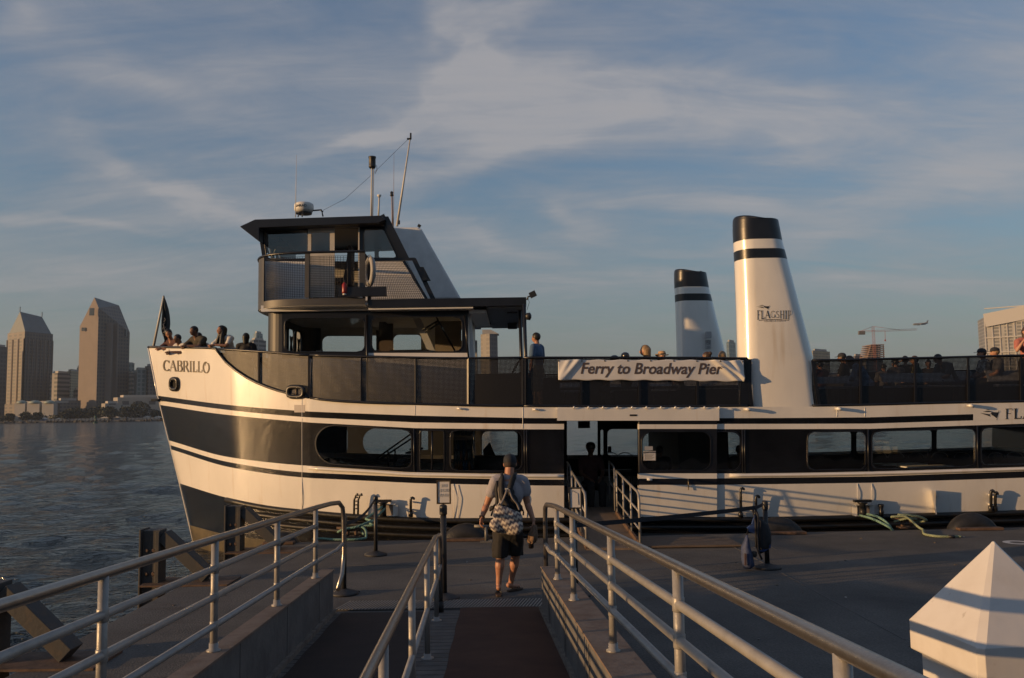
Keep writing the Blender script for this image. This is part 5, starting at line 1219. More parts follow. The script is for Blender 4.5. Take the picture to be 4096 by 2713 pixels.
# ---------------- perforated guard rails
def rail_section(x0, x1, posts, near=True, end0=None, end1=None, base=4, botf=None):
    f = WH if near else None; n_ = max(2, int((x1-x0)/40)); xs = [x0+(x1-x0)*i/n_ for i in range(n_+1)]
    bot = botf or (lambda x: SHEER(x)-1)
    T = [WH(x, RAILT(x), .02) for x in xs]; B = [WH(x, bot(x), .02) for x in xs]
    if end0: T[0] = WH(end0[0], end0[1], .02)
    mb = MB(); mb.tube(T, .028, 6); mb.tube([p+Vector((0, -.01, .02)) for p in B], .03, 6)
    for p_ in posts:
        a, b = (p_, p_) if not isinstance(p_, tuple) else p_; A, Bq = WH(a, RAILT(a), .02), WH(b, bot(b), .02); mb.beam(A, Bq, .035, .07 if isinstance(p_, tuple) else .045)
    rl = hpart(mb, 'guard_rail', NAVY)
    mb = MB(); 
    for i in range(n_): mb.face([T[i]+Vector((0, .03, 0)), T[i+1]+Vector((0, .03, 0)), B[i+1]+Vector((0, .03, 0)), B[i]+Vector((0, .03, 0))])
    mb.build('perforated_panel', PERF, rl, recalc=False)
    # far side twin
    mb = MB(); mb.tube([mirror(p) for p in T], .028, 6); mb.tube([mirror(p) for p in B], .03, 6)
    for p_ in posts:
        a, b = (p_, p_) if not isinstance(p_, tuple) else p_; mb.beam(mirror(WH(a, RAILT(a), .02)), mirror(WH(b, bot(b), .02)), .035, .045)
    r2 = hpart(mb, 'guard_rail', NAVY); mb = MB()
    for i in range(n_): mb.face([mirror(T[i]), mirror(T[i+1]), mirror(B[i+1]), mirror(B[i])])
    mb.build('perforated_panel', PERF, r2, recalc=False)
rail_section(862, 1236, [1036, 1236], botf=lambda x: SHEER(x)-1)
rail_section(1240, 2092, [1446, 1663, 1873, 2090])
rail_section(2096, 2990, [2100, 2325, 2558, 2790, (2987, 3007)])
rail_section(3250, 4790, [(3251, 3276), 3443, 3661, 3873, 4085, 4330, 4560])
sheet('corner_gusset', NAVY, 2962, 3006, lambda x: RAILT(x)+3, lambda x: 1627, .01, .02)
# gate, braces and lattice behind the rail near the canopy
mb = MB()
for a, b in (((1995, 1595), (2075, 1445)), ((1890, 1605), (2085, 1490)), ((1900, 1520), (1900, 1625)), ((1900, 1500), (2090, 1498)), ((2076, 1500), (2076, 1625))): mb.beam(W(*a, 18.6), W(*b, 18.6), .03, .045)
gt = hpart(mb, 'gate_frame', NAVY)
mb = MB(); mb.face([W(1900, 1500, 18.65), W(2076, 1500, 18.65), W(2076, 1625, 18.65), W(1900, 1625, 18.65)]); mb.build('lattice', mesh_mat('lattice_sheet', (.02, .02, .022), .2, 16), gt)
# solid seat bases on the upper deck (dark), light plastic bench backs
BEN = mat('bench_grey', (.30, .30, .31), .5, var=.08)
def bench(px0, px1, ytop, ybot, Y, lean_=.12, flip=1):
    a, b = W(px0, ytop, Y), W(px1, ybot, Y); w_ = b.x-a.x; zt_ = a.z; zb_ = ZUP+.42
    o = hpart(MB().box(((a.x+b.x)/2, Y-.22*flip, zb_), (w_, .46, .05)), 'bench', BEN)
    mb = MB(); n_ = 6; rings = []
    for i in range(n_+1):
        u = i/n_; x = a.x+w_*u; sag = .05*math.sin(math.pi*u); rings.append([Vector((x, Y, zb_+.1)), Vector((x, Y+lean_*flip, zt_-sag*.2)), Vector((x, Y+lean_*flip+.03, zt_-sag*.2)), Vector((x, Y+.03, zb_+.1))])
    mb.loft(rings, 0, True, False); mb.build('backrest', BEN, o)
    mb = MB(); [mb.box((x_, Y-.2*flip, (ZUP+zb_)/2), (.06, .4, zb_-ZUP)) for x_ in (a.x+.1, b.x-.1)]; mb.build('support', NAVY, o)
for a, b, c_, d_, Y in ((3270, 3402, 1504, 1560, 19.6), (3530, 3655, 1494, 1556, 19.6), (3640, 3820, 1490, 1552, 19.7), (3950, 4130, 1480, 1540, 19.8), (2240, 2330, 1530, 1575, 19.7), (2440, 2560, 1520, 1565, 20.2), (2600, 2690, 1530, 1565, 19.8), (2740, 2960, 1520, 1558, 20.2), (3300, 3480, 1490, 1550, 21.6), (3700, 3900, 1486, 1550, 21.8)):
    bench(a, b, c_, d_, Y)
hpart(MB().box((5.5, 23.2, ZUP+.45), (18.5, .04, .9)).box((5.5, 22.2, ZUP+.25), (14, .5, .5)), 'locker_row', NAVY)
hpart(MB().box((10.6, 20.9, ZUP+.22), (6.4, 2.6, .44)).box((4.0, 20.9, ZUP+.22), (3.4, 2.4, .44)), 'seat_base', NAVY)
# flag staff
st = hpart(MB().tube([W(614, 1388, 21.6), W(655, 1186, 21.6), W(656, 1183, 21.6)], [.035, .026, .02], 8), 'flagstaff', ALU)
# ---------------- things on the ferry: flag and banner
FLG = mat('flag_cloth', (.045, .052, .055), .85, var=.3, vs=6)
r = thing('flag', 'limp dark flag with pale script hanging from the bow staff', 'flag', W(668, 1300, 21.0))
rng = random.Random(11); nu, nv = 14, 22; vs = []
for j in range(nv+1):
    v = j/nv; xl_ = 656-6*v if v < .45 else 653-4*(v-.45)+(-12*max(0, .15-abs(v-.55))); xl_ = [656, 653, 650, 648, 645, 643, 643, 646, 646, 646, 645, 645, 644, 644, 644, 644, 644, 645, 648, 652, 655, 658, 661][j]
    xr_ = [657, 660, 663, 665, 667, 668, 670, 671, 672, 673, 674, 675, 676, 677, 677, 677, 676, 675, 674, 673, 671, 668, 664][j]
    y = 1184+v*(1370-1184)
    for i in range(nu+1):
        u = i/nu; p = W(xl_+(xr_-xl_)*u, y, 21.6); p.y += .09*math.sin(u*13+v*2.2)*(.3+v*.6)+.04*math.sin(u*5+v*7); vs.append(p)
mb = MB(); mb.add(vs, [(j*(nu+1)+i, j*(nu+1)+i+1, (j+1)*(nu+1)+i+1, (j+1)*(nu+1)+i) for j in range(nv) for i in range(nu)], 0, True)
fo = mb.build('cloth', FLG, r)
so_ = fo.modifiers.new('solid', 'SOLIDIFY'); so_.thickness = .004
mb = MB()
for pts in (((650, 1318), (656, 1306), (652, 1298), (660, 1292)), ((652, 1332), (660, 1326), (656, 1316), (663, 1308)), ((655, 1288), (662, 1280), (658, 1272)), ((650, 1342), (657, 1338), (655, 1345))):
    mb.tube([W(a, b, 21.44) for a, b in pts], .008, 4)
mb.build('script', mat('flag_script', (.22, .22, .24), .8), r)
def ban(px, py, d=0):
    p = WH(px, py, -.03); u = (px-2233)/742.; v = (py-1440)/80.
    dd = .003*math.sin(u*21+v*2)
    for x0, sl_, a_, wd in ((.065, -.045, .045, .012), (.03, -.03, .03, .01), (.90, .06, .06, .012), (.94, .07, .06, .010), (.975, .03, .04, .012), (.5, -.05, .006, .03), (.33, .04, .006, .03), (.70, -.05, .006, .03)):
        e = (u-x0-sl_*(v-.5)*2)/wd/1.6; dd += a_*math.exp(-e*e)
    return p+Vector((0, -dd-d, 0))
r = thing('banner', 'long white vinyl banner reading Ferry to Broadway Pier tied to the upper rail', 'banner', W(2600, 1520, 18.1))
nu, nv = 260, 16; vs = [ban(2233+742*i/nu, RAILT(2233+742*i/nu)+9+(80+4*(i/nu))*j/nv+1.6*math.sin(i/nu*math.pi*16)*(1-j/nv if j < nv/2 else j/nv)) for j in range(nv+1) for i in range(nu+1)]
mb = MB(); mb.add(vs, [(j*(nu+1)+i, j*(nu+1)+i+1, (j+1)*(nu+1)+i+1, (j+1)*(nu+1)+i) for j in range(nv) for i in range(nu)], 0, True); o = mb.build('sheet', VINYL, r, recalc=False)
so_ = o.modifiers.new('solid', 'SOLIDIFY'); so_.thickness = .003
def bw(q): return ban(2602+q.x, 1477+(q.x)*.004-q.y, .008)
text_obj('Ferry to Broadway Pier', 62, BANTX, None, 'lettering', r, shear=.22, bold=1.35, extrude=0, warp=bw, sx=.955)
mb = MB()
for k in range(9): 
    x = 2235+k*92; mb.tube([ban(x, RAILT(x)+14, .01), WH(x, RAILT(x), .02)], .006, 4); mb.lathe([(.012, -.004), (.016, 0), (.012, .004)], ban(x, RAILT(x)+13, .008), 8, 0, 'Y')
mb.build('eyelet', NAVY, r)

# ================================================================== PONTOON, RAMPS AND RAILINGS
YE0, YES = 16.62, .045     # far edge of the pontoon
def dock_mat():
    m = bpy.data.materials.new('pontoon_concrete'); m.use_nodes = True; nt = m.node_tree; p = nt.nodes['Principled BSDF']; p.inputs['Roughness'].default_value = .88
    t = nt.nodes.new('ShaderNodeTexCoord')
    def nz(sc, det, lo, hi, c0, c1, st=(1, 1, 1)):
        mp_ = nt.nodes.new('ShaderNodeMapping'); mp_.inputs['Scale'].default_value = st; nt.links.new(t.outputs['Object'], mp_.inputs[0])
        n = nt.nodes.new('ShaderNodeTexNoise'); n.inputs['Scale'].default_value = sc; n.inputs['Detail'].default_value = det; n.inputs['Roughness'].default_value = .65; nt.links.new(mp_.outputs[0], n.inputs['Vector'])
        r_ = nt.nodes.new('ShaderNodeValToRGB'); r_.color_ramp.elements[0].position = lo; r_.color_ramp.elements[1].position = hi; r_.color_ramp.elements[0].color = (*c0, 1); r_.color_ramp.elements[1].color = (*c1, 1)
        nt.links.new(n.outputs['Fac'], r_.inputs[0]); return r_.outputs[0], n.outputs['Fac']
    a, _ = nz(.8, 8, .3, .75, (.052, .051, .050), (.125, .118, .110)); b, _ = nz(.55, 5, .60, .72, (1, 1, 1), (.66, .50, .42), (.7, 2.2, 1)); c, _ = nz(38, 3, .32, .68, (.66, .66, .66), (1.35, 1.33, 1.30)); d, hf = nz(5, 8, .66, .72, (1, 1, 1), (.6, .58, .55))
    def mul(x, y):
        q = nt.nodes.new('ShaderNodeMix'); q.data_type = 'RGBA'; q.blend_type = 'MULTIPLY'; q.inputs[0].default_value = 1; nt.links.new(x, q.inputs[6]); nt.links.new(y, q.inputs[7]); return q.outputs[2]
    nt.links.new(mul(mul(mul(a, b), c), d), p.inputs['Base Color'])
    n2 = nt.nodes.new('ShaderNodeTexNoise'); n2.inputs['Scale'].default_value = 45; n2.inputs['Detail'].default_value = 5; nt.links.new(t.outputs['Object'], n2.inputs['Vector'])
    bp = nt.nodes.new('ShaderNodeBump'); bp.inputs['Distance'].default_value = .008; nt.links.new(n2.outputs['Fac'], bp.inputs['Height']); nt.links.new(bp.outputs[0], p.inputs['Normal']); return m
XL = -4.75
DK = dock_mat()
dock = MB().prism([(XL, -3, -.6), (26, -3, -.6), (26, YE0+26*YES, -.6), (0, YE0, -.6), (XL, YE0+XL*YES*.4, -.6)], (0, 0, ZF+.6)).build('pontoon_deck', DK, bevel=.02); dock['kind'] = 'structure'
SEAM = mat('joint_line', (.10, .095, .09), .9)
mb = MB()
def seam(a, b, w_=.02): 
    A, B = WZ(*a, ZF), WZ(*b, ZF); mb.beam((A.x, A.y, ZF+.001), (B.x, B.y, ZF+.001), w_, .006)
seam((2880, 2158), (3620, 2560)); seam((1330, 2262), (2130, 2262), .015); seam((3012, 2140), (3105, 2200), .015); seam((2560, 2203), (2960, 2196), .03)
sm = mb.build('pontoon_joints', SEAM); sm['kind'] = 'structure'
# timber fender edge of the pontoon
mb = MB(); r = thing('timber_kerb', 'dark timber waling along the outer pontoon edge', 'edge beam', (3, YE0+.1, ZF-.2))
for k in range(11):
    x0 = XL+.02+k*2.9; x1 = x0+2.86
    if x0 > 25: break
    yy = lambda x: YE0+max(0, x)*YES+min(0, x)*YES*.4+.07
    mb = MB().beam((x0, yy(x0), ZF-.20), (x1, yy(x1), ZF-.20), .12, .30); mb.build('beam', mat('tarred_timber', (.035, .028, .022), .8, var=.4, vs=5, bump=.004), r)
# ramp geometry: descends from the camera to the pontoon
YR = 10.62; SL = .047
def zr(Y): return ZF+max(0, (YR-Y))*SL
def inner_l(Y): return -2.20+(YR-Y)*.033
def inner_r(Y): return .315+(YR-Y)*.052
YN = -1.2
RMP = mat('ramp_boards', (.10, .095, .09), .8, var=.3, vs=5, bump=.004, bs=30)
o = MB().prism([(inner_l(YR)-.1, YR, ZF-.05), (inner_l(YN)-.1, YN, zr(YN)-.05), (inner_l(YN)-.1, YN, zr(YN)), (inner_l(YR)-.1, YR, ZF+.006)], (2.9, 0, 0), 0)
vs = [Vector((inner_l(YR)-.05, YR, ZF+.006)), Vector((inner_r(YR)+.05, YR, ZF+.006)), Vector((inner_r(YN)+.05, YN, zr(YN)+.006)), Vector((inner_l(YN)-.05, YN, zr(YN)+.006))]
mb = MB(); nb = 74
for k in range(nb):
    a, b = k/nb, (k+1)/nb-.0012; g = [vs[0].lerp(vs[3], a), vs[1].lerp(vs[2], a), vs[1].lerp(vs[2], b), vs[0].lerp(vs[3], b)]; mb.prism([p-Vector((0, 0, .03)) for p in g], (0, 0, .03))
rp = mb.build('ramp', RMP); rp['kind'] = 'structure'
# non-slip runners
def runner(xa, xb, ya, yb, label, col):
    r = thing('carpet_runner', label, 'runner', ((xa(YR)+xb(YR))/2, (ya+yb)/2, zr((ya+yb)/2)), 'rubber backed runners on the ramp')
    n_ = 40; nx = 16; vs = []
    for j in range(n_+1):
        Y = ya+(yb-ya)*j/n_
        for i in range(nx+1):
            u = i/nx; x = xa(Y)+(xb(Y)-xa(Y))*u; e = min(u, 1-u, .06)/.06
            vs.append((x+(.006*math.sin(Y*5) if i in (0, nx) else 0), Y, zr(Y)+.012+.006*e+.002*noise.noise(Vector((x*2, Y*2, 0)))))
    mb = MB(); mb.add(vs, [(j*(nx+1)+i, j*(nx+1)+i+1, (j+1)*(nx+1)+i+1, (j+1)*(nx+1)+i) for j in range(n_) for i in range(nx)], 0, True); mb.build('mat', col, r)
RN1 = mat('runner_brown', (.055, .023, .015), .95, col2=(.085, .040, .024), vs=3, bump=.004, bs=120)
RN2 = mat('runner_dark', (.030, .022, .020), .95, col2=(.045, .030, .026), vs=3, bump=.004, bs=120)
runner(lambda Y: -.68+(10.9-Y)*.018, lambda Y: inner_r(Y)-.03, YN, 10.75, 'reddish brown runner on the right ramp lane under the walking man', RN1)
runner(lambda Y: inner_l(Y)+.10, lambda Y: -1.07+(10.9-Y)*.030, YN, 10.55, 'dark brown runner on the left ramp lane', RN2)
# ribbed threshold plate
mb = MB(); r = thing('threshold_plate', 'ribbed metal threshold plate where the ramp meets the pontoon', 'plate', (-.95, 10.95, ZF+.012)); r_ = mb
mb.box((-.95, 10.98, ZF+.008), (2.62, .52, .012)); mb.build('plate', DARKST, r)
mb = MB()
for k in range(64): x = -2.2+k*.04; mb.beam((x, 10.74, ZF+.017), (x+.10, 11.20, ZF+.017), .014, .008)
o = mb.build('rib', STEEL, r); o['kind'] = 'stuff'
# kerb walls
WH_ = .50
def kerb(fn, sgn, x_th, label):
    c0, c1 = fn(YR), fn(YN); r = thing('ramp_wall', label, 'low wall', (c0, (YR+YN)/2, ZF))
    a = [Vector((fn(Y), Y, z_)) for Y, z_ in ((YR, ZF-.0), (YR, ZF+WH_), (YN, zr(YN)+WH_), (YN, ZF))]
    MB().prism(a, (sgn*x_th, 0, 0)).build('wall', CONC, r, bevel=.006)
    mb = MB(); a = [Vector((fn(Y)-sgn*.012, Y, zr(Y)+WH_+.001)) for Y in (YR+.01, YN)]; b = [p+Vector((sgn*(x_th+.024), 0, 0)) for p in a]
    mb.prism([a[0], b[0], b[1], a[1]], (0, 0, .018)); mb.build('capping', mat('brown_capping', (.19, .145, .115), .8, col2=(.13, .085, .062), vs=6, thr=(.45, .7), bump=.003), r)
    mb = MB()
    for k in range(7):
        Y = YR-.9-k*1.55
        for d in (0, .20): mb.box((fn(Y)-sgn*.001, Y-d, zr(Y)+WH_/2), (.006, .008, WH_))
    mb.build('panel_joint', SEAM, r)
    mb = MB(); a, b = Vector((fn(YR)-sgn*.02, YR-.02, zr(YR)+.03)), Vector((fn(YN)-sgn*.02, YN, zr(YN)+.03)); mb.beam(a, b, .04, .05); mb.build('toe_board', mat('worn_timber', (.16, .14, .12), .85, var=.4, vs=9), r)
kerb(inner_l, -1, .14, 'low concrete wall with brown capping on the left side of the ramp')
kerb(inner_r, 1, .24, 'low concrete wall striped with sunlight on the right side of the ramp')
# steel pipe railings
def railing(label, top, posts, rails, loop, rad=.026):
    """top(Y)->(x, z); posts: distances; rails: drops below the top rail"""
    c = top(posts[0]); r = thing('pipe_railing', label, 'railing', (c[0], posts[0], c[1]-1.3)); Y0, Y1 = posts[0], YN
    mb = MB(); pts = [Vector((*[top(Y)[0]], Y, top(Y)[1])) for Y in [Y1+(Y0-Y1)*i/14 for i in range(15)]]; mb.tube(pts+loop[0], rad*1.08, 14); mb.build('top_rail', STAIN, r)
    for j, d in enumerate(rails):
        Ya = posts[0]; p0 = Vector((top(Ya)[0], Ya, top(Ya)[1]-d)); p1 = Vector((top(Y1)[0], Y1, top(Y1)[1]-d)); mb = MB()
        if j == len(rails)-1: mb.tube([p1, p0]+loop[1], rad*.92, 12)
        else: mb.tube([p1, p0], rad*.92, 12)
        mb.build('rail', STEEL, r)
    for Y in posts:
        x, z = top(Y); zb = zr(Y)+WH_; mb = MB(); mb.tube([(x, Y, zb-.02), (x, Y, z-.005)], rad, 14); po = mb.build('post', STEEL, r)
        MB().lathe([(rad*1.9, 0), (rad*1.9, .012), (rad*1.25, .02), (rad*1.25, .06)], (x, Y, zb+.019), 14).build('foot', STEEL, po)
        for d in rails: MB().lathe([(rad*1.02, -.035), (rad*1.16, -.03), (rad*1.16, .03), (rad*1.02, .035)], (x, Y, z-d), 12).build('collar', STEEL, po)
    return r
def proj(P): 
    d = Vector(P)-CP; k = FPX/d.dot(CF); return (2048+d.dot(CR)*k, 1356.5-d.dot(CU)*k)
# left
LX = lambda Y: -2.27+(YR-Y)*.030
LT = lambda Y: (LX(Y), ZF+1.30+(YR-Y)*SL+.0)
e0 = Vector((LX(9.88), 9.88, LT(9.88)[1]))
lt_end = [Vector((-2.24, 10.65, ZF+1.30)), Vector((-2.21, 11.0, ZF+1.275)), Vector((-2.19, 11.13, ZF+1.20)), Vector((-2.18, 11.16, ZF+1.05)), Vector((-2.18, 11.18, ZF+.62)), Vector((-2.19, 11.12, ZF+.38)), Vector((-2.20, 10.9, ZF+.22))]
railing('left pipe railing with four bars beside the water', LT, [9.88, 8.09, 6.25, 4.45, 2.65, .85], [.205, .405, .605], ([*lt_end], [Vector((-2.22, 10.9, ZF+.70)), Vector((-2.19, 11.15, ZF+.74))]))
# right
RX = lambda Y: .455+(9.5-Y)*.060
RT = lambda Y: (RX(Y), ZF+1.345+(9.5-Y)*.053)
rt_end = [Vector((.42, 9.95, ZF+1.315)), Vector((.385, 10.45, ZF+1.27)), Vector((.372, 10.58, ZF+1.22)), Vector((.37, 10.62, ZF+1.10)), Vector((.37, 10.64, ZF+.50))]
rl = railing('right pipe railing with four bars running past the walking man', RT, [9.5, 8.15, 6.06, 4.2, 2.4, .6], [.175, .345, .52], (rt_end, [Vector((.40, 10.2, ZF+.76)), Vector((.37, 10.62, ZF+.78))]))
# centre: handrail and mid rail on legs
CX = lambda Y: -.905+(10.06-Y)*.043
CT = lambda Y: (CX(Y), zr(Y)+.95)
r = thing('pipe_railing', 'centre handrail dividing the two ramp lanes, polished top bar', 'railing', (CX(10.06), 10.06, zr(10.06)))
mb = MB(); pts = [Vector((CT(Y)[0], Y, CT(Y)[1])) for Y in [YN+(9.9-YN)*i/12 for i in range(13)]]
mb.tube(pts+[Vector((-.90, 10.15, ZF+.955)), Vector((-.90, 10.42, ZF+.93)), Vector((-.90, 10.52, ZF+.86)), Vector((-.90, 10.54, ZF+.75)), Vector((-.90, 10.55, ZF+.12))], .027, 14); mb.build('top_rail', STAIN, r)
MB().tube([Vector((-.90, 10.55, ZF+.0)), Vector((-.90, 10.55, ZF+.14))], .036, 12).build('rubber_foot', RUBB, r)
mb = MB(); mb.tube([Vector((CX(YN), YN, zr(YN)+.45)), Vector((CX(9.9), 9.9, zr(9.9)+.45)), Vector((-.90, 10.55, ZF+.56))], .024, 12); mb.build('rail', STEEL, r)
for Y in (10.0, 8.18, 6.3, 4.4, 2.5, .6):
    x, z = CT(Y); po = MB().tube([(x, Y, zr(Y)), (x, Y, z)], .026, 14).build('post', STEEL, r); MB().lathe([(.06, 0), (.06, .012), (.034, .016), (.034, .05)], (x, Y, zr(Y)+.006), 14).build('foot', STEEL, po)

# ---------------- crowd control stanchions, signs and belts
def stanchion(x, Y, h, label, r_=.033, base=.19):
    r = thing('stanchion', label, 'stanchion', (x, Y, ZF)); 
    MB().lathe([(base, 0), (base, .02), (base*.92, .035), (base*.45, .06), (.045, .075)], (x, Y, ZF+.003), 28).build('base', mat('stanchion_base', (.03, .03, .032), .6, var=.4, vs=8), r)
    MB().lathe([(r_, .07), (r_, h-.13)], (x, Y, ZF), 16).build('pole', BLKPL, r)
    MB().lathe([(r_*1.22, h-.13), (r_*1.25, h-.12), (r_*1.25, h-.03), (r_*1.1, h-.01), (r_*.6, h)], (x, Y, ZF), 16).build('head', BLKPL, r); return r
def base_at(px, py): q = WZ(px, py, ZF); return q.x, q.y
S1 = base_at(1503, 2222); S2 = base_at(1376, 2378); S3 = base_at(1776, 2396); S4 = base_at(2304, 2384); S5 = base_at(3070, 2274)
stanchion(*S1, 1.0, 'black stanchion standing alone in front of the bow windows'); stanchion(*S2, 1.03, 'black stanchion hidden behind the end loop of the left railing')
r3 = stanchion(*S3, 1.20, 'black stanchion carrying a framed paper sign at the end of the centre handrail', .040, .20); r4 = stanchion(*S4, 1.06, 'black stanchion with a framed sign behind the right railing'); stanchion(*S5, 1.0, 'black stanchion with a dark vest hanging on it near the hull', .036, .20)
def framed(parent, x, Y, px0, px1, py0, py1, words, dark):
    p, q = W(px0, py0, Y), W(px1, py1, Y); w_, h_ = q.x-p.x, p.z-q.z; cx, cz = (p.x+q.x)/2, (p.z+q.z)/2; mb = MB(); t_ = .018
    for a in ((cx-w_/2+t_/2, cz, t_, h_), (cx+w_/2-t_/2, cz, t_, h_)): mb.box((a[0], Y, a[1]), (a[2], .022, a[3]))
    for s_ in (-1, 1): mb.box((cx, Y, cz+s_*(h_/2-t_/2)), (w_-2*t_, .022, t_))
    mb.tube([(x, Y, ZF+1.0), (x, Y, cz-h_/2)], .010, 8); f = mb.build('sign_frame', mat('frame_bronze', (.10, .075, .05), .4, metal=.6) if dark else BLKPL, parent)
    pp = MB().box((cx, Y, cz), (w_-2*t_, .006, h_-2*t_)).build('paper', SIGNW, f)
    for i, wd in enumerate(words):
        M_ = frame_mat((cx, Y-.006, cz+h_*.26-i*h_*.20), (1, 0, 0), (0, 0, 1)) @ Matrix.Scale(-1, 4, (1, 0, 0)); text_obj(wd, .052, mat('show_through_ink2', (.47, .47, .46), .8), M_, 'lettering', pp, bold=.001)
    return pp
framed(r3, S3[0], S3[1], 1746, 1804, 1921, 2016, ['USE', 'RIGHT', 'PLEASE'], True)
pp = framed(r4, S4[0], S4[1], 2275, 2328, 1950, 2035, [], False)
MB().tube([(S4[0]-.06, S4[1]-.006, W(2300, 2020, S4[1]).z), (S4[0]-.07, S4[1]-.006, W(2300, 1975, S4[1]).z), (S4[0]-.02, S4[1]-.006, W(2300, 1962, S4[1]).z), (S4[0]+.05, S4[1]-.006, W(2300, 1975, S4[1]).z), (S4[0]+.055, S4[1]-.006, W(2300, 2020, S4[1]).z)], .0035, 5).build('arch_motif', mat('show_through_ink', (.36, .36, .36), .8), pp)
BELT = mat('belt_webbing', (.022, .022, .028), .8)
def belt(a, b, sag, label, w_=.055, tw=0):
    a, b = Vector(a), Vector(b); r_ = []; n_ = 24; L_ = []; U_ = []
    for i in range(n_+1):
        u = i/n_; p = a.lerp(b, u)-Vector((0, 0, sag*4*u*(1-u))); g = tw*u; U_.append([p+Vector((0, math.sin(g)*w_/2, w_/2*math.cos(g))), p+Vector((0, .003+math.sin(g)*w_/2, w_/2*math.cos(g))), p+Vector((0, .003-math.sin(g)*w_/2, -w_/2*math.cos(g))), p-Vector((0, math.sin(g)*w_/2, w_/2*math.cos(g)))])
    o = MB().loft(U_, 0, True, False).build('barrier_belt', BELT); c = (a+b)/2; tag(o, label, 'barrier belt')
    return o
belt((S1[0], S1[1]-.04, ZF+.95), (S2[0], S2[1]+.03, ZF+.93), .10, 'dark belt stretched from the lone stanchion back to the left railing end')
belt((S4[0]+.03, S4[1], ZF+.90), W(3022, 2031, S5[1]-.1), .015, 'long dark belt stretched across in front of the gangway', .06)
belt(W(3022, 2031, S5[1]-.1), (S5[0]-.03, S5[1]-.03, ZF+.96), .01, 'short twisted belt end knotted to the stanchion holding the vest', .05, .6)
# vest and small blue pack hanging from the last stanchion
VEST = mat('vest_dark', (.016, .017, .022), .8, var=.3, vs=12, bump=.003, bs=30); BLUE = mat('blue_nylon', (.018, .045, .15), .6, var=.3, vs=10, bump=.004, bs=20)
def hang(px, py, d=-.1): return W(px, py, S5[1]+d)
r = thing('vest', 'dark harness vest with blue trim hanging on the stanchion pole', 'vest', hang(3050, 2200))
mb = MB(); rings = []
for y, x0, x1, th in ((2042, 3020, 3028, .02), (2070, 3018, 3036, .05), (2100, 3022, 3074, .07), (2130, 3022, 3084, .09), (2160, 3022, 3086, .09), (2190, 3024, 3083, .08), (2205, 3030, 3060, .05), (2215, 3034, 3044, .02)):
    a, b = hang(x0, y), hang(x1, y); c = (a+b)/2; hx = (b.x-a.x)/2; rings.append([c+Vector((hx*math.cos(2*math.pi*k/12), th*math.sin(2*math.pi*k/12), .01*math.sin(k*2.1+y))) for k in range(12)])
mb.loft(rings, 0); mb.build('body', VEST, r)
mb = MB(); mb.prism([hang(3020, 2060, -.16), hang(3008, 2098, -.16), hang(2990, 2112, -.16), hang(2998, 2128, -.16), hang(3022, 2136, -.16)], (0, .05, 0)); mb.prism([hang(3084, 2178, -.16), hang(3064, 2190, -.18), hang(3040, 2206, -.18), hang(3056, 2208, -.16), hang(3083, 2192, -.16)], (0, .04, 0)); mb.build('trim', BLUE, r)
mb = MB(); mb.tube([hang(3022, 2034, -.1), hang(3034, 2070, -.19), hang(3030, 2140, -.2), hang(3034, 2210, -.2), hang(3048, 2238, -.2)], .016, 6); mb.tube([hang(3010, 2036), hang(3022, 2090, -.17), hang(3024, 2190, -.18)], .014, 6); mb.build('strap', VEST, r)
r = thing('small_pack', 'small blue pack hanging low from the vest strap beside the stanchion', 'bag', hang(2985, 2220)); mb = MB(); rings = []
for y, x0, x1, th in ((2140, 2984, 2990, .02), (2155, 2980, 2994, .05), (2185, 2966, 3000, .08), (2225, 2964, 3012, .10), (2262, 2970, 3018, .10), (2274, 2976, 3005, .06)):
    a, b = hang(x0, y, -.15), hang(x1, y, -.15); c = (a+b)/2; hx = (b.x-a.x)/2; rings.append([c+Vector((hx*math.cos(2*math.pi*k/14), th*math.sin(2*math.pi*k/14), 0)) for k in range(14)])
mb.loft(rings, 0); mb.build('body', mat('pack_blue', (.035, .05, .11), .7, var=.4, vs=9, bump=.005, bs=18), r)
MB().tube([hang(2987, 2142, -.15), hang(2992, 2116, -.15), hang(3006, 2098, -.15)], .010, 6).build('strap', VEST, r)
mb = MB(); mb.beam(hang(2982, 2215, -.26), hang(2982, 2262, -.26), .01, .03); mb.build('zip', mat('brown_zip', (.10, .06, .05), .7), r)
MB().lathe([(.03, -.04), (.045, -.02), (.045, .03), (.02, .05)], hang(3016, 2218, -.1), 10).build('buckle', mat('buckle_dark', (.06, .05, .045), .6), r)

# ---------------- guide piles: steel posts with diagonal props
def pile(px, ptop, pyb, label, hgt):
    b = WZ(px, pyb, ZF); x, y = b.x-.20, b.y; zt_ = ZF+hgt; r = thing('guide_pile', label, 'pile', (x, y, ZF)); mb = MB()
    hz_ = (zt_+.3)/2; zc3 = (zt_-.3)/2
    mb.box((x+.005, y+.02, zc3-.01), (.25, .24, 2*hz_-.02)); mb.box((x-.135, y, zc3), (.028, .31, 2*hz_)); mb.box((x+.10, y-.115, zc3-.02), (.06, .03, 2*hz_-.04))
    mb.build('post', DARKST, r, bevel=.006)
    MB().beam((x+.145, y+.02, zt_-.10), (x+.80, y+.02, ZF+.08), .24, .17).build('prop', DARKST, r, bevel=.008)
    MB().box((x+.55, y, ZF+.012), (1.25, .62, .022)).build('base_plate', RUST, r)
    mb = MB(); [mb.lathe([(.02, -.012), (.028, 0), (.02, .01)], (x-.05+.10*(k % 2), y-.118, ZF+.15+.33*(k//2)), 8, 0, 'Y') for k in range(4)]; mb.build('bolt', RUST, r)
pile(667, 2128, 2332, 'steel guide pile with diagonal prop, the middle one of three on the left', .78); pile(985, 2030, 2206, 'steel guide pile with diagonal prop closest to the bow of the ferry', .82); pile(36, 2337, 2652, 'steel guide pile with white splashed prop at the left edge', .80)
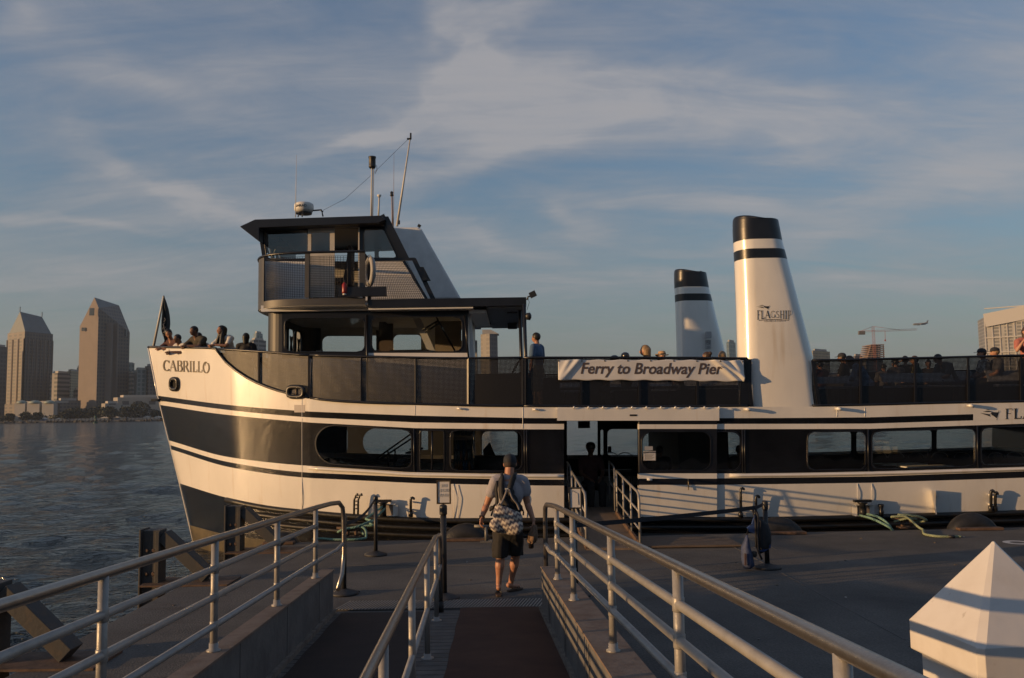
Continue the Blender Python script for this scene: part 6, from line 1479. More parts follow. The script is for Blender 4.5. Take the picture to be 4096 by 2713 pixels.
# rubber wheel fenders on the pontoon edge
def yedge(x): return YE0+max(0, x)*YES+min(0, x)*YES*.4
for px, py, rr, lb in ((1166, 2150, .34, 'dark wheel fender on the pontoon edge under the bow, leftmost'), (1868, 2150, .50, 'black wheel fender on the pontoon edge just left of the walking man'), (3110, 2128, .50, 'black wheel fender behind the stanchion with the vest'), (3858, 2106, .50, 'largest domed black wheel fender near the rope at the right')):
    q = WZ(px, py, ZF); x = q.x; y = yedge(x)+.02; zc2 = ZF-rr*.42; r = thing('wheel_fender', lb, 'fender', (x, y, ZF), 'wheel fenders on the pontoon edge')
    MB().lathe([(rr*.35, -.16), (rr*.55, -.19), (rr*.9, -.17), (rr, -.09), (rr*1.02, 0), (rr, .09), (rr*.9, .17), (rr*.55, .19), (rr*.35, .16)], (x, y, zc2), 36, 0, 'Y').build('tyre', RUBB, r)
    MB().box((x, y-.28, ZF+.03), (rr*1.7, .16, .05)).build('bracket', RUST, r, bevel=.01)
# cleats and mooring ropes
ROPE = mat('green_rope', (.06, .17, .13), .85, col2=(.24, .36, .30), vs=60, thr=(.4, .6)); ROPEG = mat('faded_rope', (.15, .19, .12), .9, col2=(.30, .34, .22), vs=60, thr=(.4, .6))
def cleat(px, py, label, s_=1, m_=RUST):
    q = WZ(px, py, ZF); r = thing('dock_cleat', label, 'cleat', (q.x, q.y, ZF)); mb = MB(); mb.box((q.x, q.y, ZF+.015), (.34*s_, .22*s_, .03)); mb.build('base', m_, r, bevel=.005)
    mb = MB(); [mb.tube([(q.x+d*s_, q.y, ZF+.02), (q.x+d*s_*.8, q.y, ZF+.16*s_)], .035*s_, 8) for d in (-.09, .09)]; mb.tube([(q.x-.30*s_, q.y, ZF+.19*s_), (q.x-.15*s_, q.y, ZF+.165*s_), (q.x+.15*s_, q.y, ZF+.165*s_), (q.x+.30*s_, q.y, ZF+.19*s_)], [.02*s_, .04*s_, .04*s_, .02*s_], 10); mb.build('horn', m_, r); return q
cA = cleat(1408, 2150, 'rusty cleat wound with green rope left of the lone stanchion'); cB = cleat(3628, 2112, 'rusty cleat wound with faded rope near the edge at the right')
q = WZ(1945, 2168, ZF); r = thing('dock_cleat', 'small grey metal tee bollard beside the left hand of the walking man', 'bollard', (q.x, q.y, ZF)); MB().box((q.x, q.y, ZF+.012), (.22, .2, .024)).build('base', mat('galvanised', (.16, .155, .145), .5, metal=.3), r)
MB().tube([(q.x, q.y, ZF), (q.x, q.y, ZF+.28)], .03, 10).tube([(q.x-.22, q.y, ZF+.29), (q.x+.05, q.y, ZF+.28)], .03, 10).build('post', mat('galvanised', (.16, .155, .145), .5, metal=.3), r)
def rope(pts, r_, m_, nm, label):
    # smooth, with a twisted lay
    f = [hermite([(i, p[k]) for i, p in enumerate(pts)]) for k in range(3)]; n_ = (len(pts)-1)*14; P = [Vector((f[0](i/14), f[1](i/14), f[2](i/14))) for i in range(n_+1)]
    mb = MB()
    for s_ in range(3):
        Q = []
        for i, p in enumerate(P):
            d = (P[min(i+1, n_)]-P[max(0, i-1)]).normalized(); x = d.cross(Vector((0, 0, 1))); x = x.normalized() if x.length > .01 else Vector((1, 0, 0)); y = x.cross(d); g = i*.9+s_*2.094; Q.append(p+x*math.cos(g)*r_*.5+y*math.sin(g)*r_*.5)
        mb.tube(Q, r_*.62, 6)
    o = mb.build(nm, m_, loc=P[0]); tag(o, label, 'rope'); return o
h = ZF+.16
rope([MC1+Vector((0, -.05, .16)), MC1+Vector((-.25, -.6, -.02)), cA+Vector((.35, .1, .30)), cA+Vector((.05, -.08, .20)), cA+Vector((-.22, .02, .16)), cA+Vector((-.1, .12, .12)), cA+Vector((.2, -.05, .2)), cA+Vector((.3, -.15, .12)), cA+Vector((.32, -.3, .03)), cA+Vector((.1, -.42, .02)), cA+Vector((-.25, -.40, .02)), cA+Vector((-.55, -.25, .02)), cA+Vector((-.7, -.3, .02))], .022, ROPE, 'mooring_rope', 'green mooring rope from the bow bollard coiled round the left cleat')
rope([MC1+Vector((.05, -.05, .12)), MC1+Vector((-.15, -.7, -.1)), cA+Vector((.42, .05, .22)), cA+Vector((.2, .1, .2)), cA+Vector((-.1, -.1, .18)), cA+Vector((-.28, .04, .1)), cA+Vector((.1, .1, .14)), cA+Vector((.24, -.02, .05))], .022, ROPE, 'mooring_rope', 'second turn of green rope lying beside the first on the left cleat')
rope([MC2+Vector((-.1, -.08, -.02)), W(3480, 2073, 17.3), W(3525, 2092, 17.0), W(3562, 2113, 16.9), W(3580, 2135, 17.0)], .024, ROPE, 'mooring_rope', 'green doubled rope slack from the right hull bollard, lower strand')
rope([MC2+Vector((.05, -.08, .0)), W(3500, 2064, 17.3), W(3535, 2082, 17.05), W(3558, 2104, 16.95), W(3572, 2130, 17.0)], .024, ROPE, 'mooring_rope', 'green doubled rope slack from the right hull bollard, upper strand')
rope([cB+Vector((-.25, .0, .12)), cB+Vector((.0, -.1, .2)), cB+Vector((.25, .05, .15)), cB+Vector((-.05, .12, .16)), cB+Vector((-.3, -.02, .22)), cB+Vector((-.1, -.1, .24)), cB+Vector((.02, -.16, .16)), cB+Vector((.10, -.4, .03)), WZ(3700, 2138, ZF+.03), WZ(3760, 2146, ZF+.03), WZ(3845, 2146, ZF+.03)], .022, ROPEG, 'mooring_rope', 'faded green rope wound on the right cleat with a taped tail')
a, b = WZ(3795, 2147, ZF+.03), WZ(3818, 2147, ZF+.03); tag(MB().tube([a, b], .031, 8).build('tape', BLKPL, [x for x in bpy.data.objects if x.name.startswith('mooring_rope')][-1]), None)
rope([cB+Vector((.3, .05, .12)), cB+Vector((.1, .12, .24)), cB+Vector((-.15, .0, .26)), cB+Vector((.15, -.1, .24)), cB+Vector((.38, -.02, .14)), cB+Vector((.2, .1, .1))], .022, ROPEG, 'mooring_rope', 'short loop of faded rope on top of the right cleat')
# painted ring, small litter, rusty plate
q = WZ(4070, 2171, ZF); mb = MB(); n_ = 28
for i in range(n_):
    a, b = 2*math.pi*i/n_, 2*math.pi*(i+1)/n_; mb.face([(q.x+.12*math.cos(a), q.y+.12*math.sin(a), ZF+.004), (q.x+.23*math.cos(a), q.y+.23*math.sin(a), ZF+.004), (q.x+.23*math.cos(b), q.y+.23*math.sin(b), ZF+.004), (q.x+.12*math.cos(b), q.y+.12*math.sin(b), ZF+.004)])
o = mb.build('painted_ring', mat('ring_paint', (.55, .54, .52), .7)); o['kind'] = 'structure'
rng = random.Random(9); mb = MB()
for k in range(70):
    x, y = rng.uniform(-4.6, 9), rng.uniform(5, 16.2)
    if inner_l(y)-.3 < x < inner_r(y)+.4 and y < 10.8: continue
    s_ = rng.uniform(.008, .028); mb.box((x, y, ZF+s_*.25), (s_*rng.uniform(1, 2), s_, s_*.5), 0, Matrix.Rotation(rng.uniform(0, 3), 3, 'Z'))
o = mb.build('litter_specks', mat('litter', (.10, .085, .07), .9, col2=(.45, .43, .4), vs=.7, thr=(.55, .6))); o['kind'] = 'stuff'; tag(o, 'small chips and scraps scattered over the pontoon', 'litter')
A = [WZ(2562, 2192, ZF+.02), WZ(2968, 2186, ZF+.02), WZ(2905, 2153, ZF+.02), WZ(2562, 2156, ZF+.02)]
o = MB().prism(A, (0, 0, .03)).build('steel_plate', mat('plate_rust', (.085, .06, .045), .8, col2=(.13, .10, .08), vs=4, stretch=(1, 3, 1), bump=.004)); tag(o, 'flat rust brown plate lying beside the gangway foot', 'plate')

# ---------------- gangway from the pontoon into the ferry
gx0, gx1 = WZ(2345, 2199, ZF).x, WZ(2563, 2199, ZF).x; gy0 = WZ(2563, 2199, ZF).y; gy1 = 18.25; gz0 = ZF+.03; gz1 = ZMAIN+.06
r = thing('gangway', 'short metal gangway with pipe rails leading into the ferry doorway', 'gangway', ((gx0+gx1)/2, gy0, ZF))
GS = (gz1-gz0)/(gy1-gy0)
def gz(y): return gz0+(y-gy0)*GS
gxs = -.03
GD = mat('gangway_deck', (.14, .10, .07), .8, col2=(.20, .15, .11), vs=4, stretch=(3, .6, 1), bump=.003)
g0 = [Vector((gx0, gy0, gz0)), Vector((gx1, gy0, gz0)), Vector((gx1+gxs, gy1+.9, gz(gy1+.9))), Vector((gx0+gxs, gy1+.9, gz(gy1+.9)))]
MB().prism([p-Vector((0, 0, .05)) for p in g0], (0, 0, .05)).build('walkway', GD, r)
for s_, gx in ((-1, gx0), (1, gx1)):
    mb = MB(); mb.beam((gx, gy0, gz0+.03), (gx+gxs, gy1, gz1+.03), .04, .10); st_ = mb.build('side_beam', RUST, r)
    def gp(t, h): return Vector((gx+gxs*t, gy0+(gy1-gy0)*t, gz(gy0+(gy1-gy0)*t)+h))
    ends = [.015, .95]; H_ = .92
    MB().tube([gp(.012, .02), gp(.012, H_-.12), gp(.03, H_-.03), gp(.07, H_), gp(.95, H_)], .022, 10).build('top_rail', STEEL, r)
    for h in (.30, .60): MB().tube([gp(.015, h), gp(.95, h)], .017, 8).build('rail', STEEL, r)
    for t in (.32, .64, .95): MB().tube([gp(t, 0), gp(t, H_)], .019, 8).build('post', STEEL, r)
    MB().tube([gp(1.06, .04), gp(1.06, H_-.0), gp(1.10, H_+.04), gp(1.34, H_+.05)], .02, 8).build('grab_rail', STEEL, r)
    MB().tube([gp(1.06, .5), gp(1.34, .52)], .016, 8).build('rail', STEEL, r); MB().tube([gp(1.34, .1), gp(1.34, H_+.05)], .02, 8).build('post', STEEL, r)

# ---------------- white capped pier post close to the camera
DP = 3.95
ap = W(3973, 2166, DP); cf = W(3917, 2586, DP-.30); cl = W(3636, 2481, DP-.04)
r = thing('pier_post', 'white vinyl post with pyramid cap in the lower right corner', 'post', (ap.x, DP, ZF))
ctr = Vector((ap.x, DP, 0)); v1 = Vector((cf.x-ctr.x, cf.y-ctr.y, 0)); hs = v1.length; ang = math.atan2(v1.y, v1.x)
def sq(h_, z, bev=.0):
    out_ = []
    for k in range(4):
        g = ang-k*math.pi/2; gm = ang-(k+.5)*math.pi/2
        for s_ in (1, -1):
            a = Vector((math.cos(g), math.sin(g), 0))*h_; t_ = Vector((math.sin(g), -math.cos(g), 0)); 
            out_.append(Vector((ctr.x, ctr.y, z))+a*(1-bev)-t_*s_*bev*h_*-1*(-1))
    return out_
zc0 = cf.z; mb = MB(); zlow = W(3917, 2735, DP-.30).z
mb.loft([sq(hs*.97, zlow, .03), sq(hs, zlow+.006, .045), sq(hs, zc0-.012, .045), sq(hs*.975, zc0, .055), sq(.018, ap.z-.010, .4), sq(.008, ap.z, .4)], 0, True, False); mb.build('cap', VINYLP, r, bevel=.006, seg=3)
mb = MB(); mb.loft([sq(hs*.86, ZF, .03), sq(hs*.86, zlow+.002, .03)], 0, True, False); mb.build('shaft', VINYLP, r, bevel=.003)
# ================================================================== PEOPLE
def skin(n, c): return mat('skin_'+n, c, .55, var=.08, vs=12)
SK_T = skin('tan', (.34, .17, .105)); SK_L = skin('light', (.45, .24, .16)); SK_D = skin('brown', (.16, .085, .055))
def cloth(n, c, **k): return mat('cloth_'+n, c, .85, var=.16, vs=14, bump=.004, bs=26, **k)
HAIRB = mat('hair_black', (.010, .009, .008), .5, var=.5, vs=40); HAIRR = mat('hair_brown', (.05, .028, .016), .5, var=.4, vs=40); HAIRY = mat('hair_blond', (.26, .17, .085), .5, var=.35, vs=40)
def cap_(a, ra, b, rb): return ('c', Vector(a), ra, Vector(b), rb)
def ell_(c, r_, up=(0, 0, 1), f=(0, 1, 0)): return ('e', Vector(c), Vector(r_), Vector(up), Vector(f))
def blob(name, prims, m_, parent, voxel=.016, M=None, infl=0, smooth=3, cut=None, disp=0):
    """fuse tapered capsules and ellipsoids into one continuous skin"""
    mb = MB()
    for p in prims:
        if p[0] == 'c':
            _, a, ra, b, rb = p; ra += infl; rb += infl; d = b-a; l = d.length or 1e-4; d = d/l; x = d.orthogonal().normalized(); y = d.cross(x); rings = []
            sec = [(-ra*math.cos(g), ra*math.sin(g), a) for g in (.15, .5, .9, 1.25)] + [(0, ra, a), (0, rb, b)] + [(rb*math.cos(g), rb*math.sin(g), b) for g in (1.25, .9, .5, .15)]
            for off, rr, o_ in sec: rings.append([o_+d*off+x*rr*math.cos(k*math.pi/7)+y*rr*math.sin(k*math.pi/7) for k in range(14)])
            mb.loft(rings, 0, True, True)
        else:
            _, c, r_, up, f = p; up = up.normalized(); s_ = f.cross(up).normalized()*-1; f = up.cross(s_)*-1; f = s_.cross(up)*-1; rings = []
            for k in range(1, 12):
                g = math.pi*k/12; rings.append([c+up*(-math.cos(g)*(r_.z+infl))+(s_*math.cos(h*math.pi/9)*(r_.x+infl)+f*math.sin(h*math.pi/9)*(r_.y+infl))*math.sin(g) for h in range(18)])
            mb.loft(rings, 0, True, True)
    t = mb.build('tmp', m_); md = t.modifiers.new('r', 'REMESH'); md.mode = 'VOXEL'; md.voxel_size = voxel; md.use_smooth_shade = True
    sm = t.modifiers.new('s', 'SMOOTH'); sm.iterations = smooth; sm.factor = .5
    bpy.context.view_layer.update(); dg = bpy.context.evaluated_depsgraph_get(); me = bpy.data.meshes.new_from_object(t.evaluated_get(dg)); bpy.data.objects.remove(t)
    if cut is not None or disp:
        bm = bmesh.new(); bm.from_mesh(me)
        if cut:
            for co, no in cut: bmesh.ops.bisect_plane(bm, geom=bm.verts[:]+bm.edges[:]+bm.faces[:], plane_co=co, plane_no=no, clear_outer=True)
        if disp:
            for v in bm.verts: v.co += v.normal*disp*noise.noise(v.co*Vector((9, 9, 4)).x if False else Vector((v.co.x*9, v.co.y*9, v.co.z*5)))
        bm.to_mesh(me); bm.free()
    for pl_ in me.polygons: pl_.use_smooth = True
    me.materials.clear(); me.materials.append(m_)
    if M is not None: me.transform(M)
    o = bpy.data.objects.new(name, me); COL.objects.link(o)
    if parent: o.parent = parent; o.location = -world_loc(parent)
    return o

def joints(pose):
    J = dict(pel=(0, 0, .95), che=(0, .0, 1.29), nec=(0, -.01, 1.46), hd=(0, .025, 1.635), face=(0, 1, 0), shL=(-.185, 0, 1.41), shR=(.185, 0, 1.41), elL=(-.25, .0, 1.12), elR=(.25, .0, 1.12), haL=(-.26, .08, .87), haR=(.26, .08, .87),
             hiL=(-.095, 0, .91), hiR=(.095, 0, .91), knL=(-.11, .02, .50), knR=(.11, .02, .50), anL=(-.115, -.02, .08), anR=(.115, -.02, .08), toL=(-.13, .15, .03), toR=(.13, .15, .03))
    if pose == 'lean': J.update(che=(0, .16, 1.24), nec=(0, .27, 1.38), hd=(0, .34, 1.53), shL=(-.19, .22, 1.33), shR=(.19, .22, 1.33), elL=(-.27, .42, 1.15), elR=(.27, .42, 1.15), haL=(-.06, .58, 1.17), haR=(.10, .56, 1.17))
    if pose == 'sit': J.update(pel=(0, 0, .50), che=(0, -.02, .86), nec=(0, .0, 1.04), hd=(0, .04, 1.21), shL=(-.185, 0, .99), shR=(.185, 0, .99), elL=(-.23, .10, .72), elR=(.23, .10, .72), haL=(-.10, .34, .62), haR=(.10, .34, .62),
                               hiL=(-.095, .02, .48), hiR=(.095, .02, .48), knL=(-.12, .44, .50), knR=(.12, .44, .50), anL=(-.12, .42, .09), anR=(.12, .42, .09), toL=(-.12, .58, .04), toR=(.12, .58, .04))
    if pose == 'slump': J.update(pel=(0, 0, .50), che=(0, .16, .80), nec=(0, .30, .94), hd=(0, .40, 1.06), shL=(-.19, .25, .90), shR=(.19, .25, .90), elL=(-.24, .34, .64), elR=(.24, .34, .64), haL=(-.06, .52, .60), haR=(.06, .52, .60),
                               hiL=(-.095, .02, .48), hiR=(.095, .02, .48), knL=(-.14, .44, .50), knR=(.14, .44, .50), anL=(-.12, .42, .09), anR=(.12, .42, .09), toL=(-.12, .58, .04), toR=(.12, .58, .04))
    return J
def hand_prims(w_, d, palm_n, s=1, curl=.5, big=False):
    """palm, four fingers and a side thumb; w_ wrist, d forearm direction, palm_n palm normal"""
    d = d.normalized(); n = (palm_n-d*palm_n.dot(d)).normalized(); x = d.cross(n); P = []
    c = w_+d*.045*s; P.append(('e', c, Vector((.038*s, .016*s, .052*s)), d, n))
    for k, (off, ln) in enumerate(((-.027, .070), (-.009, .080), (.009, .074), (.026, .058))):
        a = w_+d*.082*s+x*off*s; b = a+(d*math.cos(curl*.6)+n*math.sin(curl*.6))*ln*.5*s; e = b+(d*math.cos(curl*1.5)+n*math.sin(curl*1.5))*ln*.5*s; P += [cap_(a, .0092*s, b, .0085*s), cap_(b, .0085*s, e, .007*s)]
    a = w_+d*.025*s-x*.030*s; b = a+(-x*.6+d*.7+n*.25)*.038*s; e = b+(-x*.15+d*.8+n*.4)*.030*s; P += [cap_(a, .013*s, b, .010*s), cap_(b, .010*s, e, .008*s)]
    return P
def person(label, loc, rot, pose='stand', shirt=None, legs=None, skn=SK_T, hair=HAIRB, style='short', scale=1.0, J_=None, group=None, sleeve='short', hat=None, voxel=.017, legs_len='long', extra=None, fem=False):
    J = {k: Vector(v) for k, v in {**joints(pose), **(J_ or {})}.items()}
    Mt = Matrix.Translation(loc) @ Matrix.Rotation(R(rot), 4, 'Z') @ Matrix.Scale(scale, 4)
    r = thing('person', label, 'person', loc, group)
    up = (J['nec']-J['pel']).normalized(); hf = J['face'].normalized(); hu = (J['hd']-J['nec']); hu = (hu-hf*hu.dot(hf)).normalized(); hc = J['hd']
    side = hf.cross(hu).normalized()
    head = [ell_(hc, (.075, .092, .105), hu, hf), ell_(hc+hf*.025-hu*.055, (.055, .062, .055), hu, hf), cap_(J['nec'], .056, hc-hu*.05-hf*.01, .05),
            cap_(hc+hf*.085-hu*.005, .012, hc+hf*.103-hu*.030, .016), ell_(hc+side*.077-hu*.012, (.010, .018, .030), hu, hf), ell_(hc-side*.077-hu*.012, (.010, .018, .030), hu, hf), cap_(hc+hf*.082-hu*.062-side*.016, .010, hc+hf*.082-hu*.062+side*.016, .010), ell_(hc+hf*.062+hu*.028, (.058, .028, .012), hu, hf)]
    k = .88 if fem else 1
    fr_ = up.cross(J['shR']-J['shL']).normalized(); fr_ = fr_ if fr_.dot(hf) > -9 else -fr_
    tors = [ell_(J['che'], (.165*k, .105, .17), up, fr_), ell_(J['pel'].lerp(J['che'], .45), (.142*k, .098, .17), up, fr_), ell_(J['pel'], (.160, .112, .115), up, fr_), cap_(J['shL'].lerp(J['nec'], .25), .062, J['shR'].lerp(J['nec'], .25), .062), cap_(J['nec']-up*.05, .075, J['nec'], .058)]
    if fem: tors += [ell_(J['che']+fr_*.07*(1 if fr_.dot(hf) > 0 else -1)+(J['shR']-J['shL'])*q_, (.055, .055, .055)) for q_ in (-.18, .18)]
    arms_u = [cap_(J['sh'+s_], .056*k, J['el'+s_], .041*k) for s_ in 'LR']; arms_f = [cap_(J['el'+s_], .041*k, J['el'+s_].lerp(J['ha'+s_], .35), .040*k) for s_ in 'LR']+[cap_(J['el'+s_].lerp(J['ha'+s_], .35), .040*k, J['ha'+s_], .025) for s_ in 'LR']
    hands = []
    for s_ in 'LR': d = J['ha'+s_]-J['el'+s_]; hands += hand_prims(J['ha'+s_], d, Vector((1 if s_ == 'L' else -1, .3, 0)) if pose == 'stand' else Vector((0, 0, -1)), 1, .6)
    thigh = [cap_(J['hi'+s_], .085, J['kn'+s_], .056) for s_ in 'LR']; calf = [cap_(J['kn'+s_], .054, J['kn'+s_].lerp(J['an'+s_], .35), .056) for s_ in 'LR']+[cap_(J['kn'+s_].lerp(J['an'+s_], .35), .056, J['an'+s_], .034) for s_ in 'LR']
    feet = [cap_(J['an'+s_]-Vector((0, .02, .02)), .034, J['to'+s_], .026) for s_ in 'LR']
    blob('body', head+tors+arms_u+arms_f+hands+thigh+calf+feet, skn, r, voxel, Mt)
    sl = [cap_(J['sh'+s_], .062*k, J['sh'+s_].lerp(J['el'+s_], .62 if sleeve == 'short' else 1), .054*k) for s_ in 'LR']
    if sleeve == 'long': sl += [cap_(J['el'+s_], .052, J['ha'+s_], .036) for s_ in 'LR']
    if sleeve == 'none': sl = []
    blob('shirt', [p for p in tors[:4]]+sl, shirt, r, voxel, Mt, .016, 2, disp=.012)
    lg = [tors[2]]+[cap_(J['hi'+s_], .095, J['kn'+s_], .072) for s_ in 'LR']
    if legs_len == 'long': lg += [cap_(J['kn'+s_], .066, J['an'+s_]+Vector((0, 0, .02)), .050) for s_ in 'LR']
    blob('trousers' if legs_len == 'long' else 'shorts', lg, legs, r, voxel, Mt, .018, 2, disp=.012)
    if hair:
        hp = [ell_(hc-hf*.014+hu*.022, (.084, .092, .095), hu, hf)]
        if style == 'short': pass
        if style == 'long': hp += [cap_(hc-hf*.05+hu*.02, .085, hc-hf*.09-hu*.22, .07), cap_(hc-hf*.02+side*.05, .045, hc+side*.10-hu*.30, .04), cap_(hc-hf*.02-side*.05, .045, hc-side*.10-hu*.30, .04), cap_(hc-hf*.09-hu*.2, .075, hc-hf*.08-hu*.36, .045)]
        if style == 'bob': hp += [cap_(hc-hf*.04, .088, hc-hf*.05-hu*.14, .07)]
        if style == 'bun': hp += [ell_(hc-hf*.09+hu*.07, (.045, .045, .045))]
        ho = blob('hair', hp, hair, r, .012, Mt, .004, 1, disp=.010)
        bm = bmesh.new(); bm.from_mesh(ho.data); fc = Mt @ (hc+hf*.10-hu*.035); dl = [v for v in bm.verts if (v.co-fc).length < (.098 if style != 'long' else .10)*scale]; bmesh.ops.delete(bm, geom=dl, context='VERTS'); bm.to_mesh(ho.data); bm.free()
    if hat == 'cap' or hat == 'straw' or hat == 'helmet':
        Hc = {'cap': cloth('cap_dark', (.02, .022, .03)), 'straw': mat('straw', (.46, .29, .15), .8, var=.2, vs=30, bump=.002, bs=60), 'helmet': mat('helmet_black', (.015, .015, .017), .25, coat=.4)}[hat]
        if hat == 'cap': mb = MB(); rings = []; prof = [(.088, .018), (.094, .03), (.090, .06), (.072, .095), (.035, .118), (.005, .122)]
        if hat == 'straw': mb = MB(); rings = []; prof = [(.17, .035), (.165, .03), (.095, .04), (.092, .06), (.085, .105), (.06, .125), (.01, .115)]
        if hat == 'helmet': mb = MB(); rings = []; prof = [(.10, .005), (.108, .03), (.108, .07), (.09, .11), (.05, .135), (.005, .142)]
        for rr, h in prof: rings.append([hc-hf*.006+hu*h+(side*math.cos(g*math.pi/12)*rr*.92+hf*math.sin(g*math.pi/12)*rr*(1.14 if hat != 'straw' else 1))+hu*((.02*math.cos(g*math.pi/6)) if hat == 'straw' and rr > .15 else 0) for g in range(24)])
        mb.loft(rings, 0, False, True)
        if hat == 'cap': mb.add([hc+hu*.022+side*.07+hf*.07, hc+hu*.022-side*.07+hf*.07, hc+hu*.014-side*.05+hf*.16, hc+hu*.014+side*.05+hf*.16, hc+hu*.016+hf*.175], [(0, 1, 2, 4, 3)])
        mb.v = [tuple(Mt @ Vector(q)) for q in mb.v]; ht = mb.build('hat', Hc, r); so_ = ht.modifiers.new('s', 'SOLIDIFY'); so_.thickness = .006
        if hat == 'straw':
            mb = MB(); mb.loft([[hc-hf*.006+hu*h+side*math.cos(g*math.pi/12)*.093+hf*math.sin(g*math.pi/12)*.1 for g in range(24)] for h in (.043, .07)], 0, False, True); mb.v = [tuple(Mt @ Vector(q)) for q in mb.v]; mb.build('hat_band', BLKPL, ht)
    # face: eyes and brows, darker lips
    mb = MB()
    for sg in (-1, 1): mb.lathe([(.001, -.007), (.011, 0), (.001, .006)], hc+hf*.078+side*.030*sg+hu*.006, 8, 0, 'Y')
    mb.v = [tuple(Mt @ Vector(q)) for q in mb.v]; mb.build('eyes', mat('eye_dark', (.03, .02, .018), .3), r)
    if extra: extra(r, J, Mt, hc, hf, hu, side)
    return r
MAR = cloth('maroon', (.075, .03, .03)); OLV = cloth('dark_olive', (.05, .042, .03)); WHT = cloth('white', (.55, .53, .50)); BLUS = cloth('blue', (.06, .11, .20)); BEI = cloth('beige', (.22, .19, .15)); DRK = cloth('black', (.02, .02, .022)); DEN = cloth('denim', (.04, .055, .09)); LBL = cloth('light_blue', (.20, .26, .36)); GRY = cloth('grey', (.12, .12, .13)); TEA = cloth('teal_grey', (.07, .09, .10)); PNK = cloth('pink', (.40, .14, .11)); YEL = cloth('yellow_grey', (.16, .15, .08))
def foot(px, Y, z, py=1600): q = W(px, py, Y); return Vector((q.x, Y, z))
# on the bow, leaning on the bulwark: near rail side at px is the hull edge
def at_rail(px, back): p = WH(px, 1392, 0); q = W(px, 1392, p.y+back); return q
bowp = [
 ('man in maroon shirt leaning over the bow holding a phone, nearest the flagstaff', 722, .92, 'lean', MAR, DRK, SK_T, HAIRB, 'short', 1.0, 28, dict(face=(-.7, .6, -.45), hd=(-.02, .36, 1.54))),
 ('child with dark hair resting folded arms on the bow rail', 752, .66, 'lean', WHT, DEN, SK_D, HAIRB, 'short', .905, 170, dict(face=(.1, 1, .0))),
 ('heavy man in dark open collar shirt with forearms on the bow rail', 822, .80, 'lean', OLV, DRK, SK_D, HAIRB, 'short', 1.0, 175, dict(face=(.1, 1, -.1))),
 ('long haired woman in white tee shirt leaning on the bow rail', 930, .72, 'lean', WHT, DEN, SK_T, HAIRB, 'long', .965, 168, dict(face=(.25, 1, .1))),
]
for lb, px, back, pose, sh, lg, sk, hr, st_, sc, rot, J_ in bowp:
    q = at_rail(px, back); person(lb, Vector((q.x, q.y, ZFORE)), 150, pose, sh, lg, sk, hr, st_, sc*1.05, J_, 'passengers leaning on the bow rail', fem=(st_ == 'long'))
q = W(795, 1400, 21.3); person('dark haired passenger in a pale top half hidden behind the heavy man', Vector((q.x, 21.3, ZFORE)), 20, 'stand', WHT, DRK, SK_D, HAIRB, 'short', .93, None, 'passengers leaning on the bow rail')
q = W(984, 1400, 20.6); person('person with a black hood up, back turned, beside the woman in white', Vector((q.x, 20.6, ZFORE-.08)), 0, 'stand', DRK, DRK, SK_D, HAIRB, 'bob', .92, None, None, sleeve='long')
# inside the deckhouse and wheelhouse
def shades(r, J, Mt, hc, hf, hu, side):
    mb = MB(); mb.beam(Mt @ (hc+hf*.09-side*.06+hu*.008), Mt @ (hc+hf*.09+side*.06+hu*.008), .02, .032); mb.build('sunglasses', BLKPL, r)
q = W(1513, 1500, 20.5); person('bald man with sunglasses looking out of the deckhouse window', Vector((q.x, 20.5, 2.93)), 140, 'stand', GRY, DRK, SK_L, None, 'short', .98, None, None, sleeve='long', extra=shades)
q = W(1302, 1100, 20.6); person('crew member in a pale shirt seated at the wheelhouse door', Vector((q.x, 20.6, zf-.02)), 60, 'sit', WHT, DRK, SK_T, HAIRR, 'short', 1.0, None, None)
# upper deck
q = foot(2152, 19.3, ZUP); person('man in blue shirt and beige shorts standing in profile by the canopy post', q, 60, 'stand', BLUS, BEI, SK_T, HAIRB, 'short', 1.0, dict(haL=(-.24, .05, .86)), None, legs_len='short')
ups = [
 ('passenger wearing a black helmet behind the banner, left of the other helmet', 2465, 20.6, 'sit', DRK, DRK, SK_T, HAIRR, 'short', .965, 30, 'helmet'),
 ('passenger with a glossy black helmet showing above the banner', 2507, 20.3, 'sit', DRK, DRK, SK_T, HAIRR, 'short', 1.0, 10, 'helmet'),
 ('blond woman in profile sitting above the word Broadway on the banner', 2592, 20.6, 'sit', BEI, DEN, SK_L, HAIRY, 'bob', 1.16, 75, None),
 ('person in a wide straw hat with dark band behind the banner', 2650, 20.6, 'sit', WHT, BEI, SK_L, HAIRR, 'bob', 1.03, -160, 'straw'),
 ('brown haired person with a bun just above the banner in front of the far funnel', 2838, 20.6, 'sit', OLV, DEN, SK_T, HAIRR, 'bun', 1.02, 60, None),
 ('blond person just above the right end of the banner', 2895, 20.4, 'sit', BEI, DEN, SK_L, HAIRY, 'bob', 1.02, -30, None),
]
for lb, px, Y, pose, sh, lg, sk, hr, st_, sc, rot, hat in ups: person(lb, foot(px, Y, ZUP), rot, pose, sh, lg, sk, hr, st_, sc, None, 'passengers sitting on the upper deck', hat=hat)
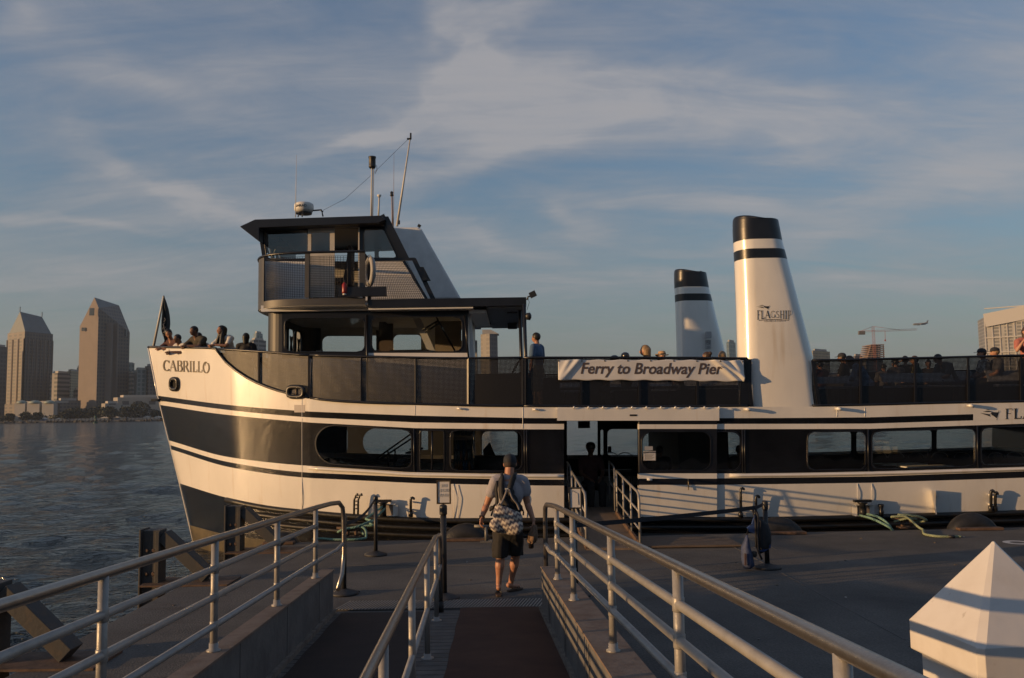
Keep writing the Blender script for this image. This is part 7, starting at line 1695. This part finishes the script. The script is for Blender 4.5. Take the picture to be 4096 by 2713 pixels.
ups2 = [
 ('small dark haired child low behind the mesh right beside the near funnel', 3290, 20.2, 'sit', MAR, DRK, SK_T, HAIRB, 'short', .80, 20, None, 'short'),
 ('man in a dark cap and dark tee shirt in front of the yellow tower', 3382, 20.8, 'sit', DRK, DRK, SK_D, HAIRB, 'short', .97, 60, 'cap', 'short'),
 ('woman in a light blue shirt leaning forward beside the first rail post', 3478, 19.9, 'slump', LBL, LBL, SK_T, HAIRR, 'bob', 1.0, 70, None, 'long'),
 ('small dark haired head low between two bench backs', 3542, 21.6, 'sit', GRY, DRK, SK_T, HAIRB, 'short', .80, 0, None, 'short'),
 ('person with a dark cap sitting left of the second rail post', 3592, 21.2, 'sit', GRY, DRK, SK_T, HAIRB, 'short', .87, 10, 'cap', 'short'),
 ('dark haired person raising arms to the head by the second rail post', 3630, 21.4, 'sit', OLV, DRK, SK_T, HAIRB, 'short', .93, -20, None, 'short'),
 ('person in a pale yellow tee shirt right of the second rail post', 3672, 20.8, 'sit', YEL, DRK, SK_T, HAIRR, 'short', .90, 70, None, 'short'),
 ('dark haired child facing away behind the grey bench back', 3722, 21.3, 'sit', DRK, DRK, SK_D, HAIRB, 'short', .84, 160, None, 'short'),
 ('dark haired man in a teal grey shirt bent forward near the third rail post', 3822, 20.0, 'slump', TEA, DEN, SK_T, HAIRB, 'short', 1.0, 100, None, 'short'),
 ('man with pale cap and striped shirt sitting left of the capped man in grey', 3945, 20.3, 'sit', mat('striped_shirt', (.08, .09, .10), .8, col2=(.50, .50, .50), vs=14, thr=(.48, .52), stretch=(1, 1, 6)), DEN, SK_T, HAIRR, 'short', .99, 80, 'cap', 'short'),
 ('man in dark grey shirt with sandy cap sitting beside the striped shirt', 3998, 20.0, 'sit', GRY, DRK, SK_T, HAIRY, 'short', .99, 80, 'cap', 'short'),
]
for lb, px, Y, pose, sh, lg, sk, hr, st_, sc, rot, hat, slv in ups2:
    J_ = dict(elL=(-.30, .12, 1.10), elR=(.30, .12, 1.10), haL=(-.12, .08, 1.18), haR=(.12, .08, 1.18)) if 'raising' in lb else None
    person(lb, foot(px, Y, ZUP), rot, pose, sh, lg, sk, hr, st_, sc, J_, 'passengers sitting on the upper deck', hat=hat, sleeve=slv)
q = foot(4122, 19.6, ZUP); person('person in pink raising a forearm at the right edge of the picture', q, 170, 'stand', PNK, DRK, SK_L, HAIRR, 'bob', 1.0, dict(elR=(.27, .16, 1.20), haR=(.16, .24, 1.40), elL=(-.27, .14, 1.2), haL=(-.10, .24, 1.42)), None)
# lower saloon
q = W(2640, 1850, 20.6); person('silhouetted passenger in the window of the sliding boarding door', Vector((q.x, 20.6, ZMAIN)), 0, 'sit', DRK, DRK, SK_D, HAIRB, 'short', 1.04, None, None)
q = foot(2362, 19.9, ZMAIN, 1850); person('cyclist in a helmet sitting inside the open ferry doorway', q, 190, 'sit', MAR, DRK, SK_D, HAIRB, 'short', 1.12, None, None, hat='helmet')
q = W(2960, 1850, 20.8); person('shadowed passenger at the edge of the small window right of the boarding door', Vector((q.x, 20.8, ZMAIN)), 0, 'sit', DRK, DRK, SK_D, HAIRB, 'short', 1.02, None, None)

# ---------------- the man walking down the ramp
YM = 11.45
def m(px, py, Y): return W(px, py, Y)
lab = 'man in grey tee shirt, black shorts and cap walking away down the ramp'
pf = WZ(1997, 2366, ZF+.02)
man = thing('person', lab, 'person', (pf.x+.1, YM, ZF))
hp = m(2040, 1852, 11.50); nk = m(2036, 1903, 11.44)
shl, shr = m(1982, 1927, 11.44), m(2092, 1927, 11.46); ell, elr = m(1946, 2020, 11.50), m(2109, 2015, 11.50); wl, wr = m(1927, 2071, 11.42), m(2134, 2082, 11.42)
che = m(2037, 1968, 11.45); wst = m(2031, 2060, 11.45); pel = m(2031, 2122, 11.45); hl, hr_ = m(2006, 2135, 11.45), m(2058, 2135, 11.45)
kl, kr = m(2001, 2232, 11.42), m(2062, 2228, 11.58); al, ar_ = m(1995, 2338, 11.44), m(2044, 2330, 11.72)
footL = [cap_(al+Vector((0, -.035, -.035)), .036, al+Vector((0, .02, -.045)), .033), cap_(al+Vector((.0, .0, -.05)), .032, al+Vector((-.01, .16, -.068)), .026)]
footR = [cap_(ar_+Vector((-.03, -.02, -.03)), .036, ar_+Vector((.01, .0, -.04)), .033), cap_(ar_+Vector((0, .0, -.045)), .032, ar_+Vector((.10, .10, -.068)), .025)]
hf = Vector((.10, .985, -.14)).normalized(); hu = Vector((0, .14, .99)); hu = (hu-hf*hu.dot(hf)).normalized(); sd = hf.cross(hu).normalized()
prims = [ell_(hp, (.076, .095, .108), hu, hf), ell_(hp+hf*.02-hu*.06, (.056, .065, .058), hu, hf), cap_(hp-hf*.03-hu*.05, .060, nk+Vector((0, 0, -.02)), .066), ell_(hp+sd*.080-hu*.018, (.011, .020, .033), hu, hf), ell_(hp-sd*.080-hu*.018, (.011, .020, .033), hu, hf), cap_(hp+hf*.088, .012, hp+hf*.108-hu*.028, .016),
         ell_(che, (.18, .112, .20)), ell_(wst, (.145, .105, .18)), ell_(pel, (.165, .118, .13)), cap_(shl+Vector((.03, 0, .01)), .066, shr+Vector((-.03, 0, .01)), .066), cap_(nk, .062, nk-Vector((0, 0, .06)), .10), cap_(nk-Vector((.03, 0, .03)), .05, shl+Vector((.03, 0, .03)), .05), cap_(nk-Vector((-.03, 0, .03)), .05, shr+Vector((-.03, 0, .03)), .05)]
for a, b, c_ in ((shl, ell, wl), (shr, elr, wr)):
    prims += [cap_(a, .062, a.lerp(b, .5), .056), cap_(a.lerp(b, .5), .055, b, .042), cap_(b, .042, b.lerp(c_, .3), .045), cap_(b.lerp(c_, .3), .044, c_, .028)]
for a, b, c_ in ((hl, kl, al), (hr_, kr, ar_)):
    prims += [cap_(a, .095, b, .060), cap_(b, .058, b.lerp(c_, .3)+Vector((0, -.018, 0)), .063), cap_(b.lerp(c_, .3)+Vector((0, -.018, 0)), .060, b.lerp(c_, .65), .044), cap_(b.lerp(c_, .65), .043, c_, .037)]
hdl = (wl-ell).normalized()*.6+Vector((-.02, -.05, -.6)); hdr = Vector((.10, .02, -1))
prims += hand_prims(wl, hdl, Vector((.9, -.3, 0)), 1.0, .9) + hand_prims(wr, hdr, Vector((-.9, .2, 0)), 1.0, 1.6) + footL + footR
SKM = mat('skin_sunlit', (.40, .19, .115), .5, var=.10, vs=16, bump=.0008, bs=60)
blob('body', prims, SKM, man, .0075, None, 0, 4)
TEE = mat('grey_tee', (.30, .285, .31), .9, var=.1, vs=10, bump=.010, bs=9, stretch=(1.4, 1.4, .6))
sp = [ell_(che, (.174, .108, .20)), ell_(wst, (.150, .108, .16)), cap_(shl+Vector((.03, 0, .01)), .058, shr+Vector((-.03, 0, .01)), .058), cap_(nk-Vector((.03, 0, .045)), .05, shl+Vector((.03, 0, .02)), .052), cap_(nk-Vector((-.03, 0, .045)), .05, shr+Vector((-.03, 0, .02)), .052), cap_(nk-Vector((0, 0, .055)), .066, nk-Vector((0, 0, .10)), .10)]
for a, b in ((shl, ell), (shr, elr)): sp.append(cap_(a, .060, a.lerp(b, .46), .060))
blob('tee_shirt', sp, TEE, man, .009, None, .020, 2, disp=.014)
SHO = mat('black_shorts', (.012, .011, .011), .85, var=.5, vs=6, bump=.008, bs=14)
sp = [ell_(pel, (.168, .125, .14)), cap_(hl, .105, kl+Vector((0, 0, .045)), .088), cap_(hr_, .105, kr+Vector((0, 0, .045)), .088), ell_((hl.lerp(kl, .55))-Vector((.06, 0, 0)), (.05, .07, .09))]
zh = kl.z+.008
blob('shorts', sp, SHO, man, .009, None, .016, 2, cut=[((0, 0, zh), (0, 0, -1))], disp=.022)
# hem rims so the legs look hollow
hh = blob('hair', [ell_(hp-hf*.012-hu*.012, (.079, .094, .085), hu, hf)], mat('cropped_hair', (.035, .022, .016), .8, var=.4, vs=60), man, .008, None, .004, 1, cut=[(hp-hu*.078, -hu)]); bm = bmesh.new(); bm.from_mesh(hh.data); fc = hp+hf*.10-hu*.04; bmesh.ops.delete(bm, geom=[v for v in bm.verts if (v.co-fc).length < .10], context='VERTS'); bm.to_mesh(hh.data); bm.free()
mb = MB(); rings = []
for rr, h in ((.086, -.020), (.093, .004), (.093, .035), (.086, .07), (.066, .098), (.030, .114), (.004, .118)): rings.append([hp-hf*.004+hu*h+sd*math.cos(g*math.pi/14)*rr*.94+hf*math.sin(g*math.pi/14)*rr*1.13 for g in range(28)])
mb.loft(rings, 0, False, True)
n0 = len(mb.v); mb.add([hp+hu*.0+sd*.075+hf*.075, hp+hu*.0-sd*.075+hf*.075, hp-hu*.012-sd*.06+hf*.16, hp-hu*.016+hf*.185, hp-hu*.012+sd*.06+hf*.16], [(0, 1, 2, 3, 4)])
cp_ = mb.build('cap', mat('navy_cap', (.014, .017, .024), .8, var=.3, vs=20, bump=.001), man); so_ = cp_.modifiers.new('s', 'SOLIDIFY'); so_.thickness = .005
MB().lathe([(.012, 0), (.010, .006), (.001, .008)], hp+hu*.118, 8).build('button', BLKPL, cp_)
mb = MB(); d = (wl-ell).normalized(); c_ = wl-d*.012; x = d.orthogonal().normalized(); y = d.cross(x); mb.tube([c_+x*.033*math.cos(g*math.pi/10)+y*.033*math.sin(g*math.pi/10) for g in range(21)], .009, 6); mb.box(c_+Vector((-.03, -.015, 0)), (.012, .032, .034)); mb.build('watch', BLKPL, man)
for s_, f_ in (('L', footL), ('R', footR)):
    a = f_[1][1]; b = f_[1][3]; d = Vector((b.x-a.x, b.y-a.y, 0)).normalized(); x = Vector((d.y, -d.x, 0)); zb = ZF+.006; pts = []
    for t, w_ in ((-.055, .025), (-.04, .035), (.03, .036), (.10, .045), (.16, .046), (.20, .03), (.21, .012)): pts.append((t, w_))
    poly = [Vector((a.x, a.y, zb))+d*t+x*w_ for t, w_ in pts]+[Vector((a.x, a.y, zb))+d*t-x*w_ for t, w_ in pts[::-1]]
    f2 = MB().prism(poly, (0, 0, .020)).build('flip_flop', mat('sandal', (.05, .028, .018), .7), man, bevel=.004); mb = MB(); t0 = Vector((a.x, a.y, zb+.055))+d*.13
    mb.tube([Vector((a.x, a.y, zb+.02))+d*.05+x*.045, t0-Vector((0, 0, .0))+x*.01, Vector((a.x, a.y, zb+.02))+d*.16], .007, 6); mb.tube([Vector((a.x, a.y, zb+.02))+d*.05-x*.045, t0-x*.01, Vector((a.x, a.y, zb+.02))+d*.16], .007, 6); mb.build('strap', BLKPL, f2)
# black harness pack on his back
YB = 11.30
pk = thing('backpack_harness', 'black padded harness worn over the grey tee shirt of the walking man', 'harness', m(2036, 1990, YB)); HAR = mat('black_webbing', (.012, .012, .014), .75, var=.4, vs=10, bump=.004, bs=16)
def bk(px, py, d=0):   # on the back surface
    return W(px, py, 11.335-d)
def strap(pts, w_, th, name, m_=HAR, parent=pk):
    mb = MB(); rings = []; P = [Vector(p) for p in pts]; F = [hermite([(i, p[k]) for i, p in enumerate(P)]) for k in range(3)]; n_ = (len(P)-1)*6
    Q = [Vector((F[0](i/6), F[1](i/6), F[2](i/6))) for i in range(n_+1)]
    for i, p in enumerate(Q):
        d = (Q[min(i+1, n_)]-Q[max(i-1, 0)]).normalized(); nrm = (p-Vector((che.x, che.y+.0, p.z))).normalized(); x = d.cross(nrm).normalized(); nn_ = x.cross(d); ww_ = w_ if not callable(w_) else w_(i/n_)
        rings.append([p+x*ww_*.5-nn_*th*.5, p+x*ww_*.42+nn_*th*.5, p-x*ww_*.42+nn_*th*.5, p-x*ww_*.5-nn_*th*.5])
    return mb.loft(rings, 0, True, True).build(name, m_, parent)
strap([W(2004, 1915, 11.62), W(2006, 1902, 11.47), W(2006, 1908, 11.36), bk(2003, 1945, .03), bk(2006, 1985, .06), bk(2022, 2012, .07), bk(2031, 2030, .08)], .075, .028, 'shoulder_strap')
strap([W(2070, 1912, 11.62), W(2064, 1900, 11.47), W(2058, 1905, 11.36), bk(2046, 1935, .03), bk(2040, 1960, .05), bk(2052, 1998, .06), bk(2074, 2022, .03), W(2086, 2036, 11.42)], .075, .028, 'shoulder_strap')
strap([W(1985, 1922, 11.5), W(1986, 1930, 11.37), bk(1984, 1960, .01), bk(1988, 2000, .01), bk(1980, 2035, .0)], .05, .022, 'side_strap')
blob('back_panel', [ell_(bk(2040, 2012, .01), (.115, .055, .125)), ell_(bk(2040, 1970, .01), (.06, .04, .06)), ell_(bk(2035, 2045, .0), (.15, .06, .06))], HAR, pk, .012, None, 0, 2, disp=.01)
MB().box(bk(2027, 1956, .075), (.045, .014, .02)).build('buckle', mat('buckle_pale', (.45, .45, .42), .4), pk, bevel=.004)
strap([bk(1978, 2022, .0), bk(1968, 2030, .03), W(1960, 2038, 11.42)], .055, .02, 'strap_end'); strap([bk(2088, 2030, .0), bk(2094, 2050, .05), bk(2093, 2062, .05)], .02, .01, 'strap_end')
strap([bk(1976, 2030, .0), bk(1970, 2046, .06), bk(1965, 2064, .08)], .028, .012, 'strap_end')
# chevron bag
cm = bpy.data.materials.new('chevron_cloth'); cm.use_nodes = True; nt = cm.node_tree; p_ = nt.nodes['Principled BSDF']; p_.inputs['Roughness'].default_value = .85
t = nt.nodes.new('ShaderNodeTexCoord'); s_ = nt.nodes.new('ShaderNodeSeparateXYZ'); mpn = nt.nodes.new('ShaderNodeMapping'); mpn.inputs['Rotation'].default_value = (0, R(14), 0); nt.links.new(t.outputs['Object'], mpn.inputs[0])
nz_ = nt.nodes.new('ShaderNodeTexNoise'); nz_.inputs['Scale'].default_value = 6; nt.links.new(t.outputs['Object'], nz_.inputs['Vector'])
nt.links.new(mpn.outputs[0], s_.inputs[0])
def mm(op, a, b=None):
    n = nt.nodes.new('ShaderNodeMath'); n.operation = op
    for i, x in enumerate((a, b)):
        if x is None: continue
        if isinstance(x, (int, float)): n.inputs[i].default_value = x
        else: nt.links.new(x, n.inputs[i])
    return n.outputs[0]
zig = mm('MULTIPLY', mm('PINGPONG', mm('MULTIPLY', s_.outputs[0], 1.0), .026), 1.15); v = mm('ADD', mm('ADD', s_.outputs[2], zig), mm('MULTIPLY', nz_.outputs['Fac'], .05)); g = mm('GREATER_THAN', mm('FRACT', mm('DIVIDE', v, .068)), .5)
x = nt.nodes.new('ShaderNodeMix'); x.data_type = 'RGBA'; nt.links.new(g, x.inputs[0]); x.inputs[6].default_value = (.44, .39, .33, 1); x.inputs[7].default_value = (.13, .11, .115, 1); nt.links.new(x.outputs[2], p_.inputs['Base Color'])
bag = thing('chevron_bag', 'grey and white chevron shoulder bag slung low over the black shorts', 'bag', m(2024, 2085, 11.2))
YG = 11.22
bo = blob('body', [ell_(W(2026, 2098, YG), (.205, .10, .125), (.10, 0, 1)), ell_(W(2010, 2062, YG), (.125, .085, .12), (.2, 0, 1)), ell_(W(2050, 2072, YG), (.125, .08, .10)), ell_(W(2058, 2112, YG-.02), (.11, .10, .09)), ell_(W(1988, 2100, YG-.02), (.10, .09, .10)), ell_(W(1998, 2038, YG+.02), (.05, .05, .05))], cm, bag, .010, None, 0, 2, disp=.035)
strap([W(1999, 2028, YG), W(2003, 2018, 11.2), bk(2014, 1995, .10), bk(2024, 1970, .10), bk(2027, 1958, .08)], .026, .010, 'strap', mat('strap_grey', (.20, .18, .17), .8), bag)
strap([bk(2036, 1958, .08), bk(2048, 1990, .10), bk(2068, 2016, .09), W(2078, 2040, YG)], .024, .010, 'strap', mat('strap_grey', (.20, .18, .17), .8), bag)
mb = MB(); mb.lathe([(.012, 0), (.014, .02), (.008, .03)], W(1996, 2022, YG-.04), 8); mb.build('ring', STAIN, bag)
# paper bag with a bottle, held in the right hand
pb = thing('paper_bag', 'crumpled brown paper bag hanging from the right hand of the walking man', 'bag', m(2130, 2130, 11.42)); PAP = mat('brown_paper', (.17, .105, .065), .8, var=.3, vs=8, bump=.010, bs=12)
mb = MB(); rings = []; rng = random.Random(4)
for y, x0, x1, th in ((2100, 2132, 2146, .02), (2108, 2126, 2148, .035), (2122, 2120, 2150, .06), (2140, 2111, 2152, .075), (2158, 2108, 2149, .07), (2170, 2112, 2143, .05), (2174, 2118, 2138, .04)):
    a, b = W(x0, y, 11.40), W(x1, y, 11.40); c_ = (a+b)/2; hx = (b.x-a.x)/2; rings.append([c_+Vector((hx*(1+.10*math.sin(k*2.7+y))*math.cos(k*math.pi/9), th*(1+.16*math.sin(k*3.9+y*.7))*math.sin(k*math.pi/9), 0)) for k in range(18)])
mb.loft(rings, 0, True, False).build('bag', PAP, pb)
a = W(2125, 2194, 11.40); bt = thing('bottle', 'dark glass bottle poking out of the bottom of the paper bag', 'bottle', a)
MB().lathe([(.028, 0), (.034, .005), (.035, .03), (.035, .13), (.02, .19), (.014, .22)], a, 16).build('body', mat('dark_glass', (.008, .006, .005), .12, coat=.3), bt)

# shore behind the viewer: low buildings and trees that darken what the hull and glass mirror
r = thing('landing_building', 'low shop building of the ferry landing behind the camera', 'building', (20, -46, 1.5)); SHP = mat('shop_wall', (.16, .14, .12), .8)
MB().prism([(-22, -52, 0), (75, -52, 0), (75, -40, 0), (-22, -40, 0)], (0, 0, 6.5)).build('wall', SHP, r)
MB().add([(-24, -53, 6.5), (77, -53, 6.5), (77, -38, 6.5), (-24, -38, 6.5), (-20, -46, 10), (73, -46, 10)], [(0, 1, 5, 4), (1, 2, 5), (2, 3, 4, 5), (3, 0, 4), (0, 3, 2, 1)]).build('roof', mat('shop_roof', (.08, .05, .04), .8), r)
rng = random.Random(21); mb = MB()
for k in range(26): crown(mb, (-30+k*4.6+rng.uniform(-1, 1), -33+rng.uniform(-3, 3), 6.5+rng.uniform(-1, 2.5)), 3.4, 4.4, 260, .55, rng)
for k in range(24): crown(mb, (-128+k*4.2+rng.uniform(-1, 1), -35+rng.uniform(-3, 3), 4.4+rng.uniform(-.8, .8)), 3.2, 3.0, 160, .6, rng)
for k in range(30): crown(mb, (-80+k*3.6+rng.uniform(-1, 1), -38+rng.uniform(-2, 2), 7.5+rng.uniform(-1, 2)), 4.4, 7.0, 420, .8, rng)
o = mb.build('landing_trees', LEAF); o['kind'] = 'stuff'; tag(o, 'belt of trees along the landing behind the camera', 'trees')
o = MB().prism([(-140, -60, -1), (120, -60, -1), (120, -22, -1), (-140, -24, -1)], (0, 0, 2.3)).build('near_shore_land', mat('shore_earth', (.06, .055, .045), .9)); o['kind'] = 'structure'
